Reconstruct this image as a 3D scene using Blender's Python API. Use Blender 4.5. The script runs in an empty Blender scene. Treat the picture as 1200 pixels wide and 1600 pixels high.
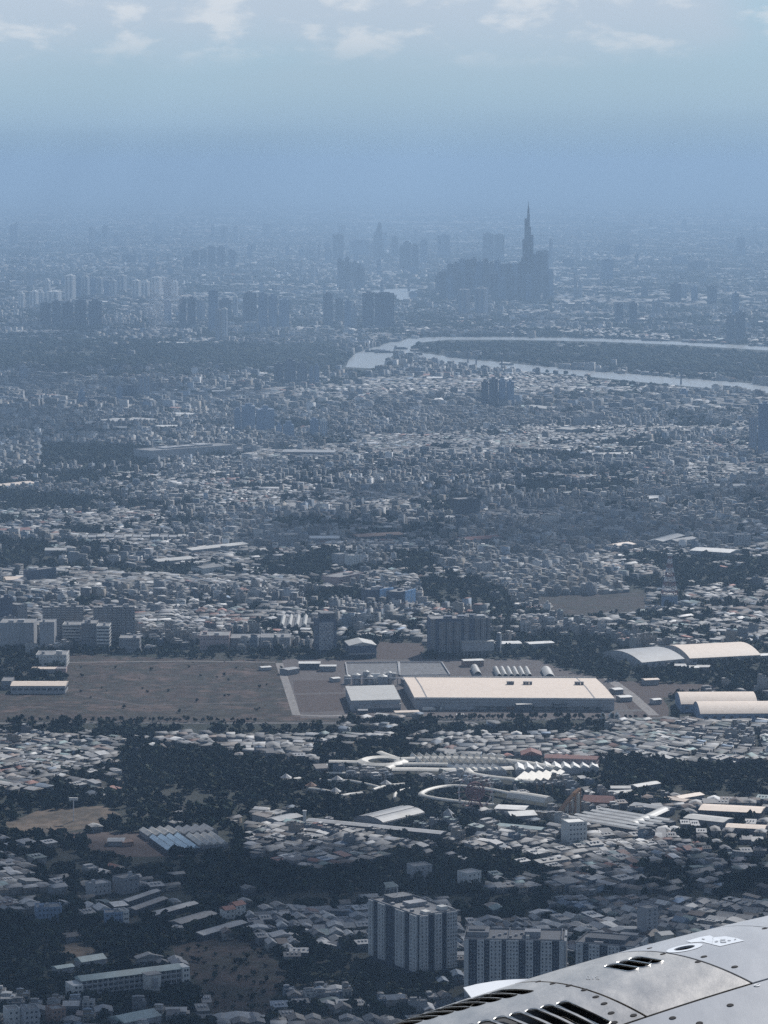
import bpy, bmesh, math, random
import numpy as np
from mathutils import Vector, Matrix

random.seed(7)
RNG = np.random.default_rng(11)
SC = bpy.context.scene
COL = SC.collection
R = math.radians

# ------------------------------------------------------------------ camera, light, exposure
FPX = 5080.0            # focal length in photo pixels (photo 1200 x 1600)
ALT = 600.0             # metres above the ground
HORIZON = 262.0         # photo row of the true horizon
PITCH = math.atan((800.0 - HORIZON) / FPX)
cam_d = bpy.data.cameras.new('camera')
cam_d.sensor_fit = 'VERTICAL'
cam_d.sensor_height = 36.0
cam_d.lens = FPX / 1600.0 * 36.0
cam_d.clip_start = 0.5
cam_d.clip_end = 250000.0
cam = bpy.data.objects.new('camera', cam_d)
COL.objects.link(cam)
cam.location = (0, 0, ALT)
cam.rotation_euler = (math.pi / 2 - PITCH, 0, 0)
SC.camera = cam

SUN_EL = R(37.0)
SUN_AZ = R(24.0)        # clockwise from the view direction (+Y), so to the right
sun_dir = Vector((math.cos(SUN_EL) * math.sin(SUN_AZ), math.cos(SUN_EL) * math.cos(SUN_AZ), math.sin(SUN_EL)))
sun_d = bpy.data.lights.new('sun', 'SUN')
sun_d.energy = 5.0
sun_d.angle = R(0.53)
sun_d.color = (1.0, 0.975, 0.945)
sun = bpy.data.objects.new('sun', sun_d)
COL.objects.link(sun)
sun.rotation_euler = sun_dir.to_track_quat('Z', 'Y').to_euler()

world = bpy.data.worlds.new('World')
SC.world = world
world.use_nodes = True
wn = world.node_tree
wn.nodes.clear()
w_out = wn.nodes.new('ShaderNodeOutputWorld')
w_bg = wn.nodes.new('ShaderNodeBackground')
w_sky = wn.nodes.new('ShaderNodeTexSky')
w_sky.sky_type = 'NISHITA'
w_sky.sun_disc = False
w_sky.sun_elevation = SUN_EL
w_sky.sun_rotation = SUN_AZ
w_sky.altitude = 600
w_sky.air_density = 1.0
w_sky.dust_density = 0.0
w_sky.ozone_density = 4.0
w_bg.inputs['Strength'].default_value = 0.08
SKY_STR = 0.08


def wnode(kind, **kw):
    n = wn.nodes.new(kind)
    for k, v in kw.items():
        setattr(n, k, v)
    return n


def wmath(op, a, b=None, c=None, clamp=False):
    n = wn.nodes.new('ShaderNodeMath')
    n.operation = op
    n.use_clamp = clamp
    for i, v in enumerate((a, b, c)):
        if v is None:
            continue
        if isinstance(v, (int, float)):
            n.inputs[i].default_value = v
        else:
            wn.links.new(v, n.inputs[i])
    return n.outputs[0]


def build_sky():
    """Thin cumulus low over the far horizon, all the way round, on top of the sky texture."""
    tc = wnode('ShaderNodeTexCoord')
    sep = wnode('ShaderNodeSeparateXYZ')
    wn.links.new(tc.outputs['Generated'], sep.inputs[0])
    el = wmath('ARCSINE', sep.outputs[2])
    az = wmath('ARCTAN2', sep.outputs[0], sep.outputs[1])
    cmb = wnode('ShaderNodeCombineXYZ')
    wn.links.new(wmath('MULTIPLY', az, 46.0), cmb.inputs[0])
    wn.links.new(wmath('MULTIPLY', el, 105.0), cmb.inputs[1])
    cmb.inputs[2].default_value = 3.7
    n1 = wnode('ShaderNodeTexNoise')
    n1.inputs['Scale'].default_value = 1.15
    n1.inputs['Detail'].default_value = 7.0
    n1.inputs['Roughness'].default_value = 0.56
    n1.inputs['Distortion'].default_value = 0.15
    wn.links.new(cmb.outputs[0], n1.inputs['Vector'])
    n2 = wnode('ShaderNodeTexNoise')
    n2.inputs['Scale'].default_value = 0.26
    n2.inputs['Detail'].default_value = 4.0
    wn.links.new(cmb.outputs[0], n2.inputs['Vector'])

    def ramp(v, a, b):
        m = wnode('ShaderNodeMapRange')
        m.interpolation_type = 'SMOOTHSTEP'
        wn.links.new(v, m.inputs[0])
        m.inputs[1].default_value = a
        m.inputs[2].default_value = b
        return m.outputs[0]
    band = ramp(el, R(1.6), R(2.4))            # cloud deck starts a little above the horizon
    fade = wmath('MULTIPLY_ADD', ramp(el, R(20.0), R(4.0)), 0.75, 0.25)   # seen edge-on low down, broken overhead
    puff = wmath('MULTIPLY', wmath('MULTIPLY', ramp(n1.outputs[0], 0.48, 0.68), band), fade)
    veil = wmath('MULTIPLY', wmath('MULTIPLY', ramp(n2.outputs[0], 0.25, 0.55), ramp(el, R(1.1), R(2.9))), fade)
    mix1 = wnode('ShaderNodeMix')
    mix1.data_type = 'RGBA'
    wn.links.new(wmath('MULTIPLY', veil, 0.85), mix1.inputs[0])
    hs = wnode('ShaderNodeHueSaturation')
    hs.inputs['Saturation'].default_value = SKY_SAT
    hs.inputs['Value'].default_value = SKY_VAL
    wn.links.new(w_sky.outputs[0], hs.inputs['Color'])
    low = wnode('ShaderNodeMix')                 # milky blue of the hazy lower sky
    low.data_type = 'RGBA'
    wn.links.new(wmath('MULTIPLY', ramp(el, R(13.0), R(-2.0)), 0.95), low.inputs[0])
    wn.links.new(hs.outputs[0], low.inputs[6])
    low.inputs[7].default_value = (0.33 / SKY_STR, 0.49 / SKY_STR, 0.645 / SKY_STR, 1)
    hor = wnode('ShaderNodeMix')                 # the haze layer thickens to the horizon itself
    hor.data_type = 'RGBA'
    wn.links.new(wmath('MULTIPLY', ramp(el, R(1.5), R(-0.4)), 0.95), hor.inputs[0])
    wn.links.new(low.outputs[2], hor.inputs[6])
    hor.inputs[7].default_value = (0.265 / SKY_STR, 0.41 / SKY_STR, 0.575 / SKY_STR, 1)
    wn.links.new(hor.outputs[2], mix1.inputs[6])
    mix1.inputs[7].default_value = (0.50 / SKY_STR, 0.58 / SKY_STR, 0.68 / SKY_STR, 1)
    mix2 = wnode('ShaderNodeMix')
    mix2.data_type = 'RGBA'
    wn.links.new(wmath('MULTIPLY', puff, 0.62), mix2.inputs[0])
    wn.links.new(mix1.outputs[2], mix2.inputs[6])
    mix2.inputs[7].default_value = (0.74 / SKY_STR, 0.77 / SKY_STR, 0.80 / SKY_STR, 1)
    wn.links.new(mix2.outputs[2], w_bg.inputs['Color'])
    wn.links.new(w_bg.outputs[0], w_out.inputs['Surface'])


SKY_SAT, SKY_VAL = 1.0, 1.0
build_sky()

SC.view_settings.view_transform = 'Standard'
SC.view_settings.look = 'None'
SC.view_settings.exposure = 0.15
SC.view_settings.gamma = 1.0
SC.view_settings.use_curve_mapping = False
SC.render.engine = 'CYCLES'
SC.cycles.use_denoising = False
SC.cycles.max_bounces = 4
SC.cycles.diffuse_bounces = 2
SC.cycles.glossy_bounces = 2
SC.cycles.transparent_max_bounces = 24
SC.cycles.volume_bounces = 0
HAZE_DENSITY = 0.68e-4
HAZE_COLOR = (0.495, 0.71, 0.95)
HAZE_ANISO = 0.1

# ------------------------------------------------------------------ helpers
CP, SP = math.cos(PITCH), math.sin(PITCH)


def ray_dir(px, py):
    u, v = (px - 600.0) / FPX, (800.0 - py) / FPX
    return u, CP + v * SP, -SP + v * CP


def P(px, py, z=0.0):
    """Ground-plan point of the place that the photograph shows at (px, py), z metres above the ground."""
    dx, dy, dz = ray_dir(px, py)
    t = (z - ALT) / dz
    return (dx * t, dy * t)


def to_px(x, y, z=0.0):
    x, y, z = np.asarray(x, float), np.asarray(y, float), np.asarray(z, float) - ALT
    dep = y * CP - z * SP
    up = y * SP + z * CP
    return 600.0 + FPX * x / dep, 800.0 - FPX * up / dep


def height_at(px, pyb, pyt):
    """Height of something that stands at (px, pyb) and reaches up to row pyt."""
    y = P(px, pyb)[1]
    dx, dy, dz = ray_dir(px, pyt)
    return ALT + dz / dy * y


def m_per_px(py):
    return P(601, py)[0] - P(600, py)[0]


class MB:
    def __init__(self):
        self.v, self.f, self.mi = [], [], []

    def add(self, vs, fs, mi=0):
        n = len(self.v)
        self.v += [tuple(q) for q in vs]
        self.f += [tuple(i + n for i in q) for q in fs]
        self.mi += [mi] * len(fs)
        return self

    def prism(self, poly, z0, z1, mi=0, bottom=False):
        n = len(poly)
        a = sum(poly[i][0] * poly[(i + 1) % n][1] - poly[(i + 1) % n][0] * poly[i][1] for i in range(n))
        if a < 0:
            poly = poly[::-1]
        vs = [(x, y, z0) for x, y in poly] + [(x, y, z1) for x, y in poly]
        fs = [(i, (i + 1) % n, n + (i + 1) % n, n + i) for i in range(n)] + [tuple(range(n, 2 * n))]
        if bottom:
            fs.append(tuple(range(n - 1, -1, -1)))
        return self.add(vs, fs, mi)

    def box(self, x0, x1, y0, y1, z0, z1, mi=0, bottom=False):
        return self.prism([(x0, y0), (x1, y0), (x1, y1), (x0, y1)], z0, z1, mi, bottom)

    def gable(self, x0, x1, y0, y1, z0, rise, mi=0, along='x', over=0.5, thick=0.25):
        """A two-sided roof slab with closed ends; the ridge runs along x or y."""
        x0 -= over; x1 += over; y0 -= over; y1 += over
        if along == 'x':
            ym = (y0 + y1) / 2
            sec = [(y0, z0), (y1, z0), (y1, z0 + thick), (ym, z0 + thick + rise), (y0, z0 + thick)]
            vs = [(x0, a, b) for a, b in sec] + [(x1, a, b) for a, b in sec]
        else:
            xm = (x0 + x1) / 2
            sec = [(x1, z0), (x0, z0), (x0, z0 + thick), (xm, z0 + thick + rise), (x1, z0 + thick)]
            vs = [(a, y0, b) for a, b in sec] + [(a, y1, b) for a, b in sec]
        fs = [(i, (i + 1) % 5, 5 + (i + 1) % 5, 5 + i) for i in range(5)]
        fs = [q[::-1] for q in fs] + [(0, 1, 2, 3, 4), (9, 8, 7, 6, 5)]
        return self.add(vs, fs, mi)

    def barrel(self, x0, x1, y0, y1, z0, rise, n=14, mi=0, thick=0.6):
        """An arched roof whose arch spans y and which runs along x."""
        up, lo = [], []
        for i in range(n + 1):
            t = i / n
            y = y0 + (y1 - y0) * t
            z = z0 + rise * (1 - (2 * t - 1) ** 2)
            up.append((y, z + thick)); lo.append((y, z))
        vs = [(x0, a, b) for a, b in up] + [(x1, a, b) for a, b in up] + [(x0, a, b) for a, b in lo] + [(x1, a, b) for a, b in lo]
        m = n + 1
        fs = []
        for i in range(n):
            fs.append((i, m + i, m + i + 1, i + 1))
            fs.append((i, i + 1, 2 * m + i + 1, 2 * m + i))
            fs.append((m + i, 3 * m + i, 3 * m + i + 1, m + i + 1))
        fs.append((0, 2 * m, 3 * m, m))
        fs.append((n, m + n, 3 * m + n, 2 * m + n))
        return self.add(vs, fs, mi)

    def arch_end(self, x, y0, y1, zb, z0, rise, n=14, mi=0):
        """The flat wall under an arched roof's end."""
        vs = [(x, y0, zb), (x, y1, zb)]
        for i in range(n + 1):
            t = 1 - i / n
            vs.append((x, y0 + (y1 - y0) * t, z0 + rise * (1 - (2 * t - 1) ** 2)))
        return self.add(vs, [tuple(range(len(vs)))], mi)

    def bar(self, a, b, w, mi=0):
        a, b = Vector(a), Vector(b)
        d = (b - a).normalized()
        s = d.cross(Vector((0, 0, 1)))
        s = Vector((1, 0, 0)) if s.length < 1e-4 else s.normalized()
        t = d.cross(s)
        vs = []
        for c in (a, b):
            for i, j in ((-1, -1), (1, -1), (1, 1), (-1, 1)):
                vs.append(c + s * (i * w / 2) + t * (j * w / 2))
        return self.add(vs, [(0, 1, 5, 4), (1, 2, 6, 5), (2, 3, 7, 6), (3, 0, 4, 7), (3, 2, 1, 0), (4, 5, 6, 7)], mi)

    def cone(self, x, y, z0, z1, r0, r1, n=10, mi=0):
        vs = []
        for z, r in ((z0, r0), (z1, r1)):
            for i in range(n):
                a = 2 * math.pi * i / n
                vs.append((x + r * math.cos(a), y + r * math.sin(a), z))
        fs = [(i, (i + 1) % n, n + (i + 1) % n, n + i) for i in range(n)] + [tuple(range(n, 2 * n))]
        return self.add(vs, fs, mi)

    def sweep(self, pts, w, z0, ze, zc, n=6, mi=0):
        """A roofed walkway along pts (plan points): side walls from z0 to ze, arched top up to zc."""
        pts = [Vector((p[0], p[1])) for p in pts]
        sec = [(-w / 2, z0), (-w / 2, ze)]
        for i in range(1, n):
            t = i / n
            sec.append((-w / 2 + w * t, ze + (zc - ze) * (1 - (2 * t - 1) ** 2)))
        sec += [(w / 2, ze), (w / 2, z0)]
        k = len(sec)
        vs, fs = [], []
        for i, p in enumerate(pts):
            d = (pts[min(i + 1, len(pts) - 1)] - pts[max(i - 1, 0)]).normalized()
            s = Vector((d.y, -d.x))
            vs += [(p.x + s.x * a, p.y + s.y * a, b) for a, b in sec]
        for i in range(len(pts) - 1):
            for j in range(k - 1):
                fs.append((i * k + j, i * k + j + 1, (i + 1) * k + j + 1, (i + 1) * k + j))
        fs.append(tuple(range(k))[::-1])
        fs.append(tuple((len(pts) - 1) * k + j for j in range(k)))
        return self.add(vs, fs, mi)

    def build(self, name, mats, parent=None, kind=None, smooth=False):
        me = bpy.data.meshes.new(name)
        me.from_pydata([tuple(map(float, q)) for q in self.v], [], self.f)
        mats = mats if isinstance(mats, (list, tuple)) else [mats]
        for m in mats:
            me.materials.append(m)
        if len(mats) > 1:
            me.polygons.foreach_set('material_index', self.mi)
        if smooth:
            me.polygons.foreach_set('use_smooth', [True] * len(me.polygons))
        me.update()
        o = bpy.data.objects.new(name, me)
        COL.objects.link(o)
        o.parent = parent
        if kind:
            o['kind'] = kind
        return o


def tag(o, label, cat, group=None):
    o['label'] = label
    o['category'] = cat
    if group:
        o['group'] = group
    return o


def thing(name, label, cat, loc, rz=0.0, group=None):
    o = bpy.data.objects.new(name, None)
    COL.objects.link(o)
    o.empty_display_size = 1.0
    o.location = (loc[0], loc[1], loc[2] if len(loc) > 2 else 0.0)
    o.rotation_euler = (0, 0, rz)
    return tag(o, label, cat, group)


def copy_tree(o, parent=None):
    c = o.copy()
    COL.objects.link(c)
    c.parent = parent
    for ch in o.children:
        copy_tree(ch, c)
    return c


# ------------------------------------------------------------------ materials
def M(name, col, rough=0.8, var=0.18, scale=0.12, metal=0.0, grime=None, streak=0.0, obcol=False, attr=None, spec=0.3):
    """A painted, rendered or metal surface: base colour broken up by two noises, with optional grime and run-off streaks."""
    m = bpy.data.materials.new(name)
    m.use_nodes = True
    nt = m.node_tree
    b = nt.nodes['Principled BSDF']
    b.inputs['Roughness'].default_value = rough
    b.inputs['Metallic'].default_value = metal
    b.inputs['Specular IOR Level'].default_value = spec

    def node(t):
        return nt.nodes.new(t)
    tc = node('ShaderNodeTexCoord')
    n1 = node('ShaderNodeTexNoise')
    n1.inputs['Scale'].default_value = scale
    n1.inputs['Detail'].default_value = 5.0
    n1.inputs['Roughness'].default_value = 0.65
    nt.links.new(tc.outputs['Object'], n1.inputs['Vector'])
    mr = node('ShaderNodeMapRange')
    mr.inputs[1].default_value = 0.3
    mr.inputs[2].default_value = 0.7
    mr.inputs[3].default_value = 1.0 - var
    mr.inputs[4].default_value = 1.0 + var
    nt.links.new(n1.outputs[0], mr.inputs[0])
    mul = node('ShaderNodeVectorMath')
    mul.operation = 'SCALE'
    if attr:
        a = node('ShaderNodeAttribute')
        a.attribute_name = attr
        nt.links.new(a.outputs['Color'], mul.inputs[0])
    elif obcol:
        oi = node('ShaderNodeObjectInfo')
        nt.links.new(oi.outputs['Color'], mul.inputs[0])
    else:
        mul.inputs[0].default_value = col
    nt.links.new(mr.outputs[0], mul.inputs['Scale'])
    out = mul.outputs[0]
    if grime:
        n2 = node('ShaderNodeTexNoise')
        n2.inputs['Scale'].default_value = scale * 0.37
        n2.inputs['Detail'].default_value = 6.0
        mp = node('ShaderNodeMapping')
        mp.inputs['Scale'].default_value = (1, 1, 0.25 if streak else 1)
        nt.links.new(tc.outputs['Object'], mp.inputs[0])
        nt.links.new(mp.outputs[0], n2.inputs['Vector'])
        r2 = node('ShaderNodeMapRange')
        r2.inputs[1].default_value = 0.52
        r2.inputs[2].default_value = 0.72
        r2.inputs[4].default_value = 0.65
        nt.links.new(n2.outputs[0], r2.inputs[0])
        mx = node('ShaderNodeMix')
        mx.data_type = 'RGBA'
        nt.links.new(r2.outputs[0], mx.inputs[0])
        nt.links.new(out, mx.inputs[6])
        mx.inputs[7].default_value = (*grime, 1)
        out = mx.outputs[2]
    nt.links.new(out, b.inputs['Base Color'])
    return m


MW = {
    'white': M('white_render', (0.56, 0.55, 0.52), 0.8, 0.1, 0.15, grime=(0.40, 0.38, 0.34), streak=1),
    'cream': M('cream_render', (0.55, 0.50, 0.42), 0.8, 0.12, 0.15, grime=(0.33, 0.30, 0.25), streak=1),
    'grey': M('grey_concrete', (0.22, 0.22, 0.225), 0.85, 0.14, 0.15, grime=(0.14, 0.14, 0.14), streak=1),
    'pale': M('pale_grey_render', (0.33, 0.33, 0.335), 0.8, 0.12, 0.15, grime=(0.22, 0.22, 0.22), streak=1),
    'blue': M('blue_grey_render', (0.18, 0.24, 0.33), 0.7, 0.12, 0.15),
    'navy': M('dark_blue_cladding_and_shade', (0.075, 0.09, 0.125), 0.6, 0.2, 0.15),
    'dark': M('dark_stone', (0.075, 0.08, 0.09), 0.7, 0.2, 0.15),
    'glass': M('dark_window_glass', (0.035, 0.045, 0.06), 0.15, 0.2, 0.3, spec=0.6),
    'tower_glass_shade': M('blue_glass_and_shade', (0.11, 0.135, 0.17), 0.3, 0.25, 0.02, spec=0.5),  # glass; its dark tone also paints cloud shade on the river cluster
    'sky_glass': M('sky_reflection_blue_glass', (0.36, 0.56, 0.80), 0.4, 0.25, 0.15, spec=0.5),  # blue glass, with reflected sky painted in as a paler colour
    'pink': M('faded_pink_render', (0.40, 0.30, 0.28), 0.8, 0.12, 0.2, grime=(0.25, 0.2, 0.19), streak=1),
    'brick': M('brown_brick_cladding', (0.26, 0.17, 0.13), 0.85, 0.15, 0.2),
}
MW['bright'] = M('sunlit_white_render', (0.80, 0.78, 0.74), 0.8, 0.05, 0.15)  # lighter copy of the white render, sunlight on far left towers painted in
MW['core'] = M('deep_blue_grey_render', (0.042, 0.05, 0.068), 0.7, 0.2, 0.15)
MR = {
    'cream_metal': M('cream_metal_roofing', (0.64, 0.52, 0.415), 0.6, 0.10, 0.5, grime=(0.50, 0.39, 0.305)),
    'pale_metal': M('pale_metal_roofing', (0.40, 0.385, 0.355), 0.55, 0.12, 0.3, grime=(0.28, 0.265, 0.24)),
    'white_metal': M('white_metal_roofing', (0.62, 0.60, 0.56), 0.55, 0.1, 0.2, grime=(0.42, 0.40, 0.37)),
    'grey_metal': M('weathered_grey_roofing', (0.27, 0.27, 0.27), 0.6, 0.16, 0.15, grime=(0.17, 0.16, 0.15)),
    'dark_metal': M('dark_grey_roofing', (0.13, 0.13, 0.135), 0.65, 0.2, 0.15),
    'ivory_metal': M('ivory_roofing', (0.56, 0.52, 0.45), 0.55, 0.12, 0.3, grime=(0.40, 0.37, 0.32)),
    'teal_metal': M('grey_green_roofing', (0.27, 0.33, 0.32), 0.55, 0.14, 0.15, grime=(0.18, 0.2, 0.19)),
    'ice_metal': M('blue_white_roofing', (0.46, 0.56, 0.62), 0.4, 0.15, 0.2, grime=(0.32, 0.38, 0.42)),
    'tile_red': M('red_roof_tiles', (0.19, 0.085, 0.07), 0.8, 0.2, 0.25, grime=(0.11, 0.06, 0.055)),
    'rust': M('rusty_roofing', (0.20, 0.12, 0.085), 0.8, 0.25, 0.2, grime=(0.12, 0.08, 0.06)),
    'flat': M('flat_concrete_roof', (0.22, 0.215, 0.21), 0.9, 0.25, 0.15, grime=(0.12, 0.12, 0.12)),
}
M_OBJ_ROOF = M('roof_sheeting', (0.3, 0.3, 0.3), 0.6, 0.28, 0.25, obcol=True)
M_OBJ_WALL = M('house_walls', (0.4, 0.4, 0.4), 0.85, 0.16, 0.3, obcol=True)
M_STUFF = M('house_colours', (0.3, 0.3, 0.3), 0.75, 0.22, 0.14, attr='col')
M_TANK = M('water_tank_steel', (0.45, 0.46, 0.48), 0.3, 0.1, 1.0, metal=0.6)
M_BARK = M('tree_bark', (0.10, 0.08, 0.06), 0.9)
M_STEEL_RED = M('faded_red_steel', (0.20, 0.105, 0.105), 0.6, 0.15, 0.3)
M_STEEL_WHITE = M('white_painted_steel', (0.60, 0.60, 0.60), 0.5, 0.1, 0.3)
M_STEEL_RUST = M('orange_rusty_steel', (0.30, 0.16, 0.08), 0.7, 0.25, 0.3)
M_PLANT = M('rooftop_machinery', (0.24, 0.24, 0.25), 0.6, 0.2, 0.6)


def leaf_mat(name, attr):
    m = M(name, (0.045, 0.06, 0.035), 0.75, 0.35, 0.05, attr='col' if attr else None, obcol=not attr, spec=0.02)
    return m


M_LEAF_STUFF = leaf_mat('mixed_foliage', True)
M_LEAF_OBJ = leaf_mat('tree_foliage', False)


def ground_mat(name, cols, scale, rough=0.95, fine=0.25, amp=0.3):
    m = bpy.data.materials.new(name)
    m.use_nodes = True
    nt = m.node_tree
    b = nt.nodes['Principled BSDF']
    b.inputs['Roughness'].default_value = rough
    b.inputs['Specular IOR Level'].default_value = 0.15
    tc = nt.nodes.new('ShaderNodeTexCoord')
    n1 = nt.nodes.new('ShaderNodeTexNoise')
    n1.inputs['Scale'].default_value = scale
    n1.inputs['Detail'].default_value = 9.0
    n1.inputs['Roughness'].default_value = 0.62
    n1.inputs['Distortion'].default_value = 0.4
    nt.links.new(tc.outputs['Object'], n1.inputs['Vector'])
    cr = nt.nodes.new('ShaderNodeValToRGB')
    el = cr.color_ramp.elements
    while len(el) < len(cols):
        el.new(0.5)
    for i, c in enumerate(cols):
        el[i].position = 0.30 + 0.40 * i / (len(cols) - 1)
        el[i].color = (*c, 1)
    nt.links.new(n1.outputs[0], cr.inputs[0])
    n2 = nt.nodes.new('ShaderNodeTexNoise')
    n2.inputs['Scale'].default_value = fine
    n2.inputs['Detail'].default_value = 4.0
    nt.links.new(tc.outputs['Object'], n2.inputs['Vector'])
    mr = nt.nodes.new('ShaderNodeMapRange')
    mr.inputs[1].default_value = 0.3
    mr.inputs[2].default_value = 0.7
    mr.inputs[3].default_value = 1.0 - amp
    mr.inputs[4].default_value = 1.0 + amp
    nt.links.new(n2.outputs[0], mr.inputs[0])
    mul = nt.nodes.new('ShaderNodeVectorMath')
    mul.operation = 'SCALE'
    nt.links.new(cr.outputs[0], mul.inputs[0])
    nt.links.new(mr.outputs[0], mul.inputs['Scale'])
    nt.links.new(mul.outputs[0], b.inputs['Base Color'])
    return m


G_BASE = ground_mat('scrub_and_soil', [(0.014, 0.019, 0.014), (0.02, 0.025, 0.019), (0.028, 0.03, 0.024), (0.045, 0.042, 0.036)], 0.012)
G_FIELD = ground_mat('dry_cleared_earth', [(0.021, 0.023, 0.018), (0.055, 0.038, 0.032), (0.026, 0.026, 0.021), (0.080, 0.055, 0.046), (0.042, 0.032, 0.027)], 0.016, fine=0.07, amp=0.6)
G_DARK = ground_mat('dark_brown_earth', [(0.055, 0.042, 0.038), (0.075, 0.056, 0.05), (0.062, 0.046, 0.042)], 0.03)
G_SAND = ground_mat('tan_sand', [(0.03, 0.03, 0.022), (0.13, 0.098, 0.072), (0.06, 0.05, 0.038), (0.17, 0.128, 0.094)], 0.022, fine=0.09)
G_RED = ground_mat('reddish_scrub', [(0.02, 0.024, 0.018), (0.042, 0.031, 0.028), (0.026, 0.026, 0.021), (0.036, 0.028, 0.024)], 0.03, fine=0.1, amp=0.6)
G_YARD = ground_mat('worn_yard_paving', [(0.075, 0.065, 0.063), (0.105, 0.09, 0.086), (0.085, 0.075, 0.072)], 0.03)
G_ROAD = ground_mat('pale_concrete_road', [(0.20, 0.185, 0.175), (0.25, 0.23, 0.215)], 0.05)
G_PAVE = ground_mat('grey_yard_paving', [(0.13, 0.13, 0.135), (0.18, 0.178, 0.18), (0.15, 0.15, 0.152)], 0.03)
G_ASPH = ground_mat('grey_asphalt', [(0.09, 0.085, 0.085), (0.12, 0.115, 0.11)], 0.05)

m_water = bpy.data.materials.new('river_water')
m_water.use_nodes = True
_b = m_water.node_tree.nodes['Principled BSDF']
_b.inputs['Base Color'].default_value = (0.34, 0.345, 0.33, 1)
_b.inputs['Roughness'].default_value = 0.28
_b.inputs['IOR'].default_value = 1.33
_n = m_water.node_tree.nodes.new('ShaderNodeTexNoise')
_n.inputs['Scale'].default_value = 0.02
_n.inputs['Detail'].default_value = 6
_t = m_water.node_tree.nodes.new('ShaderNodeTexCoord')
_bp = m_water.node_tree.nodes.new('ShaderNodeBump')
_bp.inputs['Strength'].default_value = 0.05
_bp.inputs['Distance'].default_value = 2.0
m_water.node_tree.links.new(_t.outputs['Object'], _n.inputs['Vector'])
m_water.node_tree.links.new(_n.outputs[0], _bp.inputs['Height'])
m_water.node_tree.links.new(_bp.outputs[0], _b.inputs['Normal'])

# ------------------------------------------------------------------ ground, water, haze
g = MB()
nx, ny = 8, 24
ys = [1200 + (90000 - 1200) * (j / ny) ** 2.0 for j in range(ny + 1)]
for j in range(ny):
    for i in range(nx):
        x0, x1 = -26000 + 52000 * i / nx, -26000 + 52000 * (i + 1) / nx
        g.add([(x0, ys[j], 0), (x1, ys[j], 0), (x1, ys[j + 1], 0), (x0, ys[j + 1], 0)], [(0, 1, 2, 3)])
g.add([(-26000, -4000, 0), (26000, -4000, 0), (26000, 1200, 0), (-26000, 1200, 0)], [(0, 1, 2, 3)])
g.build('ground', G_BASE, kind='structure')

hz = MB()
hz.box(-26500, 26500, -4500, 90500, -1.0, 705.0, bottom=True)
m_haze = bpy.data.materials.new('pale_haze')
m_haze.use_nodes = True
nt = m_haze.node_tree
nt.nodes.clear()
_o = nt.nodes.new('ShaderNodeOutputMaterial')
_v = nt.nodes.new('ShaderNodeVolumePrincipled')
_v.inputs['Color'].default_value = (*HAZE_COLOR, 1)
_v.inputs['Density'].default_value = HAZE_DENSITY
_v.inputs['Anisotropy'].default_value = HAZE_ANISO
nt.links.new(_v.outputs[0], _o.inputs['Volume'])
hz.build('haze', m_haze, kind='stuff')


def sheet(name, pts, mat, z=0.05, wobble=0.0, seed=1):
    """A patch of ground as an irregular outline, subdivided so that its edge is not ruler-straight."""
    rnd = random.Random(seed)
    out = []
    n = len(pts)
    for i in range(n):
        a, b = P(*pts[i]), P(*pts[(i + 1) % n])
        k = 1 if wobble == 0 else max(1, int(math.dist(a, b) / 25))
        for j in range(k):
            t = j / k
            w = wobble if j else wobble * 0.4
            out.append((a[0] + (b[0] - a[0]) * t + rnd.uniform(-w, w), a[1] + (b[1] - a[1]) * t + rnd.uniform(-w, w)))
    s = sum(out[i][0] * out[(i + 1) % len(out)][1] - out[(i + 1) % len(out)][0] * out[i][1] for i in range(len(out)))
    if s < 0:
        out.reverse()
    mb = MB()
    mb.add([(x, y, z) for x, y in out], [tuple(range(len(out)))])
    return mb.build(name, mat, kind='structure')


def strip(name, pts, width, mat, z=0.1):
    """A road or path of constant width along photo points."""
    w = [Vector(P(*q)) for q in pts]
    vs = []
    for i, p in enumerate(w):
        d = (w[min(i + 1, len(w) - 1)] - w[max(i - 1, 0)]).normalized()
        s = Vector((d.y, -d.x)) * width / 2
        vs += [(p.x - s.x, p.y - s.y, z), (p.x + s.x, p.y + s.y, z)]
    fs = [(2 * i, 2 * i + 1, 2 * i + 3, 2 * i + 2) for i in range(len(w) - 1)]
    return MB().add(vs, fs).build(name, mat, kind='structure')


# class map of the ground in photo coordinates: how densely houses (HM) and trees (TM) stand
HM = np.full((1760, 1400), 0.60, np.float32)      # offset: row = py, col = px + 100
TM = np.full((1760, 1400), 0.85, np.float32)
_yy, _xx = np.mgrid[0:1760, -100:1300].astype(np.float32)


def band(y0, y1, h, t):
    HM[y0:y1] = h
    TM[y0:y1] = t


def poly_mask(pts):
    inside = np.zeros(_xx.shape, bool)
    n = len(pts)
    for i in range(n):
        (xa, ya), (xb, yb) = pts[i], pts[(i + 1) % n]
        if ya == yb:
            continue
        c = ((ya > _yy) != (yb > _yy)) & (_xx < (xb - xa) * (_yy - ya) / (yb - ya) + xa)
        inside ^= c
    return inside


def zone(pts, h, t):
    k = poly_mask(pts)
    HM[k] = h
    TM[k] = t


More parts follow.
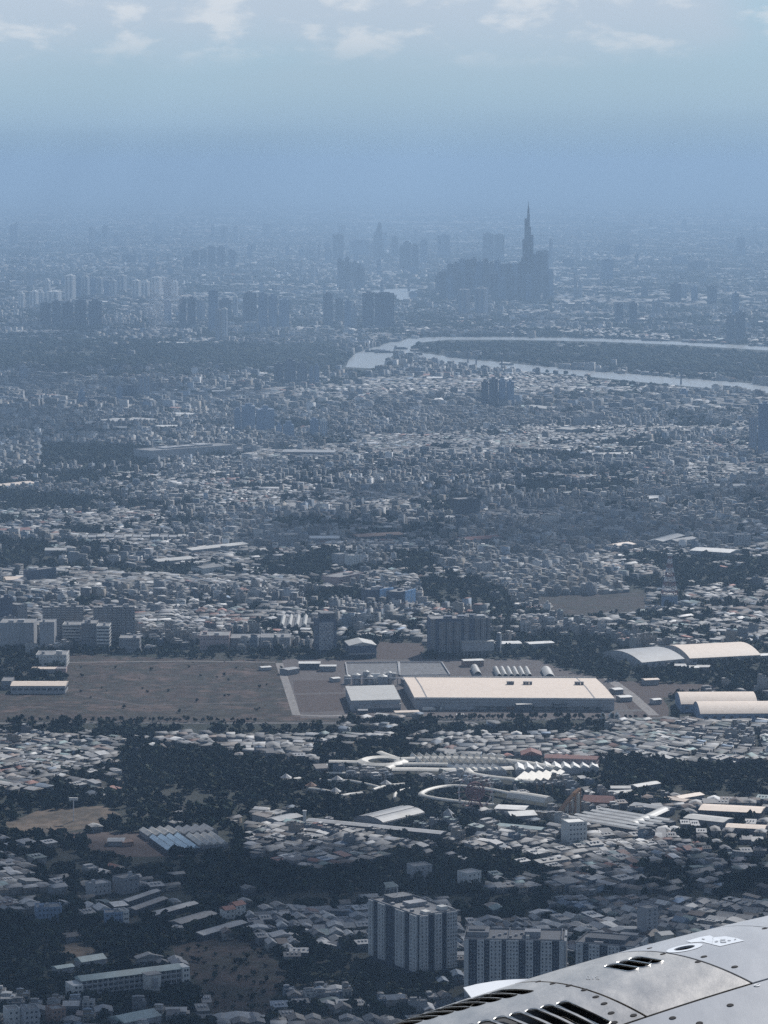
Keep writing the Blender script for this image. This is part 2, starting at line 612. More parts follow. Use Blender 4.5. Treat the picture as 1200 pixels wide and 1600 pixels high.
band(0, 318, 0.28, 0.2)
band(318, 350, 0.38, 0.35)
band(350, 366, 0.42, 0.5)
band(366, 440, 0.46, 0.6)
band(440, 540, 0.46, 0.8)
band(540, 600, 0.44, 0.95)
band(600, 850, 0.67, 0.9)
band(850, 1020, 0.58, 1.0)
band(1020, 1130, 0.22, 1.0)
band(1130, 1200, 0.52, 1.0)
band(1200, 1290, 0.40, 1.0)
band(1290, 1760, 0.52, 1.0)
zone([(-100, 1290), (420, 1290), (560, 1420), (560, 1760), (-100, 1760)], 0.36, 1.0)
zone([(-100, 1500), (600, 1530), (700, 1760), (-100, 1760)], 0.26, 1.0)
# woods
zone([(185, 1178), (300, 1168), (440, 1182), (490, 1220), (445, 1272), (330, 1292), (212, 1288), (180, 1235)], 0.02, 1.0)
zone([(900, 1205), (960, 1182), (1060, 1195), (1300, 1200), (1300, 1245), (1100, 1250), (1000, 1240), (930, 1230)], 0.18, 1.0)
zone([(835, 992), (960, 1002), (1010, 1030), (1300, 1030), (1300, 1085), (1060, 1078), (960, 1066), (880, 1042)], 0.02, 1.0)
zone([(-100, 1425), (100, 1440), (250, 1430), (275, 1500), (130, 1510), (90, 1600), (-100, 1570)], 0.12, 1.0)
zone([(60, 695), (230, 702), (245, 735), (60, 732)], 0.05, 1.0)
zone([(-100, 765), (150, 780), (140, 800), (-100, 800)], 0.1, 1.0)
zone([(-100, 842), (80, 848), (100, 892), (-100, 888)], 0.1, 1.0)
zone([(820, 740), (990, 735), (990, 780), (820, 765)], 0.38, 1.0)
zone([(655, 905), (805, 915), (800, 955), (655, 950)], 0.08, 1.0)
zone([(990, 868), (1300, 860), (1300, 905), (1060, 908)], 0.25, 1.0)
zone([(-100, 540), (150, 536), (330, 538), (560, 548), (560, 578), (-100, 580)], 0.12, 0.9)
zone([(700, 1408), (880, 1398), (900, 1440), (720, 1450)], 0.1, 1.0)
zone([(400, 1510), (560, 1495), (720, 1530), (720, 1760), (300, 1760), (280, 1600)], 0.30, 0.95)
zone([(60, 1340), (120, 1330), (130, 1420), (60, 1430)], 0.2, 1.0)
zone([(480, 1215), (640, 1205), (660, 1240), (560, 1262), (470, 1262)], 0.05, 1.0)
zone([(560, 1265), (860, 1275), (860, 1330), (720, 1345), (650, 1320), (560, 1310)], 0.36, 1.0)
zone([(500, 1000), (640, 1000), (660, 1030), (500, 1035)], 0.1, 0.8)
zone([(-100, 1128), (640, 1126), (1010, 1120), (1300, 1116), (1300, 1126), (1010, 1133), (640, 1138), (-100, 1138)], -2, 0.12)
zone([(-100, 1138), (640, 1138), (1010, 1133), (1300, 1126), (1300, 1142), (1000, 1150), (300, 1152), (-100, 1148)], 0.18, 0.9)
# dense quarters
zone([(640, 560), (900, 590), (860, 700), (560, 720), (560, 600)], 0.82, 0.5)
zone([(780, 790), (960, 800), (980, 930), (820, 950), (700, 870)], 0.92, 0.3)
zone([(200, 900), (480, 905), (470, 975), (240, 985), (180, 950)], 0.85, 0.5)
zone([(250, 1150), (480, 1155), (495, 1195), (330, 1172), (250, 1165)], 0.95, 0.2)
zone([(-100, 1150), (190, 1160), (180, 1240), (-100, 1240)], 0.72, 0.8)
zone([(960, 1130), (1300, 1120), (1300, 1200), (960, 1185)], 0.85, 0.4)
zone([(860, 1300), (1300, 1290), (1300, 1430), (1100, 1480), (860, 1420)], 0.80, 0.7)
zone([(400, 1270), (560, 1290), (640, 1330), (520, 1370), (380, 1340)], 0.85, 0.6)
zone([(-100, 590), (420, 600), (420, 660), (-100, 650)], 0.8, 0.5)
# bare ground and water: nothing stands there
BARE = [
    [(104, 1022), (250, 1028), (432, 1032), (452, 1060), (470, 1120), (545, 1118), (545, 1132), (300, 1128), (-100, 1126), (-100, 1084), (104, 1084)],
    [(440, 1030), (835, 1030), (880, 1046), (950, 1062), (1040, 1118), (1010, 1124), (470, 1122)],
    [(955, 1064), (1115, 1070), (1115, 1085), (1038, 1090), (1045, 1122), (990, 1120)],
    [(810, 932), (1015, 925), (1015, 957), (885, 966)],
    [(8, 1285), (60, 1266), (165, 1259), (192, 1272), (150, 1292), (90, 1302), (20, 1300)],
    [(100, 1302), (215, 1300), (290, 1338), (160, 1338)],
    [(92, 1480), (118, 1473), (152, 1479), (148, 1491), (105, 1498)],
    [(268, 1478), (330, 1466), (400, 1470), (440, 1510), (425, 1590), (330, 1590), (292, 1520)],
    [(590, 1003), (665, 1006), (660, 1030), (590, 1030)],
]
for q in BARE:
    zone(q, -5, 0.0)
RIVER = [
    [(540, 574), (548, 556), (572, 546), (590, 541), (612, 534), (640, 529), (700, 526), (800, 526.5), (940, 529), (1060, 534), (1330, 549), (1330, 556), (1060, 539),
     (940, 534), (800, 531), (700, 531), (660, 535), (645, 541), (643, 546), (655, 551), (700, 557), (760, 564), (830, 571), (920, 579), (1020, 587), (1120, 595), (1330, 612),
     (1330, 626), (1120, 608), (1020, 599), (940, 591), (870, 584), (800, 579), (740, 574), (690, 570), (655, 564), (632, 557), (612, 560), (604, 572), (585, 576)],
    [(573, 456), (600, 451.5), (650, 450), (655, 455), (645, 458.5), (640, 462), (672, 470.5), (678, 474), (655, 472.5), (630, 472), (605, 465), (590, 460)],
    [(655, 456), (668, 448), (680, 445.5), (676, 450), (664, 455)],
    [(790, 486), (860, 479), (900, 477.5), (870, 482), (815, 487)],
]
for q in RIVER:
    zone(q, -5, 0.0)
zone([(650, 545), (668, 536), (700, 532.5), (800, 532.5), (940, 536), (1060, 541), (1330, 558), (1330, 610), (1120, 593), (1020, 585), (920, 577), (830, 569), (760, 562), (700, 555)], 0.12, 1.0)

zone([(530, 572), (585, 576), (612, 571), (655, 565), (655, 572), (612, 580), (530, 584)], -5, 0.0)
zone([(690, 570), (740, 574), (800, 579), (940, 591), (1120, 608), (1330, 626), (1330, 634), (1120, 615), (940, 597), (800, 584), (690, 576)], -5, 0.0)
zone([(650, 536), (700, 531), (800, 531), (940, 534), (1060, 539), (1330, 556), (1330, 563), (1060, 546), (940, 540.5), (800, 537), (700, 537.5), (655, 542)], -5, 0.0)

for i, q in enumerate(RIVER):
    sheet('river', q, m_water, 0.5)
sheet('cleared_field', BARE[0], G_FIELD, 0.05, 4.0, 3)
sheet('estate_yard', BARE[1], G_YARD, 0.06, 0.0)
sheet('excavated_field', [(458, 1064), (532, 1062), (538, 1081), (460, 1083)], G_DARK, 0.10)
sheet('excavated_field', [(462, 1086), (539, 1084), (543, 1110), (468, 1113)], G_DARK, 0.10)
sheet('bare_field', BARE[2], G_DARK, 0.10, 3.0, 5)
sheet('bare_field', BARE[3], G_RED, 0.05, 9.0, 6)
sheet('sand_field', BARE[4], G_SAND, 0.05, 5.0, 7)
sheet('bare_field', BARE[5], G_DARK, 0.07, 5.0, 8)
sheet('sand_field', BARE[6], G_SAND, 0.05, 3.0, 9)
sheet('scrub_field', BARE[7], G_RED, 0.05, 5.0, 10)
sheet('bare_field', BARE[8], G_DARK, 0.05, 4.0, 11)
strip('road', [(436, 1036), (448, 1070), (463, 1117), (500, 1119), (548, 1118)], 9, G_ROAD, 0.14)
strip('road', [(-60, 1131), (150, 1129), (330, 1130), (560, 1130), (800, 1125), (1020, 1122), (1260, 1118)], 12, G_ASPH, 0.16)
strip('road', [(950, 1060), (985, 1085), (1022, 1118)], 12, G_ROAD, 0.18)
strip('road', [(640, 1110), (760, 1112), (900, 1112), (1010, 1110)], 14, G_ASPH, 0.14)
strip('path', [(108, 1035), (300, 1033), (430, 1035)], 4, G_ROAD, 0.12)
strip('path', [(116, 1085), (220, 1102), (400, 1098)], 4, G_YARD, 0.12)

# ------------------------------------------------------------------ large structures
RES = []      # plan rectangles that are already taken: origin, angle, x range, y range


def reserve(o, a, x0, x1, y0, y1, m=4.0):
    RES.append((o[0], o[1], math.cos(a), math.sin(a), x0 - m, x1 + m, y0 - m, y1 + m))


def frame3(fl, fr, bl, z=0.0):
    """Plan frame from a building's front-left, front-right and back-left corner as seen at height z."""
    a, b, c = Vector(P(*fl, z)), Vector(P(*fr, z)), Vector(P(*bl, z))
    d = b - a
    ang = math.atan2(d.y, d.x)
    n = Vector((-math.sin(ang), math.cos(ang)))
    return (a.x, a.y), ang, d.length, max(4.0, (c - a).dot(n))


def skew(t, bl, z, dp):
    """The plan of this building is a parallelogram: slide its back along so that the back-left corner stands at bl."""
    q = Vector(P(*bl, z)) - Vector((t.location.x, t.location.y))
    a = t.rotation_euler.z
    k = (q.x * math.cos(a) + q.y * math.sin(a)) / dp
    for c in t.children:
        for v in c.data.vertices:
            v.co.x += k * v.co.y
        c.data.update()


def windows_on(mb, x0, x1, z0, z1, nc, nr, y, w=1.3, h=1.4, mi=0, skip=None):
    """Recess-dark window panes with sills on a front (facing -y) wall at y; sill in slot 1."""
    for r in range(nr):
        zc = z0 + (z1 - z0) * (r + 0.55) / nr
        for c in range(nc):
            if skip and skip(c, r):
                continue
            xc = x0 + (x1 - x0) * (c + 0.5) / nc
            mb.add([(xc - w / 2, y - 0.06, zc - h / 2), (xc + w / 2, y - 0.06, zc - h / 2), (xc + w / 2, y - 0.06, zc + h / 2), (xc - w / 2, y - 0.06, zc + h / 2)], [(0, 1, 2, 3)], mi)


def windows_side(mb, y0, y1, z0, z1, nc, nr, x, w=1.3, h=1.4, mi=0):
    """The same on a right-hand (facing +x) wall at x."""
    for r in range(nr):
        zc = z0 + (z1 - z0) * (r + 0.55) / nr
        for c in range(nc):
            yc = y0 + (y1 - y0) * (c + 0.5) / nc
            mb.add([(x + 0.06, yc - w / 2, zc - h / 2), (x + 0.06, yc + w / 2, zc - h / 2), (x + 0.06, yc + w / 2, zc + h / 2), (x + 0.06, yc - w / 2, zc + h / 2)], [(0, 1, 2, 3)], mi)


def building(name, label, cat, fl, fr, depth, H, wall='pale', roof='flat', storeys=0, cols=0, side_cols=0, group=None, gable=0.0, along='x',
             winw=1.4, winh=1.3, parapet=0.9, bands=False, roofbits=0, over=0.6, seed=0, z=0.0, win='glass', bl=None):
    """A rectangular building: wall, roof (flat with parapet or pitched), windows."""
    if bl is not None:
        o, a, L, depth = frame3(fl, fr, bl, z)
    else:
        o, a, L, _ = frame3(fl, fr, fr, z)
    t = thing(name, label, cat, o, a, group)
    reserve(o, a, 0, L, 0, depth)
    MB().box(0, L, 0, depth, 0, H).build('wall', MW[wall], t)
    if gable:
        MB().gable(0, L, 0, depth, H + 0.003, gable, along=along, over=over).build('roof', MR[roof], t)
    else:
        MB().box(0.003, L - 0.003, 0.003, depth - 0.003, H + 0.003, H + 0.15).build('roof', MR[roof], t)
        p = MB()
        e = 0.35
        p.box(-0.05, L + 0.05, -0.05, e, H + 0.002, H + parapet).box(-0.05, L + 0.05, depth - e, depth + 0.05, H + 0.002, H + parapet)
        p.box(-0.05, e, e, depth - e, H + 0.002, H + parapet).box(L - e, L + 0.05, e, depth - e, H + 0.002, H + parapet)
        p.build('parapet', MW[wall], t)
    rnd = random.Random(seed + int(fl[0] * 7 + fl[1]))
    for k in range(roofbits):
        w = rnd.uniform(0.10, 0.2) * L
        x = rnd.uniform(0.08, 0.75) * L
        d = min(depth * 0.6, w)
        y = rnd.uniform(0.15, 0.35) * depth
        b = MB().box(x, x + w, y, y + d, H + 0.16, H + rnd.uniform(2.2, 4.0))
        b.build('roof_room', MW[wall if k else 'pale'], t)
    if storeys:
        wm = MB()
        if bands:
            for r in range(storeys):
                zc = H * (r + 0.55) / storeys
                hh = H / storeys * 0.22
                wm.add([(0.6, -0.06, zc - hh), (L - 0.6, -0.06, zc - hh), (L - 0.6, -0.06, zc + hh), (0.6, -0.06, zc + hh)], [(0, 1, 2, 3)])
                wm.add([(L + 0.06, 0.6, zc - hh), (L + 0.06, depth - 0.6, zc - hh), (L + 0.06, depth - 0.6, zc + hh), (L + 0.06, 0.6, zc + hh)], [(0, 1, 2, 3)])
        else:
            windows_on(wm, 0.6, L - 0.6, 0.4, H, cols or max(2, int(L / 3.4)), storeys, 0.0, winw, winh)
            if side_cols >= 0:
                windows_side(wm, 0.6, depth - 0.6, 0.4, H, side_cols or max(1, int(depth / 3.6)), storeys, L, winw, winh)
        wm.build('windows', MW[win], t, kind='stuff')
    return t, o, a, L, depth


# --- three slab apartment blocks near the camera
def bay_block(label, fl, fr, depth, H, storeys, front, right, group):
    """Tall slab block: dark recessed core, light projecting bays with rows of windows on the front and the right side."""
    o, a, L, _ = frame3(fl, fr, fr)
    t = thing('apartment_block', label, 'apartment block', o, a, group)
    reserve(o, a, -3, L + 3, -3, depth + 3, 6)
    MB().box(0, L, 0, depth, 0, H).build('wall', MW['core'], t)
    fh = (H - 4.0) / storeys

    def bays(fracs, length, face):
        for f0, f1, nc in fracs:
            u0, u1 = f0 * length, f1 * length
            pr = 1.6
            b = MB()
            wn_ = MB()
            if face == 'front':
                b.box(u0, u1, -pr, -0.004, 3.6, H + 0.5)
            else:
                b.box(L + 0.004, L + pr, u0, u1, 3.6, H + 0.5)
            bo = b.build('bay', M_BAY, t)
            n = abs(nc)
            for r in range(storeys):
                zc = 4.0 + fh * (r + 0.52)
                for c in range(n):
                    uc = u0 + (u1 - u0) * (c + 0.5) / n
                    ww, hh = (1.05, 1.25) if nc > 0 else (1.5, 2.1)
                    if face == 'front':
                        q = [(uc - ww / 2, -pr - 0.05, zc - hh / 2), (uc + ww / 2, -pr - 0.05, zc - hh / 2), (uc + ww / 2, -pr - 0.05, zc + hh / 2), (uc - ww / 2, -pr - 0.05, zc + hh / 2)]
                        s = [(uc - ww / 2 - .15, -pr - 0.25, zc - hh / 2 - .14), (uc + ww / 2 + .15, -pr - 0.25, zc - hh / 2 - .14), (uc + ww / 2 + .15, -pr - 0.004, zc - hh / 2 - .02), (uc - ww / 2 - .15, -pr - 0.004, zc - hh / 2 - .02)]
                    else:
                        X = L + pr
                        q = [(X + 0.05, uc - ww / 2, zc - hh / 2), (X + 0.05, uc + ww / 2, zc - hh / 2), (X + 0.05, uc + ww / 2, zc + hh / 2), (X + 0.05, uc - ww / 2, zc + hh / 2)]
                        s = [(X + 0.25, uc - ww / 2 - .15, zc - hh / 2 - .14), (X + 0.25, uc + ww / 2 + .15, zc - hh / 2 - .14), (X + 0.004, uc + ww / 2 + .15, zc - hh / 2 - .02), (X + 0.004, uc - ww / 2 - .15, zc - hh / 2 - .02)]
                    wn_.add(q, [(0, 1, 2, 3)], 0 if (r * 7 + c * 13 + int(f0 * 90) * 5) % 11 < 8 else 2)
                    wn_.add(s, [(0, 1, 2, 3)], 1)
            if n:
                wn_.build('windows', [MW['glass'], M_BAY, MW['grey']], bo, kind='stuff')
    bays(front, L, 'front')
    bays(right, depth, 'right')
    # faint small windows in the recesses
    wr = MB()
    edges = sorted(front)
    for k in range(len(edges) - 1):
        u0, u1 = edges[k][1] * L, edges[k + 1][0] * L
        if u1 - u0 > 3.0:
            windows_on(wr, u0 + 0.6, u1 - 0.6, 4.0, H - 0.6, 2, storeys, 0.0, 0.9, 1.0)
    wr.build('recess_windows', MW['grey'], t, kind='stuff')
    MB().box(0.3, L - 0.3, 0.3, depth - 0.3, H + 0.003, H + 0.2).build('roof', MR['dark_metal'], t)
    p = MB()
    for q in ((-0.1, L + 0.1, -0.1, 0.3), (-0.1, L + 0.1, depth - 0.3, depth + 0.1), (-0.1, 0.3, 0.3, depth - 0.3), (L - 0.3, L + 0.1, 0.3, depth - 0.3)):
        p.box(*q, H + 0.002, H + 1.4)
    p.build('parapet', MW['grey'], t)
    return t, L, depth


M_BAY = M('pale_apartment_render', (0.44, 0.44, 0.43), 0.85, 0.10, 0.2, grime=(0.30, 0.30, 0.30), streak=1)


def rooftop(t, x0, x1, y0, y1, z0, z1, mat, name='roof_room'):
    MB().box(x0, x1, y0, y1, z0, z1).build(name, mat, t)


GB = 'pale slab apartment blocks near the engine'
HB = 46.0
t, L, dp = bay_block('pale corner-on apartment block with stepped wings and two white skylights, left of the engine fin', (578, 1498), (653, 1527), 34, HB, 15,
                        [(0.0, 0.09, 1), (0.20, 0.34, 2), (0.56, 0.74, 2), (0.86, 0.995, 2)], [(0.03, 0.24, 2), (0.42, 0.60, 2), (0.74, 1.0, 4)], GB)
rooftop(t, L * .86, L * .97, 8, 13, HB + .2, HB + 2.2, MW['white'], 'skylight')
rooftop(t, L * .80, L * .90, 25, 31, HB + .2, HB + 3.0, MW['white'], 'skylight')
rooftop(t, L * .10, L * .30, 8, 26, HB + .2, HB + 4.2, MW['dark'])
rooftop(t, L * .45, L * .60, 10, 26, HB + .2, HB + 3.4, M_PLANT, 'roof_machinery')
for k in range(5):
    rooftop(t, L * (.34 + .1 * k), L * (.34 + .1 * k) + 2.4, 4 + (k % 2) * 18, 6.5 + (k % 2) * 18, HB + .2, HB + 1.8, M_PLANT, 'roof_machinery')
MB().bar((L * .2, 16, HB + 4.2), (L * .2, 16, HB + 12), 0.35).build('mast', M_STEEL_WHITE, t)

FRONT_B = [(0.0, 0.045, 0), (0.13, 0.20, 2), (0.255, 0.375, 3), (0.42, 0.545, 4), (0.615, 0.69, 2), (0.765, 0.88, 3), (0.95, 1.0, 0)]
t, L, dp = bay_block('long pale apartment block behind the white engine fin', (725, 1566), (881, 1569), 34, HB, 15, FRONT_B, [(0.0, 0.3, 0), (0.5, 1.0, 0)], GB)
rooftop(t, L * .02, L * .24, 10, 28, HB + .2, HB + 3.6, MW['grey'])
rooftop(t, L * .04, L * .20, 14, 26, HB + 3.61, HB + 4.6, MW['dark'])
rooftop(t, L * .60, L * .76, 10, 20, HB + .2, HB + 4.4, M_PLANT, 'roof_machinery')
rooftop(t, L * .615, L * .65, 6, 9, HB + .2, HB + 2.6, MW['white'], 'skylight')
for k in range(6):
    rooftop(t, L * (.28 + .055 * k), L * (.28 + .055 * k) + 2, 8 + 5 * (k % 3), 10.5 + 5 * (k % 3), HB + .2, HB + 1.6, M_PLANT, 'roof_machinery')
for k in (0.44, 0.97):
    MB().box(L * k, L * k + 0.5, 0.4, 33.6, HB + .2, HB + 2.0).build('roof_wall', MW['grey'], t)
t, L, dp = bay_block('short pale apartment block half hidden by the silver engine cowling', (898, 1572), (990, 1580), 34, HB, 15,
                     [(0.02, 0.14, 1), (0.24, 0.42, 3), (0.56, 0.76, 3), (0.88, 1.0, 1)], [(0.0, 0.3, 0), (0.5, 1.0, 0)], GB)
rooftop(t, L * .12, L * .8, 8, 22, HB + .2, HB + 3.2, MW['dark'])
rooftop(t, L * .6, L * .9, 24, 31, HB + .2, HB + 3.6, MW['grey'])
rooftop(t, L * .3, L * .45, 3, 6, HB + .2, HB + 1.6, M_PLANT, 'roof_machinery')


# --- long school building, lower left
o, a, L, dp = frame3((128, 1557), (284, 1537), (121, 1552))
dp = 13.0
t = thing('school_building', 'long three storey school with a grey green roof and white end stair towers', 'school', o, a)
reserve(o, a, -8, L + 6, -12, dp + 2)
MB().box(0, L, 1.8, dp, 0, 11.2).build('wall', MW['grey'], t)
MB().gable(0, L, 0, dp, 11.21, 2.6, over=0.7).build('roof', MR['teal_metal'], t)
for k in range(3):
    z = 0.3 + 3.7 * k
    MB().box(0, L, 0, 1.79, z + 3.2, z + 3.5, bottom=True).build('gallery_slab', MW['pale'], t)
    MB().box(0, L, -0.02, 0.14, z + 0.2, z + 1.2).build('gallery_rail', MW['pale'], t)
n = int(L / 4.0)
cm = MB()
for k in range(n + 1):
    cm.box(L * k / n - 0.2, L * k / n + 0.2, 0.15, 0.5, 0, 11.0)
cm.build('gallery_posts', MW['white'], t, kind='stuff')
wm = MB()
windows_on(wm, 1, L - 1, 0.3, 11.2, n, 3, 1.79, 2.4, 1.6)
wm.build('windows', MW['glass'], t, kind='stuff')
b = MB().box(L + 0.01, L + 6, -1.5, dp - 2, 0, 12.5).build('stair_tower', MW['white'], t)
wm = MB()
windows_on(wm, L + 1.0, L + 5.2, 0, 12, 2, 3, -1.5, 1.2, 1.8)
wm.build('windows', MW['glass'], b, kind='stuff')
b = MB().box(-8, -0.01, -3, dp - 1, 0, 9.5).build('stair_tower', MW['white'], t)
wm = MB()
windows_on(wm, -7, -1, 0, 9, 2, 3, -3, 1.8, 1.4)
wm.build('windows', MW['glass'], b, kind='stuff')
b = MB().box(L * .60, L * .73, -11, -0.8, 0, 12.0).build('stair_tower', MW['white'], t)
wm = MB().box(L * .635, L * .695, -11.25, -11.02, 2.5, 9.8)
wm.build('stair_window', MW['pale'], b)
MB().box(L * .59, L * .74, -11.3, -0.6, 12.01, 12.5).build('stair_roof', MR['flat'], t)

building('hip_roof_hall', 'low curved roof hall in the trees behind the long school', 'hall', (128, 1514), (166, 1508), 12, 5.0, 'pale', 'teal_metal', gable=2.8)
building('low_shed', 'pale small shed beside the bare sand clearing and long school', 'shed', (90, 1523), (116, 1519), 9, 4.2, 'pale', 'teal_metal', gable=1.2)
building('house', 'pale blue two storey house with a white stair side among dark trees', 'house', (164, 1450), (192, 1449), 13, 11.5, 'blue', 'flat', storeys=3, cols=4, roofbits=1)
building('house', 'white narrow house beside the pale blue house among dark trees', 'house', (192.5, 1449), (202, 1448), 11, 12.5, 'white', 'flat', storeys=3, cols=2)
building('apartment_house', 'grey blocky house cluster at the left edge below the brown clearing', 'house', (58, 1443), (97, 1441), 16, 12, 'blue', 'flat', storeys=3, cols=6, roofbits=2)
building('house', 'grey tall house with flat roof standing among trees above the twin tin sheds', 'house', (192, 1398), (218, 1393), 14, 13, 'grey', 'flat', storeys=3, cols=3, roofbits=1)
building('house', 'pale stepped house with a roof terrace left of the grey tall house', 'house', (146, 1400), (174, 1396), 14, 9, 'pale', 'grey_metal', storeys=2, roofbits=1)
building('villa', 'white villa with an orange tiled roof right of the grey sheds', 'villa', (352, 1437), (368, 1435), 10, 7.5, 'white', 'tile_red', storeys=2, gable=2.2)
building('villa', 'white villa with a broad orange hip roof, right of its twin', 'villa', (369, 1432), (384, 1429), 10, 8.5, 'white', 'tile_red', storeys=2, gable=2.4)
for k, (fl, fr, dpp, lab) in enumerate([((200, 1417), (250, 1400), 12, 'first long grey tin shed of the stack left of the orange roofed villas, topmost'),
                                        ((212, 1430), (262, 1412), 14, 'middle long grey tin shed of the stack left of the orange roofed villas'),
                                        ((236, 1440), (310, 1420), 16, 'wide pale tin shed at the front of the stack left of the orange villas'),
                                        ((283, 1452), (340, 1436), 22, 'dull grey broad shed in front of the orange roofed villas'),
                                        ((318, 1470), (386, 1450), 18, 'long dull grey shed pointing at the orange roofed villas')]):
    building('tin_shed', lab, 'shed', fl, fr, dpp * .62, 4.2, 'dark', ['grey_metal', 'dark_metal', 'grey_metal', 'dark_metal', 'grey_metal'][k], gable=1.3)
building('house', 'whitish tall house at the bottom left corner in front of the trees', 'house', (38, 1612), (62, 1610), 14, 15, 'pale', 'flat', storeys=4, cols=3, roofbits=1)
building('house', 'white narrow house at the very bottom left among lower roofs', 'house', (12, 1608), (32, 1606), 12, 13, 'white', 'flat', storeys=3, cols=2)
building('brick_house', 'brown brick house right of the whitish corner house', 'house', (82, 1603), (103, 1600), 12, 11, 'brick', 'flat', storeys=3, cols=3)
building('tin_shed', 'pale wide roof hall at the bottom in front of the long school', 'hall', (195, 1612), (252, 1600), 20, 6, 'pale', 'teal_metal', gable=3)
building('office_block', 'plain white cube block with a blue grey left side above the tin roofs', 'building', (888, 1323), (917, 1321), 18, 21, 'white', 'white_metal', side_cols=-1, storeys=5, cols=5)
building('house', 'pale square tall house with a bare side wall right of centre above the apartment blocks', 'house', (647, 1377), (675, 1374), 14, 12, 'pale', 'flat', storeys=3, cols=3)
building('house', 'white house with a bright gable wall behind the dark trees and apartment blocks', 'house', (730, 1388), (752, 1384), 13, 12, 'white', 'grey_metal', storeys=3, cols=3)
building('house', 'slim pale tower house right of the short apartment block', 'house', (1010, 1468), (1028, 1465), 12, 24, 'pale', 'flat', storeys=7, cols=2)
building('house', 'pale green roofed warehouse house right above the engine cowling', 'house', (1034, 1480), (1052, 1478), 12, 9, 'cream', 'pale_metal', gable=1.5)

# --- blue-white ridge roofs of the workshop, left
def strip_hall(name, label, cat, fl, fr, bl, n, H, rise, mat, wall='grey', gap=0.0, group=None, part='roof_ridge', cross=False):
    """n parallel ridge roofs side by side over one low hall."""
    o, a, L, dp = frame3(fl, fr, bl, H)
    t = thing(name, label, cat, o, a, group)
    reserve(o, a, 0, L, 0, dp)
    MB().box(0.3, L - 0.3, 0.3, dp - 0.3, 0, H - (0.3 if gap < .3 else 2.5)).build('wall', MW[wall], t)
    w = (dp if not cross else L) / n
    base = MB()
    if cross:
        base.gable(0, w * (1 - gap), 0, dp, H - 0.29, rise, along='y', over=0.05)
    else:
        base.gable(0, L, 0, w * (1 - gap), H - 0.29, rise, over=0.05)
    p0 = base.build(part, MR[mat], t)
    for k in range(1, n):
        c = p0.copy()
        COL.objects.link(c)
        c.parent = t
        c.location = (w * k, 0, 0) if cross else (0, w * k, 0)
    return t


GW = 'ridge roofed workshop halls by the dark wood'
strip_hall('workshop_hall', 'bluish white ridge roofs at the front left of the four workshop halls', 'workshop', (233, 1308), (261, 1328), (283, 1303), 4, 4.5, 2.6, 'ice_metal', 'dark', 0.12, GW)
strip_hall('workshop_hall', 'pale ridge roofs at the back left of the four workshop halls', 'workshop', (217, 1296.5), (231, 1306), (268, 1292), 4, 4.5, 2.6, 'pale_metal', 'grey', 0.0, GW)
strip_hall('workshop_hall', 'grey ridge roofs at the back right of the four workshop halls', 'workshop', (272, 1294), (288, 1303), (324, 1289), 4, 4.5, 2.6, 'grey_metal', 'grey', 0.0, GW)
strip_hall('workshop_hall', 'weathered ridge roofs at the front right of the four workshop halls', 'workshop', (290, 1305), (311, 1321), (333, 1300), 4, 4.5, 2.6, 'pale_metal', 'grey', 0.0, GW)
building('low_shed', 'flat grey shed on the brown ground left of the ridge roof workshops', 'shed', (168, 1322), (193, 1322), 16, 4, 'grey', 'grey_metal', gable=0.8)
building('low_shed', 'small brown shed on bare ground next to the flat grey shed', 'shed', (193, 1323), (209, 1321), 10, 3.5, 'brick', 'rust', gable=0.8)
o = P(115, 1283)
t = thing('sign_mast', 'tall thin mast with a white panel top above the tan sand clearing', 'mast', o)
MB().bar((0, 0, 0), (0, 0, 20), 0.7).build('pole', M_STEEL_WHITE, t)
MB().box(-4, 4, -0.8, 0.8, 19.5, 22, bottom=True).build('panel', MW['white'], t)

# --- theme park
def ribbon(name, label, cat, pts, w, z0, ze, zc, mat, group=None, n=6):
    ww = [P(*q) for q in pts]
    o = ww[0]
    t = thing(name, label, cat, o, 0, group)
    loc = [(x - o[0], y - o[1]) for x, y in ww]
    # smooth the line
    sm = []
    for i in range(len(loc) - 1):
        p0, p1, p2, p3 = (Vector(loc[max(i - 1, 0)]), Vector(loc[i]), Vector(loc[i + 1]), Vector(loc[min(i + 2, len(loc) - 1)]))
        for k in range(4):
            u = k / 4
            sm.append(0.5 * ((2 * p1) + (p2 - p0) * u + (2 * p0 - 5 * p1 + 4 * p2 - p3) * u * u + (3 * p1 - p0 - 3 * p2 + p3) * u ** 3))
    sm.append(Vector(loc[-1]))
    MB().sweep(sm, w, ze - 0.5, ze, zc, n).build('roof', MR[mat] if isinstance(mat, str) else mat, t)
    posts = MB()
    for i in range(0, len(sm), 2):
        p = sm[i]
        d = (sm[min(i + 1, len(sm) - 1)] - sm[max(i - 1, 0)]).normalized()
        s = Vector((d.y, -d.x)) * (w / 2 - 0.4)
        for sgn in (1, -1):
            posts.box(p.x + s.x * sgn - .2, p.x + s.x * sgn + .2, p.y + s.y * sgn - .2, p.y + s.y * sgn + .2, 0, ze - 0.51)
    posts.build('posts', MW['pale'], t, kind='stuff')
    for p in sm:
        RES.append((o[0] + p.x, o[1] + p.y, 1, 0, -w, w, -w * 1.3, w))
    return t


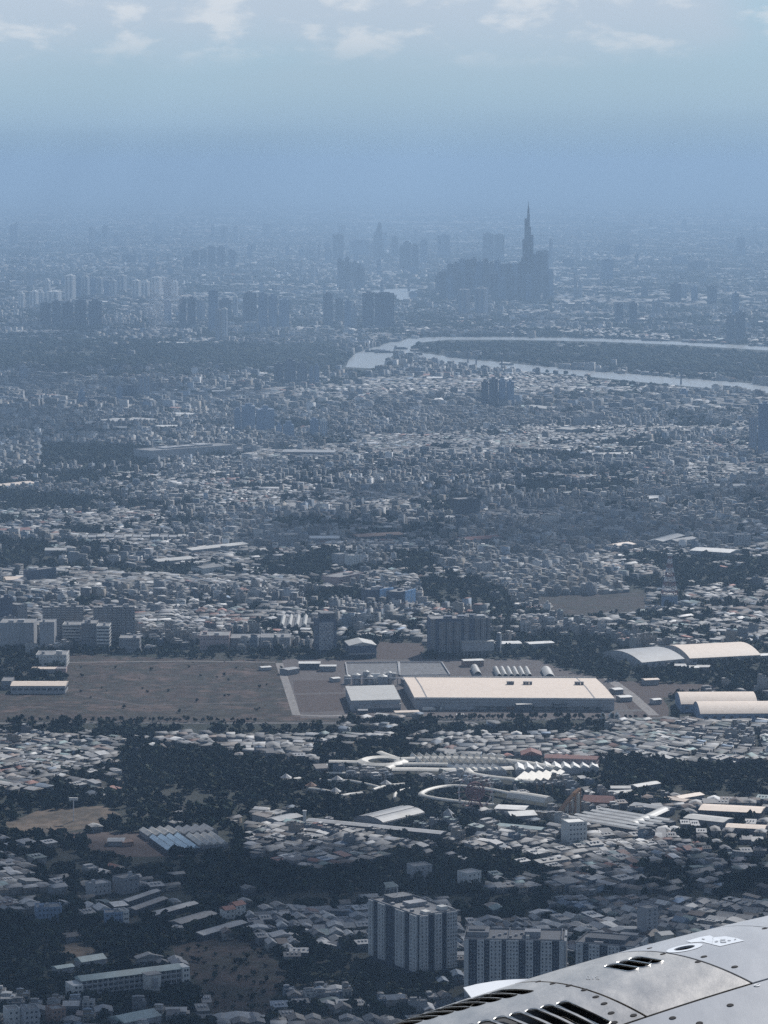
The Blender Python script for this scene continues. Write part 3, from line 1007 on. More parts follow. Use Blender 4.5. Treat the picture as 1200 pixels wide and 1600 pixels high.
ribbon('curved_canopy', 'long pale looping canopy roof curving round behind the ferris wheel', 'canopy',
       [(806, 1250), (780, 1244), (742, 1238), (705, 1236), (676, 1240), (659, 1247), (664, 1252), (690, 1257), (722, 1261), (748, 1264), (772, 1266)], 6.0, 0, 5.0, 6.5, 'ivory_metal')
ribbon('barrel_canopy', 'wide pale barrel canopy between the looping canopy and the brown slide tower', 'canopy', [(798, 1253), (828, 1257), (858, 1262)], 16.0, 0, 6.0, 11.0, 'ivory_metal', n=8)
ribbon('walkway_roof', 'thin pale zigzag walkway roof at the upper edge of the park wood', 'walkway roof', [(500, 1224), (525, 1227), (545, 1226), (580, 1233), (594, 1237)], 4.0, 0, 4, 5.2, 'ivory_metal')
ribbon('walkway_roof', 'short bent walkway roof joining the zigzag one at its right end', 'walkway roof', [(583, 1240), (596, 1236), (612, 1233), (632, 1231)], 4.0, 0, 4, 5.2, 'ivory_metal')
ribbon('walkway_roof', 'lower wavy walkway roof in the park wood above the grey barrel hall', 'walkway roof', [(483, 1238), (500, 1240), (520, 1244), (532, 1249), (548, 1247), (566, 1245)], 4.5, 0, 4, 5.2, 'ivory_metal')
ribbon('walkway_roof', 'small separate walkway roof at the left of the park wood', 'walkway roof', [(442, 1225), (455, 1224), (469, 1222)], 4.5, 0, 4, 5.2, 'ivory_metal')
ribbon('walkway_roof', 'thin arched footbridge roof right of the zigzag walkways', 'walkway roof', [(617, 1254), (618, 1246), (630, 1240), (655, 1236)], 3.0, 0, 4, 5.0, 'ivory_metal')
ribbon('walkway_roof', 'straight narrow roof above the zigzag walkways', 'walkway roof', [(504, 1214), (562, 1214)], 5.0, 0, 4, 5.0, 'ivory_metal')
for k, (x, y) in enumerate([(447, 1223), (527, 1226), (486, 1236), (524, 1245), (603, 1233)]):
    o = P(x, y)
    t = thing('park_pavilion', ['small pointed pavilion on the far left walkway roof', 'small pointed pavilion at the bend of the zigzag walkway', 'brown pavilion at the left end of the wavy walkway',
                                'grey pavilion at the middle of the wavy walkway', 'pale pavilion above the short bent walkway'][k], 'pavilion', o)
    MB().cone(0, 0, 0, 5.5, 4.5, 4.5, 8).build('wall', MW['cream'], t)
    MB().cone(0, 0, 5.51, 9.0, 6.0, 0.4, 8).build('roof', MR['rust' if k == 2 else 'grey_metal'], t)
# ring market
o = P(598, 1198.5)
t = thing('ring_pavilion', 'pale ring shaped market roof with an open dark court', 'market hall', o)
RES.append((o[0], o[1], 1, 0, -30, 30, -32, 32))
vs, fs = [], []
N = 40
sec = [(26, 4.5), (26, 6.0), (21, 8.0), (15, 6.5), (15, 5.0)]
for i in range(N):
    an = 2 * math.pi * i / N
    vs += [(r * math.cos(an), r * math.sin(an), z) for r, z in sec]
for i in range(N):
    j = (i + 1) % N
    for k in range(4):
        fs.append((i * 5 + k, i * 5 + k + 1, j * 5 + k + 1, j * 5 + k))
MB().add(vs, [q[::-1] for q in fs]).build('roof', MR['ivory_metal'], t)
pm = MB()
for i in range(0, N, 2):
    an = 2 * math.pi * i / N
    pm.box(25 * math.cos(an) - .4, 25 * math.cos(an) + .4, 25 * math.sin(an) - .4, 25 * math.sin(an) + .4, 0, 4.5)
pm.build('posts', MW['cream'], t, kind='stuff')
ribbon('walkway_roof', 'pale straight arcade roof running left from the ring market', 'walkway roof', [(514, 1197.5), (545, 1198), (574, 1199.5)], 10, 0, 5, 6.5, 'ivory_metal')
ribbon('walkway_roof', 'pale spur roof rising behind the ring market', 'walkway roof', [(594, 1183), (604, 1187), (618, 1192), (624, 1199)], 9, 0, 5, 6.5, 'ivory_metal')
ribbon('market_spine', 'long pale spine roof of the saw tooth market running right', 'market hall', [(626, 1197), (660, 1196), (720, 1196), (780, 1198), (830, 1204), (868, 1211)], 12, 0, 6, 9, 'ivory_metal')
ribbon('market_spine', 'lower pale arcade roof in front of the saw tooth market', 'market hall', [(604, 1209), (618, 1203), (650, 1202), (700, 1202.5)], 9, 0, 5, 7, 'ivory_metal')
ribbon('market_spine', 'front pale arcade roof along the trees under the saw tooth market', 'market hall', [(612, 1210), (650, 1210), (700, 1211), (760, 1210), (800, 1208)], 14, 0, 5, 7, 'ivory_metal')


def saw_row(label, left, right, n, dxpx, dypx, H, rise, mat, group):
    """A row of saw-tooth market roofs: n narrow ridges side by side, each running away from the camera."""
    o, a, L, _ = frame3(left, right, right, H)
    e = Vector(P(left[0] + dxpx, left[1] + dypx, H)) - Vector(o)
    ca, sa = math.cos(a), math.sin(a)
    ex, ey = e.x * ca + e.y * sa, -e.x * sa + e.y * ca
    t = thing('sawtooth_market_hall', label, 'market hall', o, a, group)
    RES.append((o[0], o[1], ca, sa, min(0, ex) - 3, L + max(0, ex) + 3, -4, ey + 4))
    w = L / n
    hw = MB()
    hw.add([(0, 0, 0), (L, 0, 0), (L + ex, ey, 0), (ex, ey, 0), (0, 0, H - 0.3), (L, 0, H - 0.3), (L + ex, ey, H - 0.3), (ex, ey, H - 0.3)],
           [(0, 1, 5, 4), (1, 2, 6, 5), (2, 3, 7, 6), (3, 0, 4, 7), (4, 5, 6, 7)])
    hw.build('wall', MW['pale'], t)
    vs = [(0, 0, H), (w * .96, 0, H), (w * .30, 0, H + rise)]
    vs = vs + [(x + ex, y + ey, z) for x, y, z in vs]
    p0 = MB().add(vs, [(0, 1, 2), (5, 4, 3), (1, 4, 5, 2), (2, 5, 3, 0), (0, 3, 4, 1)]).build('roof_ridge', MR[mat], t)
    for k in range(1, n):
        c = p0.copy()
        COL.objects.link(c)
        c.parent = t
        c.location = (w * k, 0, 0)
    return t


GM = 'saw tooth roofed market halls of the theme park'
saw_row('back row of pale saw tooth roofs, longest of the market, by the spine roof', (652, 1192), (800, 1193), 13, -12, -11, 6, 4.0, 'ivory_metal', GM)
saw_row('short front row of thin saw tooth roofs under the market spine', (712, 1204), (792, 1204), 7, -14, -6.5, 5, 3.2, 'white_metal', GM)
saw_row('right row of long slanted white roof strips next to the red roofed house', (806, 1203), (936, 1199), 9, -2, -8, 6, 3.0, 'white_metal', GM)
saw_row('lower right row of slanted white roof strips beside the trees', (800, 1222), (868, 1218), 6, 16, -13, 5, 2.6, 'ivory_metal', GM)
ribbon('market_spine', 'oval pale roof loop above the ferris wheel', 'market hall', [(760, 1212), (745, 1209), (733, 1211), (738, 1217), (765, 1222), (800, 1226), (835, 1230)], 9, 0, 5, 7, 'ivory_metal')
# tent and canopies
o = P(700, 1283)
t = thing('round_tent', 'grey cone shaped tent roof in the trees left of the ferris wheel', 'tent', o)
MB().cone(0, 0, 0, 4, 6, 7.5, 12).build('wall', MW['grey'], t)
MB().cone(0, 0, 4.01, 12, 9.0, 0.3, 12).build('roof', MR['grey_metal'], t)
MB().bar((0, 0, 11.5), (0, 0, 14), 0.5).build('finial', MW['white'], t)
building('canopy_hall', 'bright white flat canopy right of the ferris wheel', 'canopy', (775, 1275), (818, 1277), 18, 7, 'grey', 'white_metal', gable=0.8, over=1.5)
building('canopy_hall', 'white curved canopy in front of the bright flat one', 'canopy', (800, 1284), (838, 1282), 22, 5, 'grey', 'white_metal', gable=2.4, over=1.0)
building('long_shed', 'long low grey green roof below the white canopies', 'shed', (775, 1297), (845, 1304), 12, 4, 'grey', 'teal_metal', gable=1.4)
# barrel hall
o, a, L, dp = frame3((599, 1286), (664, 1270), (562, 1276), 6)
t = thing('barrel_hall', 'big grey barrel roofed hall with dark seams at the edge of the park', 'hall', o, a)
reserve(o, a, 0, L, 0, dp)
MB().box(0.4, L - .4, 0.4, dp - .4, 0, 5.6).build('wall', MW['grey'], t)
mbt = MB()
mbt.arch_end(0.2, 0, dp, 5.4, 6, dp * .11).build('gable_wall', MW['grey'], t)
for k in range(3):
    seg = MB().barrel(0, L, dp * k / 3 + 0.5, dp * (k + 1) / 3 - 0.5, 0, 0.6, 4)
    # follow the big arch
    vv = []
    for (x, y, z) in seg.v:
        u = y / dp
        vv.append((x, y, z * 0.6 + 6 + dp * .11 * (1 - (2 * u - 1) ** 2)))
    seg.v = vv
    seg.build('roof_bay', MR['grey_metal'], t)
MB().barrel(0.1, L - .1, 0, dp, 5.7, dp * .11, 16, thick=0.1).build('roof_deck', MR['dark_metal'], t)
building('long_hall', 'very long low grey roofed gallery with a white end pylon below the barrel hall', 'hall', (478, 1292), (688, 1313), 13, 5.5, 'dark', 'grey_metal', gable=1.2, storeys=1, cols=26, winw=3.0, winh=2.2)
o = P(476, 1293)
t = thing('gate_pylon', 'white narrow pylon at the left end of the long gallery', 'pylon', o)
MB().box(-1.4, 1.4, -2, 2, 0, 15).build('shaft', MW['white'], t)
MB().box(-1.8, 1.8, -2.4, 2.4, 15.01, 15.8).build('cap', MW['pale'], t)
building('low_shed', 'grey angular roof group at the left end of the long gallery', 'shed', (436, 1292), (474, 1284), 18, 5, 'grey', 'grey_metal', gable=1.6)
# strip market on the right
strip_hall('strip_roof_market', 'five long parallel white roof strips with dark gaps, right of the brown slide tower', 'market hall', (884, 1276), (994, 1294.5), (918, 1256), 5, 7, 1.2, 'white_metal', 'dark', 0.50, None, 'roof_strip')
ribbon('market_spine', 'pale roof closing the right end of the strip roof market', 'market hall', [(988, 1297), (1010, 1287), (1038, 1274)], 12, 0, 6, 8, 'pale_metal')
building('long_shed', 'pale grey long shed behind the strip roof market', 'shed', (985, 1268), (1042, 1276), 14, 6, 'grey', 'grey_metal', gable=1.5)
# brown slide tower
o, a, L, dp = frame3((876, 1276), (908, 1272), (876, 1270))
t = thing('water_slide_tower', 'rusty brown slide with a steep ramp on pale legs beside the strip roof market', 'slide tower', o, a)
reserve(o, a, -2, L + 2, -5, 8)
ramp = MB()
zz = [(0.0, 3), (0.35, 11), (0.7, 18), (0.95, 21.5), (1.0, 22)]
for k in range(4):
    (u0, z0), (u1, z1) = zz[k], zz[k + 1]
    ramp.add([(L * u0, 0, z0), (L * u1, 0, z1), (L * u1, 5, z1), (L * u0, 5, z0), (L * u0, 0, z0 + 2.2), (L * u1, 0, z1 + 2.2), (L * u1, 5, z1 + 2.2), (L * u0, 5, z0 + 2.2)],
             [(0, 1, 5, 4), (3, 7, 6, 2), (4, 5, 6, 7), (0, 3, 2, 1)])
ramp.build('ramp', M_STEEL_RUST, t)
for k in range(7):
    u = 0.2 + 0.13 * k
    ztop = np.interp(u, [q[0] for q in zz], [q[1] for q in zz])
    lg = MB().bar((L * min(u, .99), 0.4, 0), (L * min(u, .99), 0.4, ztop), 0.9).bar((L * min(u, .99), 4.6, 0), (L * min(u, .99), 4.6, ztop), 0.9)
    lg.build('leg', MW['cream'] if k % 2 else M_STEEL_RUST, t)
MB().box(L * .80, L, 0.6, 4.4, 0, 20).build('stair_core', MW['cream'], t)
building('red_roof_hall', 'dull red tiled hip roof hall behind the brown slide', 'hall', (910, 1261), (955, 1263), 22, 5, 'brick', 'tile_red', gable=4.5, seed=3)
building('flat_hall', 'bright cream roofed hall with a dark open roof slot at the right', 'hall', (1092, 1279), (1188, 1284), 30, 8, 'dark', 'cream_metal', gable=1.4)
building('flat_hall', 'pale grey roofed hall left below the cream roofed hall', 'hall', (1068, 1290), (1130, 1297), 22, 7, 'grey', 'pale_metal', gable=1.4)
building('flat_hall', 'pale tan roofed hall at the right below the cream roofed hall', 'hall', (1134, 1303), (1194, 1306), 18, 6, 'grey', 'cream_metal', gable=1.4)
for k, (fl, fr, lab) in enumerate([((955, 1240), (985, 1240), 'upper small pale roof in the wood right of the red tiled hall'), ((958, 1248), (990, 1246), 'lower small pale roof in the wood right of the red tiled hall'),
                                   ((996, 1238), (1032, 1232), 'pale bent roof in the wood farther right of the red tiled hall'), ((1036, 1256), (1070, 1261), 'cream low roof at the wood edge behind the grey shed'),
                                   ((1064, 1256), (1100, 1250), 'cream roof pointing away at the wood edge left of the cream hall')]):
    building('low_shed', lab, 'shed', fl, fr, 12, 5, 'grey', 'pale_metal' if k < 3 else 'cream_metal', gable=1.4)
building('house', 'dark walled house with a red gable roof right of the saw tooth market', 'house', (815, 1194), (846, 1194), 22, 9, 'dark', 'tile_red', gable=4, along='y')
building('school_building', 'three storey pinkish building with a red roof and many windows', 'school', (851, 1201), (932, 1204), 18, 11, 'pink', 'tile_red', storeys=3, cols=16, gable=2.0, winw=2.2, winh=1.7)

# --- ferris wheel
o = P(742, 1267)
t = thing('ferris_wheel', 'dark pink ferris wheel with a broad inner drum above the park canopies', 'ferris wheel', o, R(12))
RES.append((o[0], o[1], 1, 0, -18, 18, -14, 10))
HC, RW = 18.5, 16.0


def ring(mb, r, w, y, n=36):
    for i in range(n):
        a0, a1 = 2 * math.pi * i / n, 2 * math.pi * (i + 1) / n
        mb.bar((r * math.cos(a0), y, HC + r * math.sin(a0)), (r * math.cos(a1), y, HC + r * math.sin(a1)), w)
    return mb


rm = MB()
for y in (-1.2, 1.2):
    ring(rm, RW, 0.28, y)
rm.build('outer_rim', M_STEEL_WHITE, t)
rm = MB()
for y in (-1.2, 1.2):
    ring(rm, 8.6, 1.1, y)
    ring(rm, 6.0, 0.7, y)
    ring(rm, 3.6, 0.8, y)
rm.build('inner_rim', M_STEEL_RED, t)
for k in range(16):
    an = 2 * math.pi * k / 16
    sp_ = MB()
    for y in (-1.2, 1.2):
        sp_.bar((0, y, HC), (RW * math.cos(an), y, HC + RW * math.sin(an)), 0.22)
    sp_.build('spoke', M_STEEL_RED, t)
    x, z = RW * math.cos(an), HC + RW * math.sin(an)
    cb = MB().box(x - 0.9, x + 0.9, -0.8, 0.8, z - 2.2, z - 0.5, bottom=True).build('cabin', MW['cream'] if k % 2 else M_STEEL_RED, t)
    MB().box(x - 1.0, x + 1.0, -0.9, 0.9, z - 0.49, z - 0.25, bottom=True).build('cabin_roof', M_STEEL_RED, cb)
MB().bar((0, -2.6, HC), (0, 2.6, HC), 1.8).build('hub', M_STEEL_RED, t)
for sx in (-1, 1):
    for sy in (-1, 1):
        MB().bar((sx * 8.5, sy * 4.0, 0), (0, sy * 2.4, HC), 0.7).build('leg', M_STEEL_RED, t)
MB().cone(0, 0, 0, 2.2, 11, 11, 20).build('platform', MW['brick'], t)
st = MB()
for k in range(12):
    an = math.pi * (k + 0.5) / 12
    st.bar((9.5 * math.cos(an), -3, 0), (4.0 * math.cos(an), -2.4, 9), 0.35)
st.build('struts', M_STEEL_RED, t, kind='stuff')
for k, (x, y, h) in enumerate([(770, 1266, 26), (718, 1262, 20), (1009 - 170, 1246, 14), (850, 1246, 14), (863, 1246, 14)]):
    o = P(x, y)
    t = thing('park_mast', ['tall thin lit mast just right of the ferris wheel', 'thin mast just left of the ferris wheel', 'first of three thin brown masts in the trees left of the slide',
                            'second of three thin brown masts in the trees left of the slide', 'third of three thin brown masts in the trees left of the slide'][k], 'mast', o)
    MB().bar((0, 0, 0), (0, 0, h), 0.5).build('pole', M_STEEL_WHITE if k < 2 else M_STEEL_RUST, t)
    MB().box(-0.9, 0.9, -0.5, 0.5, h, h + 0.8, bottom=True).build('lamp_head', M_STEEL_WHITE, t)

# ------------------------------------------------------------------ industrial estate
# big cream warehouse
o, a, L, dp = frame3((649, 1090.5), (960, 1092), (631, 1058), 13)
t = thing('big_warehouse', 'very large cream flat roofed factory hall in the middle of the estate', 'factory hall', o, a)
reserve(o, a, -6, L + 6, -8, dp + 4)
MB().box(0, L, 0, dp, 0, 12.6).build('wall', MW['pale'], t)
MB().gable(-0.4, L + 0.4, -0.4, dp + 0.4, 12.61, 1.6, over=0.4).build('roof', MR['cream_metal'], t)
MB().box(-1.0, L + 1.0, -1.4, -0.85, 12.3, 14.0, bottom=True).build('fascia', MR['white_metal'], t)
MB().box(-1.0, L + 1.0, dp + 0.85, dp + 1.4, 12.3, 14.2, bottom=True).build('fascia', MR['white_metal'], t)
for u in (0.055, 0.90):
    MB().add([(L * u, -0.3, 12.9 + .1), (L * u + 1.6, -0.3, 12.9 + .1), (L * u + 1.6, dp / 2, 14.55), (L * u, dp / 2, 14.55)], [(0, 1, 2, 3)]).add(
        [(L * u, dp / 2, 14.6), (L * u + 1.6, dp / 2, 14.6), (L * u + 1.6, dp, 13.0), (L * u, dp, 13.0)], [(0, 1, 2, 3)]).build('roof_gutter', MR['dark_metal'], t)
for k, u in enumerate((0.515, 0.527, 0.539, 0.60, 0.615, 0.632, 0.865, 0.88, 0.897)):
    v = MB()
    x, y = L * u, dp * (0.62 - 0.0 * k)
    v.box(x - 1.3, x + 1.3, y - 2.2, y + 2.2, 13.6, 17.0)
    v.box(x - 1.6, x + 1.6, y - 2.5, y + 2.5, 17.01, 17.5, bottom=True)
    v.build('roof_vent', MR['dark_metal'], t)
MB().box(4, L - 2, -0.4, -0.02, 7.6, 8.4, bottom=True).build('wall_band', MR['grey_metal'], t)
cn = MB()
cn.box(L * .30, L * .95, -6, -0.03, 5.0, 5.6, bottom=True)
cn.build('loading_canopy', MR['grey_metal'], t)
for k in range(12):
    u = 0.30 + 0.055 * k
    MB().box(L * u, L * u + 5, -0.25, -0.04, 0.4, 4.6).build('dock_door', MW['dark' if k % 3 else 'grey'], t)
wm = MB()
windows_side(wm, 5, dp - 5, 3, 11, 18, 1, L, 3.0, 1.4)
wm.build('windows', MW['glass'], t, kind='stuff')
skew(t, (631, 1058), 13, dp)
# grey flat factory hall left of it
o, a, L, dp = frame3((549, 1095), (626, 1093), (540, 1072.5), 12)
t = thing('grey_factory_hall', 'grey flat roofed factory hall left of the big cream hall', 'factory hall', o, a)
reserve(o, a, -4, L + 4, -8, dp + 4)
MB().box(0, L, 0, dp, 0, 11.5).build('wall', MW['pale'], t)
MB().box(-0.4, L + .4, -0.4, dp + .4, 11.51, 12.3).build('roof', MR['pale_metal'], t)
MB().box(L * .12, L, -5, -0.02, 0, 7.4).build('front_annex', MW['pale'], t)
MB().box(L * .12, L + .2, -5.3, -0.3, 7.41, 7.9).build('annex_roof', MR['grey_metal'], t)
MB().box(L * .16, L * .98, -5.2, -5.01, 0.3, 3.6).build('loading_opening', MW['dark'], t)
skew(t, (540, 1072.5), 12, dp)
# plant yard behind it: silos, tanks, pipe racks
for k, (x, y, r, h, lab) in enumerate([(543, 1068, 4, 9, 'small grey tank at the left of the plant yard'), (557, 1070, 5, 12, 'grey process tank in the plant yard behind the grey hall'),
                                       (572, 1069, 4, 15, 'tall grey silo in the plant yard behind the grey hall'), (578, 1070, 4, 10, 'low silo beside the tall grey silo'),
                                       (598, 1071, 6, 11, 'wide tank near the white dome in the plant yard'), (608, 1069, 3.5, 14, 'slim silo at the right of the plant yard')]):
    o = P(x, y)
    t = thing('storage_tank', lab, 'tank', o)
    MB().cone(0, 0, 0, h, r, r, 16).build('shell', M_TANK if k % 2 else MW['pale'], t)
    MB().cone(0, 0, h + .01, h + r * .4, r * 1.02, 0.6, 16).build('cap', MR['pale_metal'], t)
    lad = MB()
    lad.bar((r + .4, 0.3, 0), (r + .4, 0.3, h), .15).bar((r + .4, -.3, 0), (r + .4, -.3, h), .15)
    lad.build('ladder', MW['dark'], t)
o, a, L, dp = frame3((580, 1070), (594, 1070), (580, 1066))
t = thing('arched_tent', 'white arched storage tent in the plant yard behind the grey hall', 'tent', o, a)
MB().barrel(0, L, 0, 14, 3, 9, 10).build('roof', MR['white_metal'], t)
MB().box(0.3, L - .3, 0.3, 13.7, 0, 2.9).build('wall', MW['white'], t)
o, a, L, dp = frame3((540, 1072), (628, 1071), (540, 1068))
t = thing('pipe_rack', 'low steel pipe rack across the plant yard behind the grey hall', 'pipe rack', o, a)
pr = MB()
for k in range(14):
    x = L * k / 13
    pr.bar((x, 0, 0), (x, 0, 8), .5).bar((x, 4, 0), (x, 4, 8), .5).bar((x, 0, 8), (x, 4, 8), .5)
pr.build('frames', MW['grey'], t, kind='stuff')
for k in range(3):
    MB().bar((0, .8 + 1.2 * k, 8.5), (L, .8 + 1.2 * k, 8.5), .6).build('pipe', M_TANK, t)
for k, (fl, fr, H, lab) in enumerate([((600, 1062), (618, 1062), 7, 'small plant building right of the white arched tent'), ((626, 1068), (646, 1078), 6, 'narrow lean-to along the left side of the big cream hall')]):
    building('plant_shed', lab, 'shed', fl, fr, 10, H, 'grey', 'grey_metal', gable=1.2)
# grey paved yards with low walls at the back
for k, (q, lab) in enumerate([([(540, 1037), (622, 1036), (624, 1056), (543, 1057)], 'grey paved left half of the walled back yard'), ([(624, 1036), (690, 1036), (703, 1056), (625, 1057)], 'grey paved right half')]):
    sheet('paved_yard', q, G_PAVE, 0.22)
    w = [P(*p_) for p_ in q]
    o = w[0]
    t = thing('yard_wall', ['low grey boundary wall round the left back yard of the estate', 'low grey boundary wall round the right back yard of the estate'][k], 'wall', o)
    for i in range(4):
        p0, p1 = w[i], w[(i + 1) % 4]
        MB().bar((p0[0] - o[0], p0[1] - o[1], 1.5), (p1[0] - o[0], p1[1] - o[1], 1.5), 1.2).build('wall_side', MW['pale'], t)
# row of arched white tents behind the cream hall
for k in range(7):
    x = 771 + 9.5 * k if k < 6 else 846
    o, a, L, dp = frame3((x + 5, 1061), (x + 12, 1061), (x - 1, 1049))
    t = thing('tunnel_tent', ['leftmost white arched tunnel tent behind the cream hall', 'second white arched tunnel tent from the left behind the cream hall', 'third white arched tunnel tent from the left behind the cream hall',
                              'fourth white arched tunnel tent from the left behind the cream hall', 'fifth white arched tunnel tent from the left behind the cream hall',
                              'sixth white arched tunnel tent from the left, with a gap after it', 'wide white arched tunnel tent, rightmost behind the cream hall'][k], 'tent', o, a, 'tunnel tents behind the cream hall')
    W = 6.5 if k < 6 else 12
    b = MB().barrel(0, 60, 0, W, 2.5, 3.4, 8)
    b.v = [(W - y, x_, z) for x_, y, z in b.v]
    b.f = [q for q in b.f]
    b.build('roof', MR['pale_metal'], t)
    MB().box(0.3, W - .3, 0.3, 59.7, 0, 2.45).build('wall', MW['pale'], t)
    reserve(o, a, -8, W, 0, 60)
    skew(t, (x - 1, 1049), 0, 60)
o, a, L, dp = frame3((741, 1058), (752, 1058), (735, 1045))
t = thing('tunnel_tent', 'separate pale arched tunnel tent left of the tent row behind the cream hall', 'tent', o, a, 'tunnel tents behind the cream hall')
b = MB().barrel(0, 58, 0, 9, 3, 3.4, 8)
b.v = [(9 - y, x_, z) for x_, y, z in b.v]
b.build('roof', MR['pale_metal'], t)
MB().box(0.3, 8.7, 0.3, 57.7, 0, 2.95).build('wall', MW['pale'], t)
skew(t, (735, 1045), 0, 58)
building('small_office', 'small brown house with a white roof end behind the cream hall', 'building', (725, 1042), (756, 1041), 14, 7, 'brick', 'white_metal', storeys=2, gable=0.8)
# small roofs round the estate
for fl, fr, d, H, w_, r_, lab in [
        ((467, 1046), (500, 1046), 16, 7, 'dark', 'white_metal', 'white roofed open shed at the top of the brown squares'),
        ((500, 1049), (525, 1049), 12, 6, 'grey', 'white_metal', 'white roofed low shed right of the first white roofed shed'),
        ((450, 1055), (468, 1052), 14, 6, 'grey', 'grey_metal', 'grey arched shed beside the pale road bend'),
        ((409, 1048), (424, 1047), 10, 3.5, 'pale', 'white_metal', 'low white strip roof on the cleared field edge'),
        ((521, 1066), (532, 1065), 10, 4, 'pale', 'white_metal', 'small white roof at the corner of the brown squares'),
        ((618, 1120), (655, 1119), 12, 4.5, 'cream', 'cream_metal', 'cream bus shelter like shed on the estate road'),
        ((560, 1116), (574, 1116), 8, 4, 'dark', 'grey_metal', 'dark little gatehouse in front of the grey hall'),
        ((714, 1123), (724, 1123), 6, 4, 'white', 'white_metal', 'tiny white kiosk on the bare plot by the road'),
        ((961, 1085), (974, 1084), 14, 5, 'grey', 'white_metal', 'bright white flat roof at the right end of the cream hall'),
        ((970, 1097), (988, 1096), 14, 5, 'grey', 'white_metal', 'cream flat canopy by the right front corner of the cream hall'),
        ((1008, 1071), (1030, 1070), 12, 6, 'grey', 'cream_metal', 'small shed on the brown plot above the arched halls'),
        ((1022, 1101), (1034, 1100), 10, 5, 'pale', 'white_metal', 'little white roofed shed left of the lower arched halls')]:
    building('site_shed', lab, 'shed', fl, fr, d, H, w_, r_, gable=0.9)


def truck(px, py, label, col):
    o = P(px, py)
    t = thing('box_truck', label, 'truck', o, R(6), 'trucks in the loading yard of the cream hall')
    MB().box(-7, 5, -1.4, 1.4, 1.1, 4.4, bottom=True).build('cargo_box', MR[col], t)
    MB().box(5.1, 7.3, -1.2, 1.2, 0.8, 3.3, bottom=True).build('cab', MW['white'], t)
    for x in (-5.5, -4.0, 6.2):
        for y in (-1.15, 1.15):
            w = MB()
            vs = [(x + .5 * math.cos(q * math.pi / 5), y - .18, .5 + .5 * math.sin(q * math.pi / 5)) for q in range(10)]
            vs += [(a_, y + .18, c_) for a_, _, c_ in vs]
            w.add(vs, [tuple(range(10)), tuple(range(19, 9, -1))] + [(i + 10, (i + 1) % 10 + 10, (i + 1) % 10, i) for i in range(10)])
            w.build('wheel', MW['dark'], t)


for px, py, lab, c_ in [(670, 1111, 'white box truck at the left of the loading yard', 'white_metal'), (680, 1110, 'dark box truck left in the loading yard', 'dark_metal'), (800, 1110, 'rusty box truck in the middle of the loading yard', 'rust'),
                        (845, 1109, 'grey box truck right of the middle of the loading yard', 'grey_metal'), (862, 1109, 'pale box truck next to the grey one in the yard', 'pale_metal'), (905, 1108, 'dark blue grey box truck at the yard right end', 'dark_metal')]:
    truck(px, py, lab, c_)
building('dock_office', 'dark box building with a pale roof in the loading yard, left one', 'building', (808, 1112.5), (831, 1111.5), 9, 8, 'dark', 'pale_metal', gable=0.6)
building('dock_office', 'dark box building with a grey roof in the loading yard, right one', 'building', (867, 1111), (886, 1110), 9, 8, 'dark', 'grey_metal', gable=0.6)
building('dock_tower', 'small white topped tower at the front wall of the cream hall', 'building', (851, 1108), (859, 1107.5), 6, 11, 'pale', 'white_metal', gable=0.8)
for k, x in enumerate((942, 955, 964)):
    o = P(x, 1122.5)
    t = thing('marquee', ['left white pointed marquee in the tree row', 'middle white pointed marquee in the tree row', 'right white pointed marquee in the tree row'][k], 'tent', o)
    MB().box(-2.6, 2.6, -2.6, 2.6, 0, 2.6).build('wall', MW['white'], t)
    MB().cone(0, 0, 2.61, 7.5, 4.4, 0.2, 4).build('roof', MR['white_metal'], t)

# arched halls on the right
def arched_hall(label, fl, fr, bl, H, rise, mat, wall):
    o, a, L, dp = frame3(fl, fr, bl, H)
    t = thing('arched_hall', label, 'factory hall', o, a, 'arched roof factory halls right of the cream hall')
    reserve(o, a, -4, L + 4, -4, dp + 4)
    MB().box(0.6, L - .6, 0.6, dp - .6, 0, H - .05).build('wall', MW[wall], t)
    MB().barrel(0, L, 0, dp, H, rise, 18).build('roof', MR[mat], t)
    e = MB().arch_end(0.3, 0.4, dp - .4, H - .04, H, rise - .1, 16)
    e.build('gable_wall', MW[wall], t)
    e = MB().arch_end(L - .3, 0.4, dp - .4, H - .04, H, rise - .1, 16)
    e.build('gable_wall', MW[wall], t)
    wm = MB()
    windows_on(wm, 2, L - 2, 1, H, max(4, int(L / 9)), 1, 0.6, 4.0, 2.6)
    wm.build('windows', MW['dark'], t, kind='stuff')
    return t, L, dp


arched_hall('left grey half of the upper pair of arched halls in the trees', (1003, 1036), (1070, 1030), (958, 1019), 8, 8, 'grey_metal', 'pale')
arched_hall('right bright half of the upper pair of arched halls in the trees', (1078, 1029.5), (1189, 1024), (1040, 1012.5), 8, 8.5, 'cream_metal', 'pale')
t, L, dp = arched_hall('back hall of the lower pair of cream arched roofs', (1064, 1101), (1184, 1100.5), (1036, 1087), 9, 8, 'cream_metal', 'blue')
t, L, dp = arched_hall('front hall of the lower pair of cream arched roofs', (1094, 1116), (1260, 1115), (1068, 1102), 9, 8, 'cream_metal', 'blue')
for fl, fr, lab in [((1092, 1033), (1120, 1031), 'white flat canopy left below the bright arched hall'), ((1112, 1034), (1136, 1033), 'second white flat canopy below the bright arched hall'),
                    ((1155, 1033), (1210, 1030), 'long white canopy at the right end of the bright arched hall'), ((1044, 1047), (1072, 1047), 'pale low roof group in the trees under the arched halls, left'),
                    ((1066, 1050), (1092, 1050), 'bright low roof in the trees under the arched halls'), ((1090, 1049), (1110, 1049), 'pale low roof in the trees under the arched halls, right')]:
    building('low_shed', lab, 'shed', fl, fr, 16, 5, 'grey', 'white_metal' if 'white' in lab or 'bright' in lab else 'pale_metal', gable=1.0)

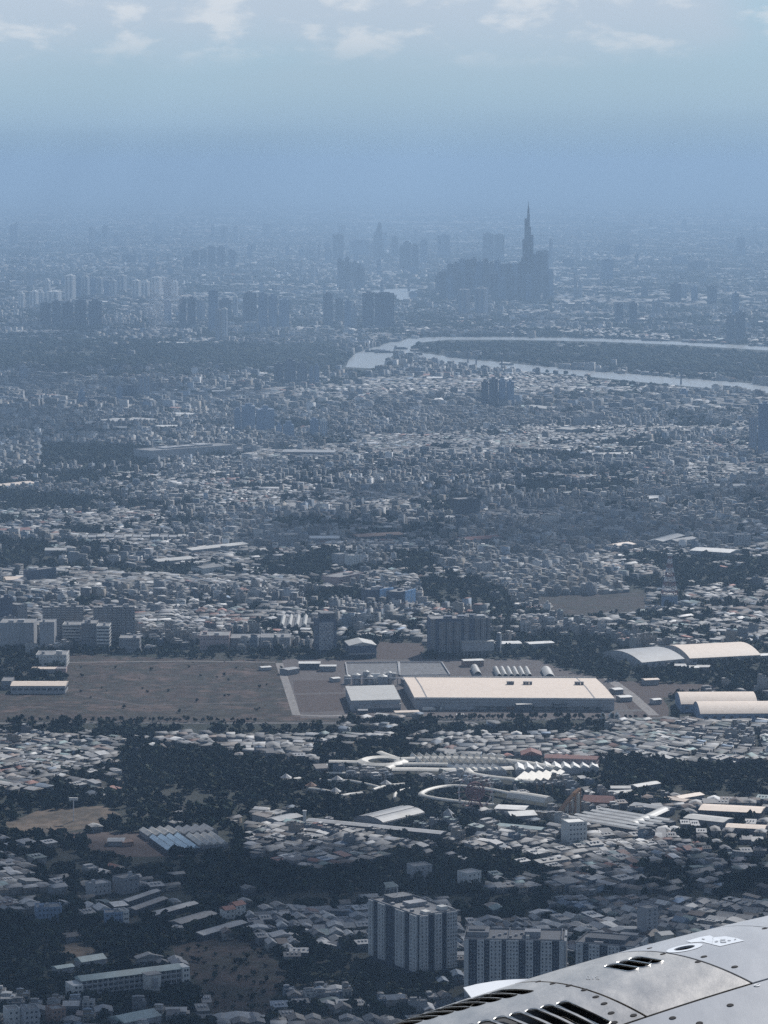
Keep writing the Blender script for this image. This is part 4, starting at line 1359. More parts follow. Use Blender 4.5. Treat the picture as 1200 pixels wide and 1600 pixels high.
# left side of the cleared field
building('field_workshop', 'long cream roofed workshop with dark windows at the left end of the cleared field', 'workshop', (17, 1084), (102, 1084), 34, 9, 'pale', 'cream_metal', storeys=1, cols=9, gable=2.0, winw=5.0, winh=2.4)
building('field_annex', 'grey flat annex on the left of the long cream roofed workshop', 'building', (2, 1077), (18, 1077), 30, 9, 'grey', 'flat')
building('field_office', 'white stepped office block at the upper left corner of the cleared field', 'office', (56, 1042), (104, 1042), 36, 14, 'white', 'flat', storeys=3, cols=9, roofbits=3)
building('field_shed', 'low cream roofed building between the white office and the long workshop', 'building', (50, 1052), (86, 1052), 16, 5, 'pale', 'cream_metal', gable=1.0)
building('field_shed', 'small pinkish flat house right of the low cream roofed building', 'building', (87, 1052), (103, 1052), 16, 5, 'pink', 'flat')

# ------------------------------------------------------------------ offices and flats behind the field
OFF = [
    ('office_block', 'wide plain grey office slab at the left edge behind the cleared field', (0, 1014), (53, 1014), 40, 974, 'pale', 0, 0, False, 2),
    ('office_block', 'grey two part plain block right of the wide grey slab', (62, 1016), (85, 1016), 30, 973, 'pale', 0, 0, False, 1),
    ('office_block', 'white banded office block with horizontal window bands behind the field', (98, 1010), (126, 1010), 30, 977, 'white', 7, 0, True, 1),
    ('office_block', 'darker slab between the two white banded office blocks', (127, 1014), (150.5, 1014), 34, 975, 'grey', 8, 6, False, 2),
    ('office_block', 'narrower white banded office block beside a darker slab', (151, 1016), (171, 1016), 30, 979, 'white', 7, 0, True, 1),
    ('office_block', 'low grey office box with a pale roof rim right of the banded blocks', (186, 1020), (218, 1020), 30, 998, 'grey', 3, 7, False, 1),
    ('office_block', 'small grey block behind the low grey office box', (182, 996), (194, 996), 18, 981, 'pale', 4, 3, False, 1),
    ('office_block', 'slim pale column block right of the small grey block', (203, 996), (209, 996), 12, 979, 'pale', 5, 1, False, 0),
    ('long_hall', 'pale pinkish long hall at the top edge of the cleared field', (312, 1016), (358, 1016), 40, 994, 'pink', 2, 10, False, 2),
    ('long_hall', 'grey long low hall with a pale roof rim right of the pinkish hall', (360, 1014), (407, 1014), 40, 998, 'grey', 2, 10, False, 1),
    ('long_hall', 'grey office hall with a white roof rim left of the dark patterned tower', (407, 1016), (453, 1016), 40, 997, 'pale', 2, 10, False, 1),
    ('office_block', 'tall tower block with white end pillars at the left edge', (-6, 980), (20, 978), 30, 935, 'navy', 10, 5, False, 2),
    ('office_block', 'pale box beside the tower with white end pillars', (28, 975), (43, 973), 24, 945, 'grey', 5, 3, False, 0),
    ('office_block', 'dark building with bright white end walls in the woods upper left', (48, 911), (88, 906), 16, 890, 'navy', 4, 10, False, 1),
    ('office_block', 'white walled block edge at the left picture end among woods', (-4, 912), (3, 911), 16, 889, 'white', 4, 2, False, 0),
    ('office_block', 'brownish banded five storey block above the blue glass twins', (530, 918), (569, 910), 30, 899, 'pink', 5, 9, True, 2),
    ('office_block', 'grey plain block with a lit side beside the dense quarter centre', (438, 858), (469, 857), 30, 836, 'grey', 4, 6, False, 1),
    ('office_block', 'dark office tower with a pale lit right edge, centre right', (716, 810), (750, 808), 30, 780, 'dark', 9, 8, False, 2),
    ('office_block', 'left block of the pale U shaped pair near the lattice mast', (1117, 853), (1138, 853), 24, 834, 'pale', 6, 5, False, 1),
    ('office_block', 'right block of the pale U shaped pair near the lattice mast', (1149, 857), (1173, 857), 24, 836, 'pale', 6, 5, False, 1),
    ('office_block', 'dark recessed link between the pale U shaped pair', (1138.5, 852), (1148.5, 852), 20, 838, 'navy', 4, 2, False, 0),
    ('office_block', 'grey wide block on the edge of the dense quarter right of centre', (965, 814), (985, 813), 30, 799, 'pale', 3, 5, False, 1),
    ('office_block', 'grey cube block in the far quarter right of centre', (908, 668), (924, 667), 30, 651, 'pale', 5, 4, False, 1),
    ('office_block', 'slim block with a lit right edge beside the far grey cube', (934, 665), (944, 664), 24, 646, 'grey', 6, 3, False, 0),
    ('office_block', 'bright white slim block in the centre of the quarter', (594, 757), (600, 756.5), 20, 741, 'white', 4, 2, False, 0),
    ('office_block', 'pale cube with a white lit side left in the dense centre quarter', (552, 888), (564, 886), 16, 868, 'white', 5, 3, False, 1),
    ('office_block', 'pale cube left of another cube in the dense centre quarter', (530, 884), (545, 882), 16, 866, 'pale', 5, 3, False, 1),
    ('office_block', 'pale block with a lit right side at the right of the dense quarter', (750, 900), (769, 898), 16, 880, 'pale', 5, 4, False, 1),
    ('warehouse', 'long white roofed complex with a zigzag edge in the left middle distance', (236, 722), (370, 712), 60, 700, 'pale', 2, 20, False, 4),
]
for nm, lab, fl, fr, d, ytop, wl, st, cs, bd, rb in OFF:
    H = height_at((fl[0] + fr[0]) / 2, (fl[1] + fr[1]) / 2, ytop)
    building(nm, lab, nm.replace('_', ' '), fl, fr, d, H, wl, 'flat', storeys=st, cols=cs or None, bands=bd, roofbits=rb, winw=1.6, winh=1.5)
for x0, dx in ((-0.5, 0), (14.5, 0)):
    o = P(x0 + 2, 981)
    H = height_at(x0 + 2, 980, 932)
# flats with balconies: two long slabs
for k, (fl, fr, yt, lab) in enumerate([((67, 1000), (131, 999), 950, 'long left slab of flats with rows of balconies behind the office blocks'), ((147, 1004), (211, 1003), 950, 'long right slab of flats with rows of balconies behind the office blocks')]):
    H = height_at(*fl, yt)
    t, o, a, L, dp = building('flats_slab', lab, 'apartment block', fl, fr, 18, H, 'grey', 'flat', storeys=14, cols=20, roofbits=4, winw=1.5, winh=1.6)
    for j in range(9):
        u = (j + 0.5) / 9
        bl_ = MB()
        for r in range(14):
            z = H * (r + 0.2) / 14
            bl_.box(L * u - 2.2, L * u + 2.2, -1.4, -0.08, z, z + 1.0, bottom=True)
        bl_.build('balcony_column', MW['pale'], t, kind='stuff')
# dark patterned tower
H = height_at(497, 1021, 962)
t, o, a, L, dp = building('patterned_tower', 'dark square tower with a grey front dotted by dark window holes', 'office tower', (497, 1022), (526, 1021), 26, H - 5, 'navy', 'flat', roofbits=0)
MB().box(1.0, L * .82, -0.9, -0.01, 5, H - 8).build('front_screen', MW['pale'], t)
wm = MB()
rnd = random.Random(4)
windows_on(wm, 1.4, L * .8, 6, H - 9, 7, 13, -0.9, 1.7, 1.7, skip=lambda c, r: (c + r) % 2 == 0 and rnd.random() < 0.85)
wm.build('windows', MW['navy'], t, kind='stuff')
MB().box(L * .22, L + .1, 6, 24, H - 4.8, H + 2.5).build('roof_room', MW['dark'], t)
# big grey apartment complex right of the centre
H = height_at(690, 1024, 968)
t, o, a, L, dp = building('apartment_complex', 'large grey apartment complex with vertical bays behind the cream hall', 'apartment block', (673, 1024), (766, 1022), 30, H, 'navy', 'flat', roofbits=4)
bay_t = []
for k, (u0, u1, zt, w_) in enumerate([(0.0, 0.07, H, 'grey'), (0.14, 0.24, H - 3, 'grey'), (0.27, 0.36, H - 3, 'grey'), (0.39, 0.50, H - 3, 'grey'), (0.56, 0.64, H + 3, 'grey'), (0.74, 0.82, H, 'grey'), (0.84, 0.92, H, 'grey'), (0.95, 1.0, H, 'grey')]):
    b = MB().box(L * u0, L * u1, -2.2, -0.01, 0, zt).build('bay', MW[w_], t)
    wm = MB()
    windows_on(wm, L * u0, L * u1, 2, zt, 2, 16, -2.2, 1.3, 1.6)
    wm.build('windows', MW['glass'], b, kind='stuff')
MB().box(L * .50, L * .56, -0.4, -0.005, 2, H - 1).build('recess', MW['navy'], t)
MB().box(L * .64, L * .74, -0.4, -0.005, 2, H - 1).build('recess', MW['navy'], t)
MB().box(L * .50, L * 1.03, -14, -2.3, 6, 17, bottom=True).build('podium', MW['pale'], t)
MB().box(L * .49, L * 1.04, -14.5, -2.25, 17.01, 18.2).build('podium_roof', MR['pale_metal'], t)
pm = MB()
for k in range(9):
    pm.box(L * .52 + k * L * .06, L * .52 + k * L * .06 + 1.2, -13.5, -12.3, 0, 5.99)
pm.build('podium_columns', MW['grey'], t, kind='stuff')
reserve(o, a, L * .4, L * 1.1, -20, 0)
# blue glass twins
for k, (fl, fr, yb, yt, lab) in enumerate([((584, 948), (614, 943), 946, 921, 'left of the two bright blue glass blocks with white strips'), ((626, 952), (648, 946), 950, 924, 'right of the two bright blue glass blocks with white strips')]):
    H = height_at(fl[0], yb, yt)
    t, o, a, L, dp = building('blue_glass_block', lab, 'apartment block', fl, fr, 22, H, 'navy', 'flat', roofbits=2, group='blue glass twin blocks')
    for j, (u0, u1) in enumerate([(0.30, 0.50), (0.52, 0.70), (0.74, 1.0)]):
        b = MB().box(L * u0, L * u1, -1.5, -0.01, 0.5 + 3 * (j % 2), H + 0.5).build('glass_bay', MW['sky_glass'], t)
        st = MB()
        rnd = random.Random(j + k * 5)
        for r in range(12):
            if rnd.random() < .6:
                z = H * (r + .3) / 12
                x = L * (u0 + (u1 - u0) * rnd.uniform(.05, .6))
                st.add([(x, -1.56, z), (x + 1.6, -1.56, z), (x + 1.6, -1.56, z + 2.2), (x, -1.56, z + 2.2)], [(0, 1, 2, 3)])
        st.build('white_panels', MW['white'], b, kind='stuff')
# sheds
strip_hall('strip_shed', 'shed with four white roof stripes left of the dark patterned tower', 'shed', (437, 977), (484, 977), (432, 962), 4, 8, 3.0, 'pale_metal', 'dark', 0.45, None, 'roof_strip', True)
t, o, a, L, dp = building('open_shed', 'dark walled hall with a pale low gable roof behind the cream hall', 'hall', (546, 1028), (588, 1027), 40, 15, 'navy', 'pale_metal', gable=4.0, along='y')
MB().box(-2, L * .9, -8, -0.02, 5, 6, bottom=True).build('front_canopy', MR['grey_metal'], t)
building('site_shed', 'white L shaped canopy roof right of the grey apartment complex', 'shed', (770, 1014), (815, 1013), 22, 6, 'grey', 'white_metal', gable=1.0)
building('site_shed', 'white low roof in the trees right of the white L shaped canopy', 'shed', (828, 1014), (866, 1012), 18, 6, 'grey', 'white_metal', gable=1.0)
# telecom tower
H = height_at(1046, 950, 866)
o = P(1046, 950)
t = thing('lattice_mast', 'red and white lattice mast on a grey round building, right side', 'radio mast', o)
RES.append((o[0], o[1], 1, 0, -16, 16, -14, 14))
hb = height_at(1046, 950, 930)
MB().cone(0, 0, 0, hb, 11, 11, 20).build('base_building', MW['blue'], t)
MB().cone(0, 0, hb + .01, hb + 2, 12, 11.5, 20).build('base_roof', MW['white'], t)
segs = 9
for k in range(segs):
    z0 = hb + 2 + (H - hb - 2) * k / segs
    z1 = hb + 2 + (H - hb - 2) * (k + 1) / segs
    r0, r1 = 9.0 * (1 - k / segs) ** 1.3 + 1.4, 9.0 * (1 - (k + 1) / segs) ** 1.3 + 1.4
    s = MB()
    c0 = [(sx * r0, sy * r0, z0) for sx, sy in ((-1, -1), (1, -1), (1, 1), (-1, 1))]
    c1 = [(sx * r1, sy * r1, z1) for sx, sy in ((-1, -1), (1, -1), (1, 1), (-1, 1))]
    for i in range(4):
        j = (i + 1) % 4
        s.bar(c0[i], c1[i], 1.1).bar(c0[i], c1[j], .6).bar(c0[j], c1[i], .6).bar(c0[i], c0[j], .7)
    s.build('mast_section', M_STEEL_RED if k % 2 == 0 else M_STEEL_WHITE, t)
MB().bar((0, 0, H), (0, 0, H + 12), 1.0).build('antenna', M_STEEL_WHITE, t)
MB().cone(0, 0, H - 2, H + 1, 3.6, 3.6, 10).build('dish_platform', MW['white'], t)

# big roofs further out
for fl, fr, d, H, w_, r_, lab in [
        ((126, 667), (152, 669), 60, 9, 'grey', 'pale_metal', 'left bay of the pale saw roof works in the left middle distance'),
        ((155, 662), (190, 666), 80, 9, 'grey', 'pale_metal', 'middle bay of the pale saw roof works in the left middle distance'),
        ((193, 661), (226, 664), 60, 9, 'grey', 'pale_metal', 'right bay of the pale saw roof works in the left middle distance'),
        ((178, 674), (238, 675), 40, 8, 'grey', 'pale_metal', 'front long roof of the pale works in the left middle distance'),
        ((242, 673), (276, 673), 40, 9, 'grey', 'white_metal', 'bright flat roof right of the pale works'),
        ((345, 676), (371, 676), 40, 9, 'grey', 'white_metal', 'bright pale roof in front of the far bluish tower pair'),
        ((268, 653), (298, 654), 50, 9, 'grey', 'white_metal', 'white roof above the pale works'),
        ((253, 615), (279, 615), 30, 9, 'dark', 'white_metal', 'thin white roof line left of a pale field roof'),
        ((331, 617), (351, 617), 30, 9, 'grey', 'white_metal', 'thin white roof line in the far left woods edge'),
        ((667, 597), (691, 597), 50, 11, 'dark', 'white_metal', 'small white roofed dark hall below the river arm'),
        ((0, 840), (50, 838), 40, 10, 'brick', 'tile_red', 'pinkish red roofed long building at the left edge'),
        ((730, 854), (786, 850), 40, 10, 'dark', 'tile_red', 'red tiled school like roof right of the centre'),
        ((560, 848), (632, 844), 40, 9, 'dark', 'rust', 'dull red long roof in the trees near the centre'),
        ((2, 768), (58, 762), 40, 9, 'cream', 'cream_metal', 'yellowish low building at the left edge among woods'),
        ((780, 1050 - 480), (795, 571), 20, 6, 'grey', 'white_metal', 'tiny white roof on the river peninsula'),
        ((484, 850), (530, 850), 30, 9, 'grey', 'white_metal', 'white curved roof hall in the centre left quarter'),
        ((440, 715), (522, 716), 60, 12, 'grey', 'grey_metal', 'broad grey roofed hall in the centre middle distance'),
        ((1117, 768), (1165, 768), 40, 10, 'grey', 'pale_metal', 'pale long roof at the right middle distance'),
        ((1014, 787), (1038, 785), 40, 9, 'dark', 'white_metal', 'bright white roof above a dark hall, right'),
        ((820, 640), (856, 645), 40, 9, 'grey', 'pale_metal', 'pale roof strip below the right river arm'),
        ((871, 678), (893, 680), 40, 12, 'grey', 'pale_metal', 'pale curved roof hall in the right middle distance'),
        ((1016, 628), (1040, 628), 40, 10, 'grey', 'white_metal', 'bright roof below the lower river arm'),
        ((920, 718), (992, 716), 40, 9, 'grey', 'pale_metal', 'long pale roof pointing right in the right middle distance'),
        ((968, 862), (994, 858), 30, 8, 'grey', 'cream_metal', 'cream lens shaped roof in the woods right'),
        ((1078, 868), (1140, 872), 46, 8, 'grey', 'white_metal', 'white framed low compound in the woods by the U shaped pair'),
        ((1036, 858), (1070, 848), 26, 12, 'grey', 'pale_metal', 'pale folded roof hall left of the U shaped pair'),
        ((1058, 855), (1090, 850), 22, 9, 'grey', 'pale_metal', 'second pale folded roof hall left of the U shaped pair'),
        ((300, 868), (388, 858), 26, 8, 'grey', 'pale_metal', 'long pale double roof in the woods left of centre'),
        ((317, 898), (350, 894), 26, 9, 'white', 'flat', 'white blocky house at the edge of woods left of centre'),
        ((248, 885), (305, 880), 30, 7, 'grey', 'pale_metal', 'pale low roofs in the woods, left'),
        ((70, 868), (102, 868), 26, 8, 'grey', 'pale_metal', 'pale small roofs at the dark wood, left edge'),
        ((10, 913), (42, 912), 40, 6, 'cream', 'cream_metal', 'cream low roof under the dark building with white end walls'),
        ((888, 479.5), (920, 479.5), 60, 14, 'dark', 'white_metal', 'bright white lens roof near the far river, right of the tallest tower'),
        ((246, 540), (306, 541), 40, 10, 'dark', 'white_metal', 'thin bright roof line below the smoke plume')]:
    building('big_roof_hall', lab, 'hall', fl, fr, d, H, w_, r_, gable=2.5)
for k in range(16):
    x = 110 + 14 * k
    y = 845 + 0.6 * (k % 3)
    building('row_shed', ['first', 'second', 'third', 'fourth', 'fifth', 'sixth', 'seventh', 'eighth', 'ninth', 'tenth', 'eleventh', 'twelfth', 'thirteenth', 'fourteenth', 'fifteenth', 'sixteenth'][k] +
             ' from the left in the row of pale shed roofs in the left woods', 'shed', (x, y), (x + 11, y), 30, 7, 'grey', 'grey_metal' if k % 3 else 'pale_metal', gable=2.0, group='row of sheds in the left woods')

# ------------------------------------------------------------------ towers of the city
ORD = ['first', 'second', 'third', 'fourth', 'fifth', 'sixth', 'seventh', 'eighth', 'ninth', 'tenth', 'eleventh', 'twelfth', 'thirteenth', 'fourteenth', 'fifteenth', 'sixteenth', 'seventeenth', 'eighteenth',
       'nineteenth', 'twentieth', 'twenty-first', 'twenty-second', 'twenty-third', 'twenty-fourth', 'twenty-fifth', 'twenty-sixth', 'twenty-seventh', 'twenty-eighth', 'twenty-ninth', 'thirtieth',
       'thirty-first', 'thirty-second', 'thirty-third', 'thirty-fourth', 'thirty-fifth', 'thirty-sixth', 'thirty-seventh', 'thirty-eighth', 'thirty-ninth', 'fortieth']


def tower(label, x0, x1, yb, yt, wall, yaw=0.0, depth=0.7, group=None, band=None, name='apartment_tower', crown=True, seed=0):
    """A high-rise: shaft, window strips up two faces, roof room. x0..x1 is its width in the photograph."""
    xm = (x0 + x1) / 2
    H = height_at(xm, yb, yt)
    mpp = m_per_px(yb)
    wpx = (x1 - x0) * mpp
    ya = R(yaw)
    w = wpx / (abs(math.cos(ya)) + depth * abs(math.sin(ya)))
    d = w * depth
    cx, cy = P(xm, yb)
    o = (cx, cy)
    t = thing(name, label, 'tower', o, ya, group)
    reserve(o, ya, -w / 2, w / 2, -d / 2, d / 2, 6)
    x0_, x1_, y0_, y1_ = -w / 2, w / 2, -d / 2, d / 2
    MB().box(x0_, x1_, y0_, y1_, 0, H).build('wall', MW[wall], t)
    rnd = random.Random(seed + int(xm * 3 + yb))
    st = MB()
    n = rnd.choice([2, 3, 3, 4])
    for i in range(n):
        u0 = x0_ + w * (i + 0.28) / n
        u1 = x0_ + w * (i + 0.72) / n
        st.add([(u0, y0_ - .25, 4), (u1, y0_ - .25, 4), (u1, y0_ - .25, H - 4), (u0, y0_ - .25, H - 4)], [(0, 1, 2, 3)])
    for i in range(2):
        v0 = y0_ + d * (i + 0.3) / 2
        v1 = y0_ + d * (i + 0.7) / 2
        st.add([(x1_ + .25, v0, 4), (x1_ + .25, v1, 4), (x1_ + .25, v1, H - 4), (x1_ + .25, v0, H - 4)], [(0, 1, 2, 3)])
        st.add([(x0_ - .25, v1, 4), (x0_ - .25, v0, 4), (x0_ - .25, v0, H - 4), (x0_ - .25, v1, H - 4)], [(0, 1, 2, 3)])
    st.build('window_strips', MW[band or ('pale' if wall == 'bright' else 'navy' if wall in ('navy', 'dark', 'tower_glass_shade') else 'blue')], t, kind='stuff')
    if crown:
        c = rnd.uniform(0.3, 0.6)
        MB().box(x0_ * c, x1_ * c, y0_ * c, y1_ * c, H + .01, H + rnd.uniform(3, 8)).build('roof_room', MW[wall], t)
    return t, H, w, d


def tower_set(rows, what, where, group, **kw):
    rows = sorted(rows, key=lambda q: q[0])
    for i, q in enumerate(rows):
        x0, x1, yb, yt, wl, yaw = q
        tower('%s %s, %s from left %s' % ({'bright': 'bright white', 'white': 'off-white', 'cream': 'cream', 'pale': 'pale grey', 'grey': 'grey', 'blue': 'blue grey', 'navy': 'dark blue', 'dark': 'dark', 'tower_glass_shade': 'dark toned', 'pink': 'pinkish'}[wl], what, ORD[i], where),
              x0, x1, yb, yt, wl, yaw, group=group, seed=i, **kw)


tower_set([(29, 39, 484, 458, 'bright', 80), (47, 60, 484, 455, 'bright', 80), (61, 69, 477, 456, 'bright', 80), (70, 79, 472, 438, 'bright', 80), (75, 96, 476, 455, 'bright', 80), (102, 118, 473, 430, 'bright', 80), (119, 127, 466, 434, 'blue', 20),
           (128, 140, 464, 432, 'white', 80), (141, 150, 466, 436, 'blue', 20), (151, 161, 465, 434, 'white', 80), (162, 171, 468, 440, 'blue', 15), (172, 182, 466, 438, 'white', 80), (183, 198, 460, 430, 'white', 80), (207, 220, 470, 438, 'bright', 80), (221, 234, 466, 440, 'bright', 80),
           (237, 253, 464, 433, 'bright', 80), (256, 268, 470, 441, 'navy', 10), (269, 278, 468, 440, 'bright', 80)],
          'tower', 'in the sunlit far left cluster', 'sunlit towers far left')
tower_set([(62, 80, 512, 473, 'tower_glass_shade', 5), (82, 95, 514, 470, 'tower_glass_shade', 5), (97, 115, 513, 472, 'tower_glass_shade', 5), (117, 135, 512, 468, 'tower_glass_shade', 5), (138, 160, 513, 470, 'tower_glass_shade', 5)], 'slab',
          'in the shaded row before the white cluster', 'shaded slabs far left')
tower_set([(256, 268, 508, 470, 'blue', 10), (280, 291, 514, 466, 'tower_glass_shade', 15), (293, 306, 516, 466, 'tower_glass_shade', 15), (308, 320, 505, 468, 'pale', 72), (326, 341, 518, 454, 'blue', 20), (342, 362, 502, 468, 'navy', 5), (337, 346, 536, 484, 'pale', 72), (347, 356, 536, 482, 'white', 80), (364, 372, 500, 463, 'white', 80),
           (379, 401, 508, 457, 'navy', 8), (381, 402, 524, 503, 'pale', 20), (404, 418, 520, 458, 'blue', 10), (420, 433, 520, 462, 'blue', 25), (436, 452, 516, 468, 'blue', 10)], 'tower', 'in the group below the white cluster', 'towers left of the river bend')
tower_set([(287, 297, 422, 402, 'navy', 5), (299, 311, 420, 392, 'navy', 5), (312, 323, 420, 390, 'tower_glass_shade', 5), (325, 337, 418, 385, 'navy', 5), (339, 352, 419, 386, 'navy', 5), (357, 368, 420, 391, 'navy', 5)], 'tower', 'in the shaded far row of six', 'shaded far row of six towers')
tower_set([(505, 520, 514, 458, 'navy', 5), (524, 536, 512, 466, 'tower_glass_shade', 10), (538, 549, 516, 470, 'blue', 30), (550, 558, 514, 476, 'pale', 72), (566, 584, 514, 457, 'navy', 3), (585.5, 616, 514, 457.5, 'navy', 3)], 'slab tower', 'before the upper river bend', 'slab towers by the river bend')
tower_set([(410, 424, 372, 350, 'pale', 70), (468, 473, 442, 408, 'white', 80), (486, 492, 446, 412, 'white', 80), (520, 537, 408, 366, 'tower_glass_shade', 5), (529, 540, 378, 352, 'pale', 70), (546, 577, 400, 375, 'blue', 10), (612, 622, 405, 370, 'tower_glass_shade', 5), (624, 632, 424, 384, 'tower_glass_shade', 5),
           (630, 642, 424, 378, 'tower_glass_shade', 5), (643, 654, 424, 382, 'tower_glass_shade', 5), (656, 668, 412, 375, 'blue', 10), (646, 653, 380, 358, 'pale', 70), (683, 703, 404, 367, 'blue', 8), (496, 500, 410, 382, 'pale', 70), (633.5, 636.5, 424, 408, 'white', 20)],
          'tower', 'in the far centre skyline', 'far centre skyline towers')
tower_set([(527 + 6 * k, 534 + 6 * k, 452 + (k % 3) * 3, [404, 408, 402, 411, 409, 413, 418][k], 'tower_glass_shade', 5) for k in range(7)], 'tower', 'in the clump left of the pointed tower', 'dark clump left of the pointed tower')
tower_set([(754, 771, 410, 365, 'navy', 5), (772.5, 788, 410, 366, 'dark', 5)], 'slab tower', 'of the pair left of the tallest tower', 'far slab pair')
_cl = []  # dark walls here: cloud shade over the cluster put into the colour
_tops = [430, 418, 412, 408, 405, 403, 404, 405, 406, 408, 407, 410, 412, 409, 411, 404, 398, 391, 393, 419]
for k in range(20):
    x = 680 + 9.2 * k
    _cl.append((x, x + 9.8, 462 + (k * 5) % 9, _tops[k] + (k % 2) * 3, ['tower_glass_shade', 'navy', 'blue'][(k * 5) % 3], [4, 40, 12, 66][(k * 3) % 4]))
for k in range(13):
    x = 686 + 13.5 * k
    _cl.append((x, x + 10, 472, 424 + (k * 7) % 13, ['navy', 'blue', 'tower_glass_shade'][k % 3], [4, 60, 20][k % 3]))
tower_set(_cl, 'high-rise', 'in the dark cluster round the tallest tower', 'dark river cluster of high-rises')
tower_set([(716, 735, 493, 452, 'pale', 72), (742, 763, 493, 450, 'pale', 72)], 'round topped tower', 'of the pale pair before the river cluster', 'pale tower pair before the river cluster')
tower_set([(896, 902, 470, 434, 'pale', 72), (903, 910, 470, 438, 'white', 80), (838, 858, 424, 391, 'navy', 5), (857.5, 864, 416, 373, 'pale', 72), (961, 973, 507, 474, 'navy', 5), (983, 995, 509, 473, 'navy', 35), (1018, 1024, 498, 470, 'pale', 72), (1026, 1032, 498, 468, 'pale', 72), (1047, 1064, 474, 443, 'navy', 5),
           (1080, 1090, 474, 448, 'blue', 10), (1105, 1120, 478, 446, 'navy', 10), (1135, 1147, 534, 492, 'tower_glass_shade', 5), (1149, 1164, 534, 487, 'tower_glass_shade', 5), (1144, 1154, 500, 458, 'blue', 5), (1150, 1164, 402, 371, 'blue', 10), (1005, 1012, 402, 388, 'white', 80), (962, 984, 402, 382, 'blue', 20), (940, 958, 440, 405, 'blue', 10), (1050, 1070, 415, 400, 'blue', 10), (1075, 1105, 425, 408, 'navy', 6), (880, 896, 420, 404, 'navy', 6)],
          'tower', 'in the far right city', 'towers in the far right city')
tower_set([(15, 21, 382, 352, 'blue', 5), (21.5, 28, 384, 350, 'blue', 5), (139, 148, 388, 355, 'pale', 72), (178, 190, 384, 366, 'pale', 72), (345, 356, 380, 354, 'pale', 72), (365, 374, 380, 353, 'white', 80), (190, 212, 412, 398, 'navy', 5), (240, 252, 380, 368, 'blue', 20), (70, 80, 392, 378, 'blue', 20)], 'tower', 'on the hazy far left horizon', 'far left horizon towers')
tower_set([(122, 133, 638, 612, 'blue', 15), (182, 192, 632, 605, 'blue', 15), (193, 214, 630, 605, 'navy', 30), (217, 235, 628, 586, 'pale', 12), (366, 376, 678, 640, 'blue', 10), (377, 399, 676, 634, 'blue', 10), (400, 429, 682, 639, 'blue', 12), (431, 441, 686, 665, 'blue', 12), (442, 460, 688, 663, 'blue', 12), (484, 498, 686, 655, 'blue', 10), (500, 512, 686, 656, 'white', 20), (30, 44, 600, 572, 'pale', 20)],
          'tower', 'in the left middle distance', 'towers in the left middle distance')
tower_set([(428, 442, 604, 568, 'navy', 5), (444, 462, 606, 563, 'navy', 5), (464, 480, 606, 566, 'tower_glass_shade', 5), (483, 489, 606, 573, 'blue', 20), (491, 499, 606, 572, 'blue', 20)], 'slab', 'below the left river bank', 'slabs below the left river bank')
tower_set([(752, 763, 638, 596, 'navy', 5), (764, 778, 640, 592, 'tower_glass_shade', 10), (779, 790, 640, 594, 'blue', 10), (791, 803, 640, 596, 'blue', 10)], 'tower', 'of the bluish group right of centre', 'bluish tower group right of centre')
tower_set([(1170, 1182, 712, 650, 'pale', 8), (1184, 1204, 714, 630, 'blue', 30), (1062, 1075, 628, 610, 'blue', 10)], 'tower', 'at the far right, middle distance', 'towers at the right edge')
# random lesser towers of the far city
rnd = random.Random(21)
for name_, xa, xb in (('left', -20, 400), ('centre', 380, 700), ('right', 860, 1215)):
    _rt = []
    for k in range(30):
        x = rnd.uniform(xa, xb)
        yb = 352 + 118 * rnd.random() ** .8
        h = rnd.uniform(8, 13) + rnd.random() ** 3 * 16
        w = rnd.uniform(4, 11)
        _rt.append((x, x + w, yb, yb - h, rnd.choice(['blue', 'pale', 'blue', 'navy', 'pale', 'white', 'tower_glass_shade']), rnd.choice([5, 15, 30, 70, 72])))
    tower_set(_rt, 'lesser tower', 'in the hazy far %s city' % name_, 'lesser towers of the far %s city' % name_)

# the pointed tower: a bulging blade with a sharp top and a round landing deck
xm, yb, yt = 592, 408, 347
H = height_at(xm, yb, yt)
o = P(xm, yb)
t = thing('pointed_tower', 'blade shaped pointed glass tower in the far centre skyline', 'skyscraper', o)
RES.append((o[0], o[1], 1, 0, -30, 30, -30, 30))
mpp = m_per_px(yb)
prof = [(0, 8.0, 8.0), (0.3, 8.4, 8.4), (0.55, 8.6, 7.6), (0.62, 8.3, 5.2), (0.75, 6.0, 5.0), (0.88, 3.0, 4.4), (0.97, 0.8, 4.0), (1.0, 0.2, 2.6)]
vs = []
for u, l_, r_ in prof:
    zl = H * u
    ring_ = []
    for i in range(12):
        an = 2 * math.pi * i / 12
        c = math.cos(an)
        rx = (r_ if c > 0 else l_) * mpp
        ring_.append((rx * c, 22 * math.sin(an) * (1 - .6 * u), zl))
    vs += ring_
fs = []
for k in range(len(prof) - 1):
    for i in range(12):
        j = (i + 1) % 12
        fs.append((k * 12 + i, k * 12 + j, (k + 1) * 12 + j, (k + 1) * 12 + i))
fs.append(tuple(range((len(prof) - 1) * 12, len(prof) * 12)))
MB().add(vs, fs).build('shaft', MW['tower_glass_shade'], t)
MB().cone(7 * mpp, -8, H * .70, H * .715, 14, 15, 16).build('landing_deck', MW['navy'], t)
# the tallest tower: a bundle of stepped square tubes under a spire
yb, yt = 470, 316
o = P(824, yb)
t = thing('tallest_tower', 'tallest dark stepped tower with a thin spire, above the river cluster', 'skyscraper', o)
RES.append((o[0], o[1], 1, 0, -70, 70, -50, 50))
mpp = m_per_px(yb)


def hz_(y):
    return height_at(824, yb, y)


